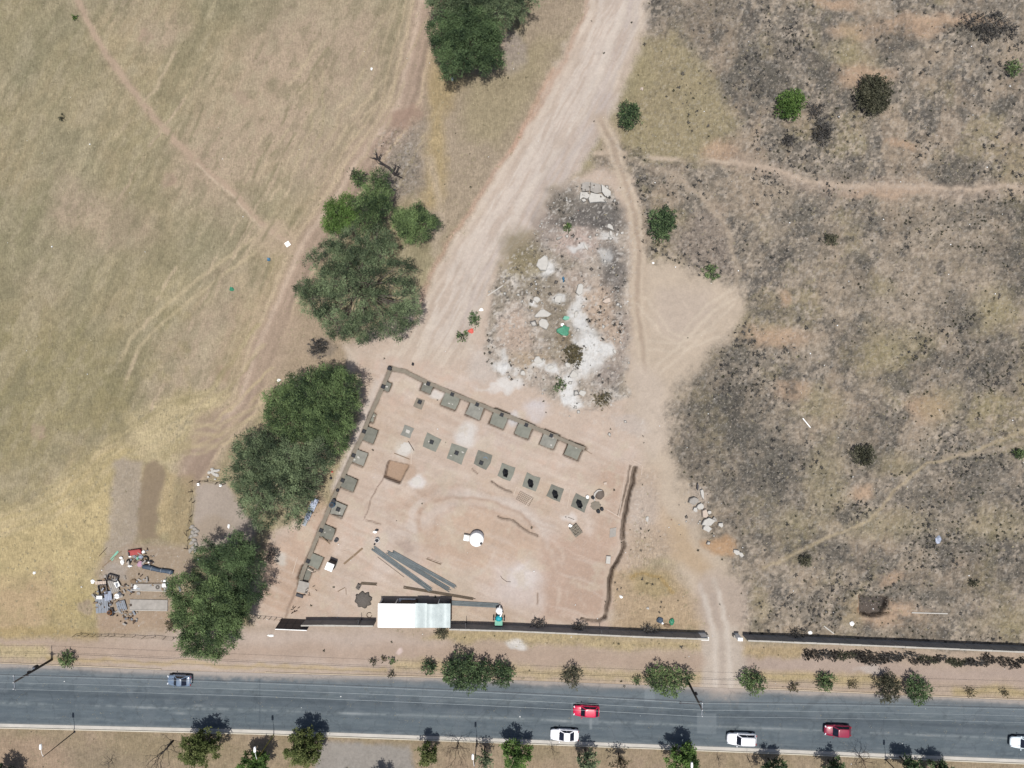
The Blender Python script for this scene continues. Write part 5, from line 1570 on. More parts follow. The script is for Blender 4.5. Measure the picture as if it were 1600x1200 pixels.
INNER = [(655, 630.5, (14, 16), (656, 628), 'small brown footing inside the upper left corner of the site', 'stub', 'brown_concrete'),
         (636.5, 674.5, (16, 17), (637.5, 674), 'small footing with a pale pocket above the square pit', 'open', 'concrete'),
         (674.5, 691.5, (24, 23), (674.5, 690.5), 'first large footing of the inner row', 'stub', 'wet_concrete'), (713.5, 709, (26, 26), (713.5, 707.5), 'second large footing of the inner row', 'stub', 'wet_concrete'),
         (754.5, 718.5, (24, 24), (752, 723), 'third large footing of the inner row with a blue hose on it', 'stub', 'wet_concrete'), (791, 737.5, (23, 22), (789, 735.5), 'fourth large footing of the inner row', 'cage', 'wet_concrete'),
         (830, 753, (23, 23), (828, 751.5), 'fifth large footing of the inner row', 'cage', 'wet_concrete'), (868, 770, (22, 22), (866, 768.5), 'sixth large footing of the inner row', 'cage', 'wet_concrete'),
         (906, 785.5, (24, 23), (903.5, 783.5), 'last footing of the inner row beside the mixing place', 'cage', 'wet_concrete')]
for px, py, s, st, lab, kd, tone in INNER:
    footing(lab, px, py, s, st, tone=tone, kind=kd, group='square footings of the inner row')


def strip(label, pts, w, mt, name='foundation_strip', seed=1):
    r = random.Random(seed)
    P = [np.array(at(*p)[:2]) for p in pts]
    Q = []
    for i in range(len(P) - 1):
        n = max(2, int(np.linalg.norm(P[i + 1] - P[i]) / 1.2))
        for j in range(n):
            Q.append(P[i] + (P[i + 1] - P[i]) * j / n)
    Q.append(P[-1])
    Lh, Rh = [], []
    for i, q in enumerate(Q):
        d = Q[min(i + 1, len(Q) - 1)] - Q[max(i - 1, 0)]; d = d / np.linalg.norm(d); nrm = np.array([-d[1], d[0]])
        Lh.append(q + nrm * w * .05 * r.uniform(.8, 1.15)); Rh.append(q - nrm * w * .05 * r.uniform(.8, 1.15))
    b = MB()
    n = len(Q)
    vs_ = [(p[0], p[1], -.16) for p in Lh] + [(p[0], p[1], -.16) for p in Rh] + [(p[0], p[1], -.8) for p in Lh] + [(p[0], p[1], -.8) for p in Rh]
    fs = []
    for i in range(n - 1):
        fs += [(n + i, n + i + 1, i + 1, i), (i, i + 1, 2 * n + i + 1, 2 * n + i), (3 * n + i, 3 * n + i + 1, n + i + 1, n + i)]
    fs += [(0, 2 * n, 3 * n, n), (n - 1, 2 * n - 1, 4 * n - 1, 3 * n - 1)]
    b.add(vs_, fs)
    return tag(b.build(name, mt), label, 'foundation')


strip('concrete foundation strip running down the left side of the site', [(610, 576), (598, 604), (577, 652), (566, 680), (549, 716), (530, 756), (515, 792), (498, 832), (480, 877), (467, 912)], 6, M['brown_concrete'], seed=4)
strip('narrow concrete foundation strip along the upper side of the site', [(610, 575), (632, 580), (668, 598), (706, 614), (746, 631), (784, 646), (822, 662), (860, 679), (900, 696), (914, 701)], 6, M['brown_concrete'], seed=5)
MB_ = MB().rbox((at(609, 575.5)[0], at(609, 575.5)[1], .2), (.6, .6, .4), ROT)
tag(MB_.build('column_stub', M['dark_rebar']), 'dark column stub in the corner of the two foundation strips', 'column')


# ------------------------------------------------------------------ planks, boards, bars
def plank(label, p, q, w, mt, h=.06, name='plank', z=.05, cat='plank', group=None):
    x0, y0, _ = at(*p); x1, y1, _ = at(*q)
    L = math.hypot(x1 - x0, y1 - y0)
    b = MB().box((0, 0, 0), (L, w, h))
    zz = max(gz(*p), gz(*q), gz((p[0] + q[0]) / 2, (p[1] + q[1]) / 2))
    o = b.build(name, M[mt], None, ((x0 + x1) / 2, (y0 + y1) / 2, zz + z), math.atan2(y1 - y0, x1 - x0))
    return tag(o, label, cat, group)


PL = [((537.5, 881), (552, 869), .3, 'wood', 'lower left board of the two in line beside the portable toilet'), ((552.8, 868.4), (566.5, 856.5), .3, 'wood', 'upper right board of the two in line beside the portable toilet'),
      ((465, 870), (457.5, 896), .1, 'pale_wood', 'thin pale pole lying left of the lower foundation strip'), ((533, 863), (546, 858.5), .07, 'pale_wood', 'thin pale stick near the upper right board'),
      ((886, 793), (891.5, 765), .09, 'pale_wood', 'pale batten beside the last footing of the inner row'), ((802.5, 774), (807, 760.5), .1, 'pale_wood', 'pale batten across the crooked dark trench'),
      ((821, 791), (831.5, 777), .12, 'pale_wood', 'pale batten at the end of the wire grid'), ((948, 796), (968.5, 808), .13, 'pale_wood', 'pale batten pointing at the dark trench from the mixing place'),
      ((971, 783), (966, 807), .12, 'pale_wood', 'pale batten lying along the left lip of the dark trench'), ((975, 750), (971, 782), .08, 'pale_wood', 'long thin batten along the narrow second trench'),
      ((988, 719), (1003, 727), .1, 'pale_wood', 'pale cross board of the profile frame at the trench head'), ((1003.6, 728), (1002, 742), .1, 'pale_wood', 'pale upright board of the profile frame at the trench head'),
      ((975, 718.5), (987, 725), .06, 'pale_wood', 'second cross board of the profile frame, nearest the site'), ((616, 708), (640, 717.5), .12, 'wood', 'brown board across the upper lip of the square pit'),
      ((638, 689), (647, 704), .1, 'dark_wood', 'dark plank slanting beside the white sand above the pit'), ((643, 707), (642.3, 725), .12, 'pale_wood', 'pale board lying along the right side of the square pit'),
      ((503, 839), (516, 850), .14, 'wood', 'brown formwork board under the footing by the small drum'), ((534, 762), (550, 769), .14, 'dark_wood', 'dark formwork board under the footing above the blue drum'),
      ((519, 804), (535, 807), .1, 'dark_wood', 'dark formwork board under the footing beside the blue drum'), ((489, 868), (502, 874.5), .07, 'wood', 'thin brown lath along the top of the footing left of the toilet'),
      ((481, 889), (490, 894), .14, 'pale_wood', 'pale lath on the lowest greenish footing'), ((485, 895.5), (494, 893), .1, 'dark_wood', 'short dark lath right of the lowest greenish footing'),
      ((914, 703), (925, 709.5), .06, 'wood', 'thin brown bar sticking out of the last upper footing'), ((887.5, 808), (897.5, 812), .05, 'dark_wood', 'thin dark lath left of the brick stack'),
      ((666, 873), (689, 882), .08, 'wood', 'thin brown bar lying left of the water tank mound'), ((590, 870), (632, 902), .05, 'rust', 'long thin rusty bar left of the grey bar bundles'),
      ((528, 924), (539, 918), .12, 'wood', 'forked brown stick between the dark heap and the gravel'), ((540.5, 919), (541, 929), .07, 'wood', 'short stick crossing the forked brown stick'),
      ((1254, 653.5), (1266, 668), .14, 'white_paint', 'white pole lying at a slant in the scrub right of the sandy track'), ((1424, 957), (1480, 958.5), .16, 'pale_concrete', 'long white pole lying level in the scrub right of the rubbish pit'),
      ((1287, 978), (1303, 990), .18, 'pale_concrete', 'bent white pipe near the right wall, left of the rubbish pit'), ((762, 462), (786, 446), .14, 'pale_concrete', 'pale concrete post lying at the left edge of the rubble ground'),
      ((155, 869), (168, 855), .07, 'dark_wood', 'thin dark pole at the upper left of the back yard'), ((160, 886), (190, 861), .12, 'wood', 'long weathered board beside the pale green board'),
      ((205, 910.5), (256, 911), .07, 'rust', 'rusty pipe along the upper edge of the upper yard slab'), ((238, 948), (262, 949), .14, 'dark_wood', 'dark plank lying on the lower yard slab'),
      ((248, 950.8), (262, 951.2), .12, 'wood', 'short brown plank below the dark plank of the lower yard slab'), ((216, 920), (232, 920.5), .14, 'white_paint', 'white strip lying on the upper yard slab'),
      ((476, 779), (500, 786), .14, 'dark_wood', 'dark beam across the top of the tin sheets beside the tree'), ((483, 797.5), (490, 799.5), .12, 'dark_metal', 'dark bar across the middle of the tin sheets beside the tree')]
for p, q, w, mt_, lab in PL:
    plank(lab, p, q, w, mt_, name='pole' if 'pole' in lab or 'pipe' in lab else 'plank', cat='pole' if 'pole' in lab else 'plank')
tag(MB().prism([at(*p)[:2] for p in ((172, 874), (176, 876), (186, 862), (184, 860))], .02, .08).build('green_board', M['mint']), 'pale green board lying at the upper left of the back yard', 'board')


def bundle(label, p, q, nb, w, mt='rebar', z=.05, seed=1, fan=1.0):
    x0, y0, _ = at(*p); x1, y1, _ = at(*q)
    L = math.hypot(x1 - x0, y1 - y0)
    root = empty('bar_bundle', (x0, y0, gz(*p)), math.atan2(y1 - y0, x1 - x0), label, 'steel bars', 'bundles of long steel bars')
    r = random.Random(seed)
    me = None
    for i in range(nb):
        if me is None:
            me = MB().tube([(0, 0, 0), (L * .5, 0, .0), (L, 0, 0)], .045, 6).mesh('bar')
        o = link_mesh('bar', me, M[mt], root)
        t = (i + .5) / nb - .5
        o.location = (r.uniform(-.25, .25), t * w, z + r.uniform(0, .08))
        o.rotation_euler = (0, 0, (t * w * (fan - 1.0) + r.uniform(-.06, .06)) / L)
    return root


bundle('thickest bundle of long grey steel bars, left one of the fan', (584, 856.5), (674, 922), 12, .8, seed=1)
bundle('middle bundle of long grey steel bars in the fan', (606, 863), (702, 921), 9, .6, seed=2)
bundle('right bundle of long grey steel bars in the fan', (615, 863), (712, 917), 8, .55, seed=3)
bundle('single brown bundle of steel bars crossing the foot of the fan', (632, 917.5), (741, 935.5), 5, .45, 'rust', seed=4)
bundle('grey bundle of steel bars right of the corrugated roof', (700, 941.5), (777, 946), 12, .75, seed=5)
bundle('short dark stack of bars above the gravel heap', (563.5, 911), (588, 912.5), 6, .4, 'rust', seed=6)
# wire reinforcement grid
x, y, _ = at(820, 779)
root = empty('wire_grid', (x, y, .06), R(-28), 'flat wire reinforcement grid beside the pale batten and the crooked trench', 'wire mesh')
for i in range(6):
    MB().tube([(-1.2, -.7 + i * .28, 0), (1.2, -.7 + i * .28, 0)], .018, 4).build('long_wire', M['rust'], root)
for i in range(9):
    MB().tube([(-1.15 + i * .28, -.75, .02), (-1.15 + i * .28, .75, .02)], .018, 4).build('cross_wire', M['rust'], root)

# ------------------------------------------------------------------ tank, toilet, drums and other site things
x, y, _ = at(745.5, 838.5)
zg = gz(745, 838)
root = empty('water_tank', (x, y, zg), label='large white round water tank with a dark lid on the earth mound', cat='water tank')
prof = [(1.08, 0)]
for i in range(6):
    prof += [(1.1, .1 + i * .26), (1.1, .25 + i * .26), (1.06, .29 + i * .26), (1.06, .32 + i * .26)]
prof += [(1.08, 1.72), (1.0, 1.86), (.8, 1.98), (.5, 2.06), (.3, 2.08)]
MB().lathe(prof, 28).build('tank_body', M['white_plastic'], root, smooth=False)
MB().lathe([(.3, 2.08), (.3, 2.2), (.1, 2.24)], 16, (0, 0, 0)).build('lid', M['white_plastic'], root)
MB().lathe([(.2, 1.86), (.2, 2.06), (.08, 2.08)], 12, (.72, -.5, 0)).build('filler_cap', M['black_plastic'], root)
x, y, _ = at(729.5, 838)
root = empty('concrete_box', (x, y, zg), R(-10), 'small white square tank box touching the round water tank', 'box')
MB().rbox((0, 0, .35), (.95, 1.0, .8), b=.04).build('box_body', M['pale_concrete'], root)
MB().rbox((0, 0, .79), (.8, .85, .08), b=.02).build('lid', M['white_paint'], root)
MB().box((0, 0, .85), (.2, .05, .05)).build('handle', M['mid_concrete'], root)

x, y, _ = at(520.5, 880)
root = empty('portable_toilet', (x, y, 0), R(-22), 'white-roofed portable toilet cabin standing near the lower foundation strip', 'portable toilet')
MB().box((0, 0, 1.05), (1.1, 1.1, 2.1)).build('cabin', M['black_plastic'], root)  # black all round, the shade of its far side put into the colour
MB().rbox((0, 0, 2.2), (1.2, 1.2, .2), b=.08).build('roof', M['white_plastic'], root)
MB().box((0, .56, 1.0), (.8, .03, 1.8)).build('door', M['dark_metal'], root)
MB().box((0, 0, .05), (1.25, 1.25, .14)).build('skid', M['mid_concrete'], root)
MB().lathe([(.06, 2.3), (.06, 2.45)], 8, (.35, .35, 0)).build('vent_pipe', M['mid_concrete'], root)


def drum(label, px, py, r, h, mt, inner=None, name='drum', cat='drum', zb=None):
    x, y, _ = at(px, py)
    root = empty(name, (x, y, gz(px, py) if zb is None else zb), label=label, cat=cat)
    MB().lathe([(r * .92, 0), (r, .05), (r, h * .32), (r * 1.04, h * .34), (r, h * .37), (r, h * .64), (r * 1.04, h * .66), (r, h * .69), (r, h - .02), (r * .96, h), (r * .9, h - .05)], 14).build('shell', M[mt], root)
    if inner:
        MB().lathe([(r * .86, h - .04), (r * .84, h - .02)], 14).build('filling', M[inner], root)
    MB().tube([(-r, 0, h), (0, 0, h + .12), (r, 0, h)], .02, 4).build('handle', M['dark_metal'], root)
    return root


drum('blue plastic drum on the left foundation strip', 520, 788, .42, .9, 'blue', 'black_plastic', zb=-.15)
drum('second smaller blue drum touching the first on the foundation strip', 522, 782, .3, .7, 'navy', 'black_plastic', zb=-.15)
drum('small grey drum between the left foundation strip and the grey bar fan', 526.5, 843, .3, .7, 'grey_sheet', 'black_plastic')
drum('black bucket left of the cement heap', 926, 777, .26, .5, 'black_plastic', 'dark_rebar', 'bucket', 'bucket')
drum('white bucket left of the black bucket at the mixing place', 917.5, 776, .26, .5, 'white_plastic', None, 'bucket', 'bucket')
drum('black bucket below the cement heap, left one of two', 934.5, 798.5, .3, .5, 'black_plastic', 'dark_rebar', 'bucket', 'bucket')
drum('black bucket below the cement heap, right one of two', 940, 795, .28, .5, 'black_plastic', 'dark_rebar', 'bucket', 'bucket')
drum('white drum at the upper end of the grey bar fan', 590, 843, .35, .7, 'white_plastic', 'black_plastic')
drum('tiny black pot below the white drum at the bar fan', 585.5, 850, .14, .25, 'black_plastic', None, 'bucket', 'bucket')
drum('white barrel among the scrap of the back yard', 187.5, 929, .4, .9, 'white_plastic', 'white_paint')
drum('orange bucket under the scrap metal sheets', 173, 956, .34, .5, 'orange', 'dark_wood', 'bucket', 'bucket')
tag(MB().blob((0, 0, .12), (.35, .22, .18), 3).build('sack', M['white_paint'], None, at(586, 831)), 'white sack above the white drum at the bar fan', 'sack')
tag(MB().blob((0, 0, .12), (.32, .18, .2), 4).build('sack', M['black_plastic'], None, at(588.5, 828)), 'black lump standing in for the shadow beside the white sack', 'sack')  # black blob added as the shadow beside the white sack
# hose on a footing
tag(MB().tube([at(755.5, 716, .09), at(757, 714, .1), at(760, 714.5, .1), at(761.5, 717, .09)], .05, 6).build('hose', M['blue']), 'short blue hose curled on the third inner footing', 'hose')
# gravel and cement heaps
def heap(label, px, py, r, h, mt, name, seed, star=.15, n=22, ry=None):
    rr_ = random.Random(seed); ry = ry or r
    b = MB(); rings = []
    for f, z in ((1, -.05), (.8, .35 * h), (.5, .75 * h), (.2, h)):
        rings.append([(r * .1 * f * (1 + (star * sin(8 * 2 * pi * j / n) if f > .7 else 0) + rr_.uniform(-.06, .06)) * cos(2 * pi * j / n), ry * .1 * f * (1 + (star * sin(8 * 2 * pi * j / n) if f > .7 else 0) + rr_.uniform(-.06, .06)) * sin(2 * pi * j / n), z) for j in range(n)])
    b.rings(rings)
    return tag(b.build(name, M[mt], None, (*at(px, py)[:2], gz(px, py)), smooth=True), label, 'heap')


heap('dark grey gravel heap with a ragged star outline left of the white roof', 568, 937, 13.5, .55, 'gravel', 'gravel_heap', 2, n=48, star=.1)
heap('wet cement heap ringed with white sand at the mixing place', 937, 772, 8, .3, 'cement', 'cement_heap', 3, star=0, ry=9)
heap('rough brown mortar bed below the wet cement heap', 931, 790, 9, .15, 'brown_concrete', 'mortar_bed', 4, star=.08, ry=8)
heap('white sand heap right of the square pit', 651, 752, 9, .07, 'sand', 'sand_heap', 5, star=.12, n=17, ry=8)
heap('pale sand heap on the upper lip of the square pit', 634, 699, 10, .07, 'sand', 'sand_heap', 6, star=.14, n=17, ry=9)
b = MB()
b.tube([at(941, 766, .12), at(934, 766.5, .14), at(929.5, 771, .14), at(928, 778, .14), at(929, 783, .1)], [.08, .16, .18, .15, .08], 6)
tag(b.build('sand_ridge', M['sand'], smooth=True), 'white sand curving round the left of the wet cement heap', 'sand')


def brick_stack(label, px, py, nx, ny, nz, rz, mt='brick', s=(.4, .2, .2), gap=.03):
    x, y, _ = at(px, py)
    root = empty('brick_stack', (x, y, gz(px, py)), R(rz), label, 'brick stack')
    me = MB().box((0, 0, 0), s).mesh('brick')
    r = random.Random(px)
    for k in range(nz):
        for i in range(nx):
            for j in range(ny):
                if k == nz - 1 and r.random() < .25: continue
                o = link_mesh('brick', me, M[mt], root, ((i - (nx - 1) / 2) * (s[0] + gap) + r.uniform(-.02, .02), (j - (ny - 1) / 2) * (s[1] + gap) + r.uniform(-.02, .02), s[2] * (k + .5) + .002 * k))
                o.rotation_euler = (0, 0, r.uniform(-.06, .06))
    return root


brick_stack('stack of pinkish hollow blocks below the mixing place', 899.5, 828, 4, 6, 3, -55, 'brown_concrete')
brick_stack('small block stack left of the gravel heap bars', 560.5, 916, 2, 3, 2, 60, 'gravel')
tag(MB().rbox((0, 0, .2), (.6, .45, .4), b=.05).build('cement_bag', M['white_paint'], None, at(891, 821), R(-30)), 'white bag at the upper left end of the hollow block stack', 'bag')
tag(MB().rbox((0, 0, .2), (.7, 1.2, .4), b=.06).build('pale_block', M['pale_concrete'], None, at(950, 874), R(-5)), 'pale block lying left of the winding trench', 'block')
tag(MB().rbox((0, 0, .15), (.5, .4, .3), b=.05).build('pale_block', M['pale_wood'], None, at(945.5, 755), R(10)), 'small pale crate above the mixing place', 'block')
tag(MB().prism([at(*p)[:2] for p in ((953, 826), (963, 824), (962, 838), (952, 840))], 0, .1).build('cement_board', M['mid_concrete']), 'greyish mixing board left of the dark trench', 'board')
tag(MB().rbox((0, 0, .14), (1.15, .5, .28), b=.05).build('dark_trough', M['dark_metal'], None, at(468.5, 930), R(-18)), 'dark metal trough below the pale grey slab', 'trough')
b = MB()
rr = random.Random(4)
for i in range(9):
    p = np.array([rr.uniform(-.6, .6), rr.uniform(-.4, .4), .05]); q = p + np.array([rr.uniform(-.6, .6), rr.uniform(-.4, .4), rr.uniform(.05, .3)])
    b.tube([p, q], .05, 4)
tag(b.build('scrap_timber', M['dark_wood'], None, at(460, 953)), 'small tangle of dark scrap timber above the dark steel gate', 'scrap timber')
b = MB()
for i in range(12):
    p = np.array([rr.uniform(-.9, .9), rr.uniform(-.8, .8), .05]); q = p + np.array([rr.uniform(-.4, .4), rr.uniform(-.4, .4), rr.uniform(.0, .2)])
    b.tube([p, q], .04, 4)
tag(b.build('timber_offcuts', M['dark_wood'], None, at(485, 923)), 'scattered dark timber offcuts right of the dark metal trough', 'offcuts')
tag(MB().tube([at(577 + 4 * cos(a), 961 + 4 * sin(a), .06) for a in np.linspace(0, 5.6, 12)], .05, 5).build('cable_coil', M['dark_wood']), 'loose coil of cable near the left edge of the white roof', 'cable')
tag(MB().tube([at(*p, .05) for p in ((780, 897), (785, 904), (792, 909), (798, 909))], .04, 5).build('curved_hose', M['dark_wood']), 'dark curved hose on the pale ground below the water tank', 'hose')

# machine with turquoise tarpaulin behind the wall
x, y, _ = at(779.5, 966)
root = empty('covered_cart', (x, y, 0), R(-2), 'turquoise tarpaulin over a pale green cart with black wheels against the wall', 'cart')
MB().rbox((0, -.35, .9), (1.2, .9, .5), b=.05).build('tray', M['mint'], root)
t = MB().rings([[(.55 * cos(a) * k, .35 + .48 * sin(a) * k, z) for a in np.linspace(0, 2 * pi, 11)[:-1]] for k, z in ((1, .8), (.95, 1.25), (.6, 1.42), (.2, 1.5))])
t.build('tarpaulin', M['teal'], root, smooth=True)
MB().tube([(.2, .7, 1.35), (.5, 1.35, 1.2)], [.14, .05], 6).build('pull_bar', M['white_plastic'], root)
for sx in (-.8, .85):
    w = MB().lathe([(.12, -.1), (.36, -.1), (.38, 0), (.36, .1), (.12, .1)], 14).build('wheel', M['tyre'], root, (sx, .15, .4)); w.rotation_euler = (0, R(90), 0)
    MB().lathe([(.12, -.12), (.12, .12)], 8).build('hub', M['white_paint'], w)
x, y, _ = at(780, 950.5)
root = empty('cement_mixer', (x, y, 0), R(15), 'white tipped mixer drum above the turquoise tarpaulin', 'cement mixer')
d = MB().lathe([(.25, -.45), (.5, -.2), (.55, .1), (.36, .5), (.3, .52), (.26, .3)], 14, cap1=True).build('mixer_drum', M['white_plastic'], root, (0, 0, .95)); d.rotation_euler = (R(50), 0, 0)
MB().box((0, .1, .3), (.8, .12, .6)).build('stand', M['dark_metal'], root)
for sx in (-.45, .45):
    w = MB().lathe([(.1, -.06), (.28, -.06), (.28, .06), (.1, .06)], 12).build('wheel', M['tyre'], root, (sx, -.45, .28)); w.rotation_euler = (0, R(90), 0)
MB().tube([(.1, .2, .9), (.35, .75, 1.1)], [.07, .05], 6).build('handle', M['white_paint'], root)
# junk behind the wall right of the site
for px, py, mt_, s, lab in ((1031, 969, 'navy', (.9, .7, .5), 'dark crumpled bag at the left of the junk heap behind the wall'), (1049, 971, 'green', (.7, .8, .35), 'teal-green bowl-shaped container of the junk heap behind the wall'),
                            (1042, 977, 'wood', (.9, .5, .3), 'brown sack at the bottom of the junk heap behind the wall'), (1035, 973, 'white_paint', (.35, .3, .3), 'small white bag in the junk heap behind the wall')):
    tag(MB().blob((0, 0, s[2] * .4), (s[0] * .6, s[1] * .6, s[2] * .6), px, .3, 10, 6).build('junk_bag', M[mt_], None, at(px, py)), lab, 'junk')

# ------------------------------------------------------------------ broken concrete and litter
def chunk(label, px, py, poly_, h, mt, name='concrete_chunk', cat='concrete chunk', group=None, seed=1, tilt=0):
    x, y, _ = at(px, py)
    P = [((a - px) * .1, (py - b_) * .1) for a, b_ in poly_]
    r = random.Random(seed)
    area = sum(P[i][0] * P[(i + 1) % len(P)][1] - P[(i + 1) % len(P)][0] * P[i][1] for i in range(len(P)))
    if area < 0: P = P[::-1]
    n = len(P)
    b = MB()
    b.rings([[(p[0], p[1], -.3) for p in P], [(p[0], p[1], h * r.uniform(.7, .95)) for p in P], [(p[0] * .9, p[1] * .9, h * r.uniform(.95, 1.1)) for p in P]])
    o = b.build(name, M[mt], None, (x, y, gz(px, py)))
    o.rotation_euler = (R(r.uniform(-5, 5)), R(r.uniform(-5, 5)), 0)
    return tag(o, label, cat, group)


def ngon(px, py, rx_, ry_, n, seed, rot=0):
    r = random.Random(seed)
    out = []
    for j in range(n):
        a = 2 * pi * j / n + r.uniform(-.4, .4); k = r.uniform(.7, 1.15)
        u_, v_ = rx_ * k * cos(a), ry_ * k * sin(a)
        out.append((px + u_ * cos(R(rot)) - v_ * sin(R(rot)), py + u_ * sin(R(rot)) + v_ * cos(R(rot))))
    return out


x, y, _ = at(930, 303)
root = empty('broken_slab', (x, y, gz(930, 303)), 0, 'largest broken white slab at the top of the rubble ground', 'slab')
rs_ = random.Random(6)
for pc, mt_ in (([(908, 289), (914, 286), (921, 287), (920, 300), (909, 302)], 'mid_concrete'), ([(922, 287), (937, 290), (939, 303), (930, 305), (921, 301)], 'mid_concrete'), ([(938, 290), (946, 295), (953, 301), (952, 308), (945, 309), (940, 303)], 'pale_concrete'),
                ([(906, 303), (919, 302), (921, 309), (917, 313), (911, 311), (905, 314)], 'pale_concrete'), ([(922, 303), (930, 306), (938, 305), (944, 311), (947, 318), (936, 317), (927, 318), (921, 320), (919, 313)], 'pale_concrete'), ([(908, 315), (912, 313), (914, 316), (910, 318)], 'pale_concrete')):
    P = [((a - 930) * .1 + rs_.uniform(-.08, .08), (303 - b_) * .1 + rs_.uniform(-.08, .08)) for a, b_ in pc][::-1]
    if sum(P[i][0] * P[(i + 1) % len(P)][1] - P[(i + 1) % len(P)][0] * P[i][1] for i in range(len(P))) < 0: P = P[::-1]
    o = MB().rings([[(p[0], p[1], -.2) for p in P], [(p[0], p[1], .45) for p in P], [(p[0] * .99, p[1] * .99, .5) for p in P]]).build('slab_piece', M[mt_], root)
    o.location.z = rs_.uniform(-.12, .2); o.rotation_euler = (R(rs_.uniform(-4, 4)), R(rs_.uniform(-4, 4)), 0)
for _ in range(14):
    MB().blob((0, 0, .5), (rs_.uniform(.1, .3), rs_.uniform(.1, .25), .2), rs_.randint(0, 99), .35, 6, 4).build('slab_fragment', M[rs_.choice(('pale_concrete', 'gravel', 'mid_concrete'))], root, (rs_.uniform(-2.3, 2.1), rs_.uniform(-1.4, 1.4), 0))
CH = [(846.5, 492, 14, 7.5, 'upper one of two pale rounded slabs in the rubble', 'pale_concrete'), (849.5, 506.5, 10, 7.5, 'lower one of two pale rounded slabs in the rubble', 'pale_concrete'),
      (947.5, 471, 5, 8, 'cream chunk on the right side of the rubble ground', 'pale_wood'), (905, 453, 10, 6, 'cream chunk above the white spoil', 'pale_concrete'),
      (872, 467, 9, 7, 'yellowish-white chunk above the green litter', 'pale_concrete'), (838, 468, 6, 6, 'round white chunk left of the yellowish-white chunk', 'pale_concrete'),
      (953, 355, 7, 3.5, 'upper cream chunk near the narrow track', 'pale_concrete'), (954, 365, 5, 2.5, 'cream chunk, left of three small ones near the narrow track', 'pale_concrete'), (964, 367, 3.5, 2.5, 'cream chunk, middle of three small ones near the narrow track', 'pale_concrete'), (971.5, 364.5, 2.5, 2.5, 'cream chunk, right of three small ones near the narrow track', 'pale_concrete'),
      (899, 492, 3.5, 5, 'narrow white chunk above the white spoil tongue', 'pale_concrete'), (959, 549, 4, 2.5, 'small white chunk right of the white spoil', 'pale_concrete'), (860, 574, 5, 7, 'white chunk with a dark hole in the lower left rubble', 'pale_concrete'),
      (841, 563, 6, 8, 'white chunk at the left edge of the lower rubble', 'pale_concrete'), (886, 570, 5, 5, 'pale chunk below the round dry bush', 'pale_concrete'), (910, 614, 6, 5, 'pale chunk with a ring mark near the rubble tail', 'pale_concrete'),
      (895, 586, 7, 6, 'round pale mound chunk left of the rubble tail', 'pale_concrete'), (817, 583, 4.5, 5, 'white chunk with a dark rim outside the lower left rubble', 'pale_concrete'), (882, 353, 3, 2.5, 'small cream chunk beside the tiny bright green bush', 'pale_wood'),
      (873, 373, 6, 2.5, 'mottled grey chunk below the tiny bright green bush', 'mid_concrete'), (848, 413, 9, 13, 'flat grey-white sheet in the upper left rubble', 'pale_concrete'), (915, 386, 7, 2, 'thin white strip of plaster in the upper rubble', 'pale_concrete')]
for i, (px, py, a, b_, lab, mt_) in enumerate(CH):
    chunk(lab, px, py, ngon(px, py, a, b_, 6 + i % 3, i + 40, i * 37), .3 + .03 * min(a, b_), mt_, seed=i + 40)
SL = [(1097, 771, 3.2, 10, -8, 'long white slab standing at the top of the slab pile', 'pale_concrete'), (1083, 782, 9, 8, 20, 'greyish broken slab at the left of the slab pile', 'mid_concrete'), (1093, 791, 6, 5, 10, 'pale square slab in the middle of the slab pile', 'pale_concrete'),
      (1086, 795, 5, 5, 30, 'small leaning slab left of the middle of the slab pile', 'pale_concrete'), (1100, 802, 8, 7, 30, 'pinkish slab above the biggest white slab', 'pale_wood'), (1107, 800, 4, 3.5, 10, 'small white slab right of the pinkish slab', 'pale_concrete'),
      (1105, 815, 11, 8.5, -8, 'biggest white slab of the slab pile', 'pale_concrete'), (1103, 824, 8, 6, 20, 'tilted white slab under the biggest one', 'pale_concrete'), (1115, 811, 5, 4, 40, 'grey slab between the biggest slab and the lone white block', 'mid_concrete'),
      (1125, 820, 5, 4.5, 20, 'lone white block at the right end of the slab pile', 'pale_concrete'), (1149, 861, 7, 4, 30, 'upper left one of two white lumps beyond the brown soil heap', 'pale_concrete'), (1157, 866, 5, 3.5, 20, 'lower right one of two white lumps beyond the brown soil heap', 'pale_concrete'),
      (1089, 760, 1.8, 7, 5, 'thin dark-edged slab standing upright at the slab pile', 'dark_metal')]
for i, (px, py, a, b_, ro, lab, mt_) in enumerate(SL):
    chunk(lab, px, py, ngon(px, py, a, b_, 5 + i % 3, i + 90, ro), .35 + .04 * min(a, b_), mt_, 'broken_slab', 'slab', 'pile of broken slabs beside the sandy track', seed=i + 90)
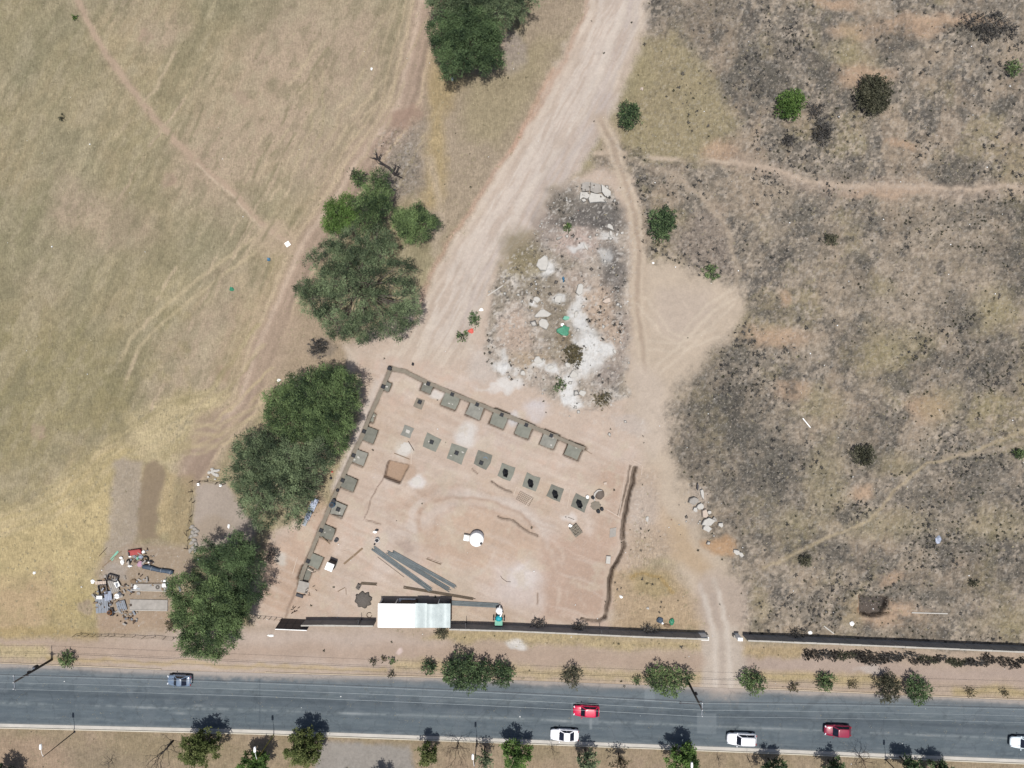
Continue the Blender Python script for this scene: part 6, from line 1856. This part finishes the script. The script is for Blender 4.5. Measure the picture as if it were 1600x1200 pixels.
# small rubble, cannot be counted
g = np.random.default_rng(33)
def rubble(name, n, weight, mt_, lab, smin, smax, seed):
    g = np.random.default_rng(seed)
    x = g.random(n * 8) * 1620 - 10; y = g.random(n * 8) * 1220 - 10
    k = g.random(n * 8) < weight(x, y); x, y = x[k][:n], y[k][:n]; n = len(x)
    s = smin + (smax - smin) * g.random(n) ** 3
    base = np.array([[1, 0, 0], [0, 1, 0], [-1, 0, 0], [0, -1, 0], [0, 0, .8], [0, 0, -.6]], float)
    V = base[None] * (s[:, None, None] * (0.6 + .8 * g.random((n, 6, 1))))
    a = g.random(n) * 2 * pi
    ca, sa = np.cos(a)[:, None], np.sin(a)[:, None]
    X = V[..., 0] * ca - V[..., 1] * sa; Y = V[..., 0] * sa + V[..., 1] * ca
    V = np.stack([X + ((x - 800) * .1)[:, None], Y + ((600 - y) * .1)[:, None], V[..., 2] + gsample(x, y, G.z)[:, None] + (s * .3)[:, None]], -1)
    f = np.array([[0, 1, 4], [1, 2, 4], [2, 3, 4], [3, 0, 4], [1, 0, 5], [2, 1, 5], [3, 2, 5], [0, 3, 5]])
    F = (f[None] + (np.arange(n) * 6)[:, None, None]).reshape(-1, 3)
    o = link_mesh(name, np_mesh(name, V.reshape(-1, 3), F), M[mt_])
    return tag(o, lab, 'rubble', kind='stuff')


inrub = np.zeros(len(PX), np.float32); inrub[irb] = mrb
slabs = np.exp(-((PX - 1098) / 26) ** 2 - ((PY - 800) / 36) ** 2)
g2 = np.zeros(len(PX), np.float32)
for q in ((925, 540, 30, 26), (900, 500, 16, 30), (893, 600, 20, 30), (862, 570, 24, 14), (875, 470, 30, 14), (950, 365, 24, 14), (945, 410, 16, 40), (850, 500, 20, 14), (900, 385, 24, 10), (1098, 800, 22, 34), (800, 585, 20, 14), (985, 668, 22, 12)):
    g2 += np.exp(-((PX - q[0]) / q[2]) ** 2 - ((PY - q[1]) / q[3]) ** 2).astype(np.float32)
rubble('white_rubble', 700, lambda x, y: np.clip(gsample(x, y, g2 * sstep(-.5, .3, N_fin)), 0, 1), 'pale_concrete', 'broken white plaster and concrete pieces heaped in the rubble', .15, .55, 11)
rubble('brick_rubble', 80, lambda x, y: np.clip(gsample(x, y, (g2 + .4 * inrub) * sstep(-.3, .3, N_mid)), 0, 1), 'brick', 'broken reddish brick pieces in the rubble', .12, .35, 12)
rubble('pale_rubble', 1500, lambda x, y: np.clip(gsample(x, y, inrub * (.3 + .9 * sstep(-.1, .5, N_fin + N_mid)) + slabs), 0, 1), 'pale_concrete', 'small pale stones and plaster crumbs strewn over the rubble ground', .08, .36, 1)
rubble('grey_rubble', 1100, lambda x, y: np.clip(gsample(x, y, inrub * sstep(-.2, .5, N_mid) + slabs), 0, 1), 'gravel', 'small grey stones strewn over the rubble ground', .08, .32, 2)
rubble('litter', 420, lambda x, y: .12 * gsample(x, y, (G.scrub > .2) * 1.0) + .06 * (y > 860) * (y < 1050) + .3 * (x > 140) * (x < 280) * (y > 850) * (y < 990) + .03, 'white_paint', 'tiny scraps of white litter and pale stones over the open ground', .05, .16, 3)
for px, py, mt_, s, lab, nm in ((449.5, 381.5, 'white_paint', (.75, .75), 'white square board lying on the end of the thin foot path', 'white_board'), (420, 405, 'blue', (.6, .5), 'faded blue bag beside the white square board', 'litter_bag'), (362, 452, 'green', (.7, .6), 'faded green sheet lying in the left field', 'litter_sheet'),
                                (736, 517, 'bright_red', (.9, .7), 'red plastic litter beside the dirt road', 'litter_bag'), (752, 484, 'white_paint', (.7, .4), 'white litter above the red plastic litter', 'litter_bag'), (645, 569, 'black_plastic', (.4, .5), 'small black bag on the dirt above the foundation corner', 'litter_bag'),
                                (581, 108, 'white_paint', (.35, .4), 'white scrap in the upper part of the left field', 'litter_bag'), (707, 124, 'white_paint', (.35, .5), 'white scrap under the lower crown at the upper picture edge', 'litter_bag'), (1466, 843, 'blue_sheet', (.9, 1.1), 'pale blue torn bag in the lower right scrub', 'litter_bag'),
                                (1265, 988, 'white_paint', (.6, .5), 'white lump against the right wall', 'litter_bag'), (1331, 974, 'white_paint', (.7, .6), 'round white bag left of the rubbish pit', 'litter_bag'), (1003, 139, 'pale_wood', (.5, .5), 'cream stone in the olive grass by the dirt road', 'field_stone'), (1020, 411, 'white_paint', (.4, .3), 'white scrap at the edge of the sandy turning place', 'litter_bag'),
                                (880, 437, 'blue', (.35, .9), 'blue strip of cloth in the middle rubble', 'litter_bag'), (423, 993, 'white_paint', (.9, .35), 'white scrap on the bare ground below the dark steel gate', 'litter_bag'), (54, 895, 'white_paint', (.4, .4), 'white scrap in the straw field left of the back yard', 'litter_bag'), (436, 594, 'white_paint', (.6, .35), 'white scrap on the trail left of the deep green tree', 'litter_bag'),
                                (970, 932, 'white_paint', (.5, .4), 'white scrap right of the winding trench', 'litter_bag'), (1012, 950, 'pale_concrete', (.4, .35), 'pale stone above the junk heap', 'field_stone'), (1011, 811, 'pale_concrete', (.5, .8), 'pale stone right of the dark trench', 'field_stone'), (310, 874, 'white_paint', (.3, .5), 'white scrap at the edge of the dark leafy tree', 'litter_bag'),
                                (145, 908, 'white_paint', (.6, .6), 'white lump left of the scrap heap', 'litter_bag'), (519, 737, 'bright_red', (.35, .3), 'red object by the tree edge next to the foundation strip', 'litter_bag'), (517, 747, 'black_plastic', (.4, .4), 'black object by the tree edge next to the foundation strip', 'litter_bag'), (527.5, 766, 'black_plastic', (.5, .5), 'black bag on the foundation strip above the blue drums', 'litter_bag'), (358, 822, 'white_paint', (.35, .7), 'white stick-like scrap in the swept yard', 'litter_bag')):
    o = MB().blob((0, 0, .08), (s[0] * .55, s[1] * .55, .16), int(px), .3, 9, 5).build(nm, M[mt_], None, (*at(px, py)[:2], max(gz(px, py), -.16))) if 'board' not in nm else MB().box((0, 0, .06), (s[0], s[1], .06)).build(nm, M[mt_], None, at(px, py), R(35))
    tag(o, lab, nm.split('_')[1] if nm != 'field_stone' else 'stone')
GRN = [(880, 518, 10, 9, 'large green plastic sheet crumpled in the rubble', 'green'), (884.5, 498, 6, 4, 'smaller pale green plastic above the large green sheet', 'mint'), (878, 508, 3, 3, 'white plastic between the two green sheets', 'white_paint'), (882, 525, 4, 2.5, 'cream plastic below the large green sheet', 'pale_wood')]
for i, (px, py, a, b_, lab, mt_) in enumerate(GRN):
    chunk(lab, px, py, ngon(px, py, a, b_, 9, i + 140), .3, mt_, 'plastic_sheet', 'plastic sheet', seed=i + 140)

# ------------------------------------------------------------------ cluttered back yard, left of the big tree
for px, py, sx, sy, mt_, lab in ((233, 917, 5.6, 1.0, 'mid_concrete', 'upper long concrete slab of the back yard'), (233, 944.5, 5.9, 1.6, 'mid_concrete', 'lower long concrete slab of the back yard')):
    x, y, _ = at(px, py)
    root = empty('concrete_slab', (x, y, 0), R(-1), lab, 'slab')
    MB().rbox((0, 0, .06), (sx, sy, .2), b=.03).build('deck', M[mt_], root)
    MB().box((0, -sy / 2 - .06, .1), (sx, .1, .24)).build('edge_beam', M['pale_concrete'], root)
for px, py, sx, sy, rz, mt_, lab, z in ((161, 945, 1.9, 2.3, 4, 'grey_sheet', 'large grey tin sheet at the lower left of the scrap heap', .35), (191, 946, 1.4, 1.6, 15, 'grey_sheet', 'tilted grey tin sheet right of the large one', .25), (179, 915, 1.3, 2.0, 20, 'mid_concrete', 'pale tarpaulin sheet in the upper scrap heap', .3),
                                        (171, 930, 1.1, 1.4, 8, 'blue_sheet', 'bluish tin sheet in the centre of the scrap heap', .4), (160, 909, 1.6, .5, 3, 'pale_wood', 'pale board on top of the scrap heap', .5), (158, 932, .9, .5, 0, 'white_paint', 'white panel above the large grey tin sheet', .5),
                                        (185, 912, .7, .9, 30, 'white_paint', 'white cloth sheet at the upper right of the scrap heap', .4), (259, 913, .6, .6, 5, 'white_paint', 'white box lid at the right end of the upper slab', .6)):
    x, y, _ = at(px, py)
    b = MB(); n = 9
    for i in range(n):
        a0, a1 = -sx / 2 + sx * i / n, -sx / 2 + sx * (i + 1) / n
        zz = .025 if i % 2 else -.025
        b.box(((a0 + a1) / 2, 0, zz), (a1 - a0 + .004 * (i % 2), sy, .03))
    o = b.build('tin_sheet', M[mt_], None, (x, y, z))
    o.rotation_euler = (R(rnd.uniform(-6, 6)), R(rnd.uniform(-6, 6)), R(rz))
    tag(o, lab, 'sheet')
for px, py, s, rz, lab in ((178, 902, (1.6, .9), -15, 'dark rusty bed frame above the scrap heap'), (163, 920, (1.3, 1.5), 10, 'dark broken crate in the left of the scrap heap'), (176, 955, (.5, 1.1), 5, 'dark narrow frame under the tin sheets')):
    x, y, _ = at(px, py)
    root = empty('rusty_rack', (x, y, .1), R(rz), lab, 'scrap frame')
    for sg in (-1, 1):
        MB().box((0, sg * s[1] / 2, .2), (s[0], .1, .3)).build('side_rail', M['dark_metal'], root)
        MB().box((sg * s[0] / 2, 0, .2), (.1, s[1] - .12, .3)).build('end_rail', M['dark_metal'], root)
    for i in range(3):
        MB().box((-s[0] / 2 + s[0] * (i + 1) / 4, 0, .12), (.07, s[1] - .12, .06)).build('slat', M['dark_wood'], root)
x, y, _ = at(213.5, 862.5)
root = empty('old_sofa', (x, y, 0), R(8), 'faded red upholstered seat thrown out in the back yard', 'sofa')
MB().rbox((0, 0, .25), (1.8, .75, .4), b=.08).build('seat', M['red'], root)
MB().rbox((0, .38, .45), (1.8, .22, .6), b=.08).build('backrest', M['red'], root)
MB().rbox((-.95, 0, .35), (.2, .8, .5), b=.06).build('armrest', M['dark_metal'], root)
for px, py, r_, lab in ((228, 873, .55, 'old black tyre standing among the litter of the back yard'), (202, 877, .42, 'old tyre left of the pink cloth in the back yard'), (247, 917, .36, 'old tyre lying on the upper yard slab')):
    x, y, _ = at(px, py)
    rings = []
    b = MB(); nn = 18; mm = 7
    vs_ = []
    for i in range(nn):
        A_ = 2 * pi * i / nn
        for j in range(mm):
            B_ = 2 * pi * j / mm; q = r_ - .13 + .13 * cos(B_)
            vs_.append((q * cos(A_), q * sin(A_), .12 + .12 * sin(B_)))
    fs = [(i * mm + j, ((i + 1) % nn) * mm + j, ((i + 1) % nn) * mm + (j + 1) % mm, i * mm + (j + 1) % mm) for i in range(nn) for j in range(mm)]
    b.add(vs_, fs)
    tag(b.build('worn_car_tyre', M['tyre'] if r_ > .4 else M['gravel'], None, (x, y, 0), smooth=True), lab, 'tyre')
for px, py, mt_, s, lab in ((190, 871, 'white_paint', (.5, .4), 'upper white bag in the back yard litter'), (192, 878, 'white_paint', (.55, .8), 'large white bag in the back yard litter'), (201, 879, 'pale_wood', (.4, .4), 'cream bag beside the old tyre'), (204, 884, 'white_paint', (.7, .3), 'flat white bag below the old tyre'), (204, 868.5, 'white_paint', (.45, .4), 'white bag at the left end of the red seat'),
                            (225, 862, 'white_paint', (.5, .5), 'white bag at the right end of the red seat'), (220, 881, 'pink', (.9, .8), 'pink cloth bundle in the back yard'), (221, 870, 'blue_sheet', (.8, .6), 'pale blue bundle above the pink cloth'), (216, 872, 'mint', (.4, .5), 'pale green plastic left of the pale blue bundle'), (236, 876, 'black_plastic', (.5, .35), 'black bag right of the black tyre'), (233.5, 878, 'white_paint', (.3, .3), 'tiny white bag beside the black bag'),
                            (212, 917, 'white_paint', (.8, .6), 'crumpled white sacking at the left end of the upper slab'), (210, 908, 'wood', (1.0, .6), 'brown rag heap above the upper slab'), (258, 907, 'white_paint', (.4, .4), 'white can near the right end of the upper slab'), (264, 915, 'green', (.3, .4), 'green bottle bag at the right end of the upper slab')):
    tag(MB().blob((0, 0, .14), (s[0] * .55, s[1] * .55, .22), int(px * 3), .25, 9, 5).build('refuse_bag', M[mt_], None, at(px, py)), lab, 'bag')
x0, y0, _ = at(225, 884.5); x1, y1, _ = at(272, 894)
root = empty('rolled_tarpaulin', (x0, y0, 0), math.atan2(y1 - y0, x1 - x0), 'long dark blue tarpaulin roll lying across the back yard', 'tarpaulin')
b = MB(); L = math.hypot(x1 - x0, y1 - y0)
b.tube([(L * t, .06 * sin(9 * t), .3) for t in np.linspace(0, 1, 9)], [.3, .38, .36, .33, .3, .32, .34, .36, .3], 10); b.build('roll', M['navy'], root, smooth=True)
for t in (.3, .62, .93):
    MB().lathe([(.39, -.06), (.39, .06)], 10).build('strap', M['grey_sheet'], root, (L * t, 0, .3)).rotation_euler = (0, R(90), 0)
for nm_, mt_, sd_, n_ in (('dusty_scraps', 'mid_concrete', 51, 50), ('dark_scraps', 'dark_wood', 52, 45), ('grey_scraps', 'grey_sheet', 53, 60), ('brown_scraps', 'wood', 54, 40)):
    rs_ = random.Random(sd_); b = MB()
    for i in range(n_):
        cx_, cy_ = rs_.choice(((165, 925), (180, 940), (172, 908), (215, 872), (225, 875), (262, 915), (210, 915), (160, 945), (205, 965), (188, 955)))
        x, y, _ = at(cx_ + rs_.gauss(0, 9), cy_ + rs_.gauss(0, 7))
        if rs_.random() < .5:
            b.box((x, y, rs_.uniform(.1, .5)), (rs_.uniform(.15, .9), rs_.uniform(.06, .3), .06), rs_.uniform(0, 3), ry=rs_.uniform(-.3, .3))
        else:
            b.blob((x, y, .1), (rs_.uniform(.1, .3), rs_.uniform(.1, .25), .15), i, .4, 6, 4)
    tag(b.build(nm_, M[mt_]), nm_.split('_')[0] + ' scraps strewn around the scrap heap of the back yard', 'scraps', kind='stuff')
# bags piled by the fence, rubble by the tree
rr = random.Random(8)
BG = 'white sacks piled against the pole fence'
me = None
for i, (px, py) in enumerate(((300, 823), (305, 826), (308, 830), (302, 832), (306, 836), (299, 838), (304, 843), (300, 848), (307, 850), (302, 856), (298, 860), (306, 860))):
    if me is None: me = MB().blob((0, 0, .15), (.45, .28, .2), 7, .18, 9, 5).mesh('sack')
    o = link_mesh('white_sack', me, M['white_paint'] if i % 3 else M['mid_concrete'], None, at(px, py), rr.uniform(0, 3))
    tag(o, 'whitish sack in the pile along the pole fence of the swept yard', 'sack', BG)
RG = 'pale stones heaped against the sprawling tree'
for i in range(16):
    px, py = 334 + rr.gauss(0, 4.5), 738 + rr.gauss(0, 6)
    s = rr.uniform(.18, .34)
    tag(MB().blob((0, 0, .1), (s, s * .8, .2), i, .3, 7, 4).build('pale_stone', M['pale_concrete'], None, at(px, py)), 'pale rough stone in the heap left of the sprawling tree', 'stone', RG)
for (px, py), lab in (((311, 756.5), 'white bucket under the top fence of the swept yard, nearer the fence corner'), ((345.5, 758), 'white bucket under the top fence of the swept yard, nearer the tree')):
    drum(lab, px, py, .22, .4, 'white_plastic', None, 'bucket', 'bucket')
# corrugated tin sheets under the tree edge
for i, (px, py, sx, sy, lab) in enumerate(((490.5, 788, .95, 2.0, 'upper bluish tin sheet leaning beside the tree and the foundation strip'), (482.5, 805, .8, 1.3, 'lower bluish tin sheet beside the tree'), (477.5, 816, .6, 1.0, 'smallest faded tin sheet at the end of the row beside the tree'))):
    b = MB(); n = 8
    for k in range(n):
        a0 = -sx / 2 + sx * k / n
        b.box((a0 + sx / n / 2, 0, .03 * (k % 2)), (sx / n + .004, sy, .03))
    o = b.build('tin_sheet', M['blue_sheet'] if i < 2 else M['grey_sheet'], None, (*at(px, py)[:2], .3), R(-24)); tag(o, lab, 'sheet')
tag(MB().box((0, 0, .5), (1.2, .25, .9)).build('dark_crate', M['dark_metal'], None, at(487, 778), R(-24)), 'dark crate at the head of the bluish tin sheets', 'crate')
# rubbish in the square pit on the right
rr = random.Random(77)
rubble('pit_rubbish', 160, lambda x, y: ((x > 1346) & (x < 1380) & (y > 934) & (y < 958)) * 1.0 * 80, 'mid_concrete', 'grey rubbish filling the square pit in the lower right scrub', .08, .3, 9)

# ------------------------------------------------------------------ cars
def car(label, px, py, L, W, Hh, paint, kind='hatch', rz=180 - 2.2, group='cars driving along the street'):
    x, y, _ = at(px, py)
    root = empty('car', (x, y, .045), R(rz), label, 'car', group)
    sedan = kind == 'saloon'
    hl, hw = L / 2, W / 2
    hood = .92 if kind == 'suv' else .82
    belt = hood + .10
    # body: sections along the length, nose at +x
    st = [(-1.0, .70, .42, .72), (-.97, .84, .30, belt - .12), (-.90, .94, .24, belt - .02), (-.75, .99, .2, belt), (-.5, 1.0, .2, belt + .02), (-.2, 1.0, .2, belt + .01), (.1, 1.0, .2, belt - .01), (.35, .995, .2, belt - .03),
          (.48, .985, .2, hood + .06), (.65, .96, .2, hood), (.80, .915, .22, hood - .06), (.90, .84, .26, hood - .13), (.96, .74, .32, hood - .20), (1.0, .58, .4, hood - .32)]
    rings = []
    for t, w, zb, zt in st:
        X = t * hl; w *= hw
        half = [(0, zb), (w * .88, zb), (w * .97, zb + .1), (w, zb + (zt - zb) * .55), (w * .97, zt - .06), (w * .88, zt), (w * .5, zt + .025), (0, zt + .035)]
        rings.append([(X, -a, z) for a, z in half] + [(X, a, z) for a, z in half[-2:0:-1]])
    MB().rings(rings).build('body', paint, root, smooth=True)
    # cabin
    if sedan: xb0, xb1, xr0, xr1 = -.70, .40, -.36, .06
    elif kind == 'suv': xb0, xb1, xr0, xr1 = -.93, .40, -.80, .16
    else: xb0, xb1, xr0, xr1 = -.92, .44, -.70, .14
    zb, zr = belt - .03, Hh
    wb, wr = hw * .90, hw * .74

    def corner(t, sx, sy, ins=0.0):
        xb, xr = (xb1, xr1) if sx > 0 else (xb0, xr0)
        return np.array([(xb + (xr - xb) * t) * hl - sx * ins, sy * (wb + (wr - wb) * t - ins), zb + (zr - .05 - zb) * t])

    def oct_(t, z=None, ins=0.0, rnd_=.12):
        P = []
        for sx, sy in ((-1, -1), (1, -1), (1, 1), (-1, 1)):
            c = corner(t, sx, sy, ins)
            if z is not None: c[2] = z
            P.append(c)
        out = []
        for i in range(4):
            c, p, n = P[i], P[i - 1], P[(i + 1) % 4]
            out.append(tuple(c + (p - c) / np.linalg.norm(p - c) * rnd_)); out.append(tuple(c + (n - c) / np.linalg.norm(n - c) * rnd_))
        return out
    MB().rings([oct_(0), oct_(1.0)]).build('cabin', paint, root)
    MB().rings([oct_(1.0, zr - .05, -.01, .16), oct_(1.0, zr - .015, .03, .18), oct_(1.0, zr, .14, .25)]).build('roof', paint, root, smooth=True)

    def pane(name, a, b, c, d, off):
        a, b, c, d = map(np.array, (a, b, c, d))
        n = np.cross(b - a, d - a); n = n / np.linalg.norm(n) * off
        m = MB(); m.rings([[tuple(q) for q in (a, b, c, d)], [tuple(q + n) for q in (a, b, c, d)]]); m.build(name, M['glass'], root)

    def lerp(p, q, t): return p + (q - p) * t
    for sx, nm in ((1, 'windscreen'), (-1, 'rear_window')):
        a, b, c, d = corner(.06, sx, -1), corner(.06, sx, 1), corner(.97, sx, 1), corner(.97, sx, -1)
        e = .07
        q = [lerp(a, b, e), lerp(b, a, e), lerp(c, d, e), lerp(d, c, e)]
        if sx < 0: q = [q[1], q[0], q[3], q[2]]
        pane(nm, *q, .014)
    for sy in (-1, 1):
        a, b, c, d = corner(.1, -1, sy), corner(.1, 1, sy), corner(.9, 1, sy), corner(.9, -1, sy)
        for u0, u1 in ((.08, .5), (.53, .93)):
            q = [lerp(a, b, u0), lerp(a, b, u1), lerp(d, c, min(u1, .95)), lerp(d, c, max(u0, .07))]
            if sy > 0: q = [q[1], q[0], q[3], q[2]]
            pane('side_window', *q, .012)
        MB().blob((0, 0, 0), (.10, .12, .09), 3, .05, 8, 5).build('mirror', paint, root, (.36 * hl, sy * (hw + .10), belt + .04), smooth=True)
        MB().box((0, 0, 0), (.16, .30, .10), sy * -.5).build('headlight', M['lamp_glass'], root, (.925 * hl, sy * hw * .66, hood - .15))
        MB().box((0, 0, 0), (.08, .26, .16), sy * .3).build('tail_light', M['tail'], root, (-.965 * hl, sy * hw * .7, belt - .14))
        for sx in (-.60, .62):
            w = MB().lathe([(.2, -.1), (.3, -.11), (.32, -.06), (.32, .06), (.3, .11), (.2, .1)], 18).build('wheel', M['tyre'], root, (sx * hl, sy * (hw - .105), .32))
            w.rotation_euler = (R(90), 0, 0)
            MB().lathe([(.2, -.095), (.2, .095)], 14).build('rim', M['rim'], w)
        MB().box((0, 0, 0), (.16, .02, .03)).build('door_handle', paint, root, (-.1 * hl, sy * (hw + .008), belt - .12))
        MB().box((0, 0, 0), (.16, .02, .03)).build('door_handle', paint, root, (.22 * hl, sy * (hw + .008), belt - .12))
    MB().box((0, 0, 0), (.05, W * .6, .12)).build('grille', M['black_plastic'], root, (.985 * hl, 0, hood - .34))
    MB().box((0, 0, 0), (.03, .5, .12)).build('number_plate', M['number_plate'], root, (-1.005 * hl, 0, .62))
    MB().box((0, 0, 0), (L * .9, W * .86, .1)).build('underbody', M['black_plastic'], root, (0, 0, .22))
    for sg in (-1, 1):
        MB().box((0, 0, 0), (.5, .03, .02), sg * .12).build('wiper', M['black_plastic'], root, (.43 * hl, sg * .35, hood + .11))
    if kind == 'suv':
        for sy in (-1, 1):
            MB().tube([(xr0 * hl + .1, sy * wr * .86, zr), (xr0 * hl + .2, sy * wr * .86, zr + .05), (xr1 * hl - .2, sy * wr * .86, zr + .05), (xr1 * hl - .1, sy * wr * .86, zr)], .02, 6).build('roof_rail', M['rim'], root)
    return root


P_ = {'red': paint_mat('red_car_paint', (.44, .006, .045)), 'white': paint_mat('white_car_paint', (.72, .72, .74)), 'maroon': paint_mat('maroon_car_paint', (.20, .010, .034)), 'silver': paint_mat('blue_silver_car_paint', (.11, .15, .21)), 'pearl': paint_mat('pearl_white_car_paint', (.60, .67, .70))}
car('blue-silver car near the left of the street, driving along the upper lane', 283.5, 1060.0, 3.75, 1.66, 1.46, P_['silver'], 'saloon')
car('bright red hatchback driving in the middle of the street', 915.3, 1107.5, 4.05, 1.72, 1.46, P_['red'], 'hatch')
car('white saloon car beside the kerb, below the bright red hatchback', 881.5, 1144.8, 4.4, 1.78, 1.44, P_['white'], 'saloon')
car('white estate car with roof rails driving close to the kerb', 1156.5, 1151.0, 4.55, 1.82, 1.62, P_['white'], 'suv')
car('maroon hatchback driving in the right part of the street', 1305.5, 1138.0, 4.1, 1.72, 1.58, P_['maroon'], 'hatch')
car('white car cut by the right picture edge', 1596, 1156.5, 4.5, 1.8, 1.5, P_['pearl'], 'saloon')

# ------------------------------------------------------------------ street lamps
def lamp(label, px, py, h=7.3, lean=0.0):
    x, y, _ = at(px, py)
    root = empty('street_lamp', (x, y, 0), 0, label, 'street lamp', 'street lamps on the median')
    MB().tube([(0, 0, 0), (0, 0, h * .6), (0, 0, h)], [.085, .065, .05], 8).build('pole', M['yellow_paint' if 427 < px < 430 else 'pole'], root)
    MB().lathe([(.17, 0), (.17, .05), (.1, .1)], 8).build('base_plate', M['dark_metal'], root)
    MB().tube([(0, 0, h - .1), (-.05, .5, h + .15), (-.2, 1.35, h + .22)], [.035, .03, .025], 6).build('arm', M['white_paint'], root)
    MB().rings([[(-.2 + a * .16, 1.3 + b * .4 + .3, h + .14) for a, b in ((-1, -1), (1, -1), (1.1, 0), (.8, 1), (-.8, 1), (-1.1, 0))], [(-.2 + a * .13, 1.3 + b * .36 + .3, h + .32) for a, b in ((-1, -1), (1, -1), (1.1, 0), (.8, 1), (-.8, 1), (-1.1, 0))]]).build('lamp_head', M['white_plastic'], root)
    MB().box((-.2, 1.62, h + .12), (.22, .5, .03)).build('lamp_glass', M['lamp_glass'], root)


for px, py, lab in ((116.5, 1143.5, 'street lamp seen in full length, leftmost of the median lamps'), (428, 1147.5, 'street lamp in front of the dark green median tree, second from the left'), (745, 1158, 'street lamp on the median left of the full green tree'),
                    (1063.5, 1170, 'street lamp hidden in the wide green median tree'), (1383, 1186, 'street lamp on the median, rightmost of the lamps')):
    lamp(lab, px, py)

# ------------------------------------------------------------------ utility poles and lines
def utility_pole(label, px, py, h, trafo, arm_rz=0.0, tilt=(0, 0)):
    x, y, _ = at(px, py)
    root = empty('utility_pole', (x, y, 0), 0, label, 'utility pole')
    tx, ty = tilt
    MB().tube([(0, 0, -.1), (tx * .5, ty * .5, h * .5), (tx, ty, h)], [.19, .16, .12], 10).build('pole', M['pole'], root, smooth=True)
    MB().box((tx, ty, h - .15), (.1, 2.1, .1), arm_rz).build('cross_arm', M['grey_sheet'], root)
    for yy in (-.95, 0, .95):
        MB().lathe([(.05, 0), (.07, .06), (.04, .12), (.07, .18), (.03, .25)], 8).build('insulator', M['white_plastic'], root, (tx, ty + yy, h - .1))
    MB().box((tx * .75 + .3, ty * .75, h * .73), (.6, .1, .08)).build('low_bracket', M['dark_metal'], root)
    if trafo:
        t = MB().lathe([(.2, 0), (.26, .05), (.26, .75), (.2, .82)], 12).build('transformer', M['dark_metal'], root, (tx * .42 + .02, ty * .42 + .34, h * .40))
        MB().lathe([(.14, .82), (.14, .86)], 10).build('transformer_lid', M['white_paint'], t)
        for k in range(2):
            MB().lathe([(.05, .84), (.05, 1.0)], 6, (-.1 + .2 * k, 0, 0)).build('bushing', M['white_plastic'], t)
        MB().box((tx * .62, ty * .62 + .18, h * .62), (.3, .3, .4)).build('fuse_box', M['dark_metal'], root)
    else:
        t = MB().lathe([(.16, 0), (.2, .04), (.2, .5), (.16, .56)], 12).build('cable_joint', M['dark_metal'], root, (tx * .45 + .28, ty * .45, h * .45))
        MB().tube([(tx * .8, ty * .8, h * .8), (tx * .8 + .6, ty * .8 + .1, h * .8 + .25), (tx * .8 + .8, ty * .8 - .15, h * .8)], .035, 5).build('lamp_arm', M['dark_metal'], root)
        MB().box((tx * .82 - 1.4, ty * .82, h * .80), (2.6, .08, .08), R(-3)).build('side_arm', M['dark_metal'], root)
        MB().lathe([(.14, 0), (.2, .08), (.12, .2)], 10).build('side_lamp', M['dark_metal'], root, (tx * .82 - 2.7, ty * .82 + .07, h * .78))
    return (x + tx, y + ty, h)


A_ = utility_pole('utility pole with a grey transformer at the left end of the street', 81, 1030.5, 8.3, True, R(3))
B_ = utility_pole('utility pole rising from the wide olive bush, right of centre', 1074, 1062.5, 8.3, False, R(-3), (.05, -.75))


def sag(p, q, s, n=14):
    return [(p[0] + (q[0] - p[0]) * t, p[1] + (q[1] - p[1]) * t, p[2] + (q[2] - p[2]) * t - s * 4 * t * (1 - t)) for t in np.linspace(0, 1, n)]


dirv = np.array(B_[:2]) - np.array(A_[:2])
C_ = (B_[0] + dirv[0] * .9, B_[1] + dirv[1] * .62, 8.3)
D_ = (A_[0] - dirv[0] * .9, A_[1] - dirv[1] * .4, 8.3)
for (p, q, nm) in ((A_, B_, 'between the two utility poles'), (B_, C_, 'leaving the right utility pole towards the right'), (D_, A_, 'leaving the transformer pole towards the left')):
    for i, yy in enumerate((-.95, 0, .95)):
        o = MB().tube(sag((p[0], p[1] + yy, p[2] + .12), (q[0], q[1] + yy, q[2] + .12), .9), .019, 5).build('overhead_wire', M['wire'])
        tag(o, ('lowest in the photo', 'middle', 'uppermost')[i] + ' of three overhead wires ' + nm, 'wire', 'overhead wires')
    o = MB().tube(sag((p[0], p[1] + .1, 6.1), (q[0], q[1] + .1, 6.1), 1.0), .028, 5).build('overhead_cable', M['dark_metal'])
    tag(o, 'dark low-hanging cable under the wires ' + nm, 'cable', 'dark cables under the wires')
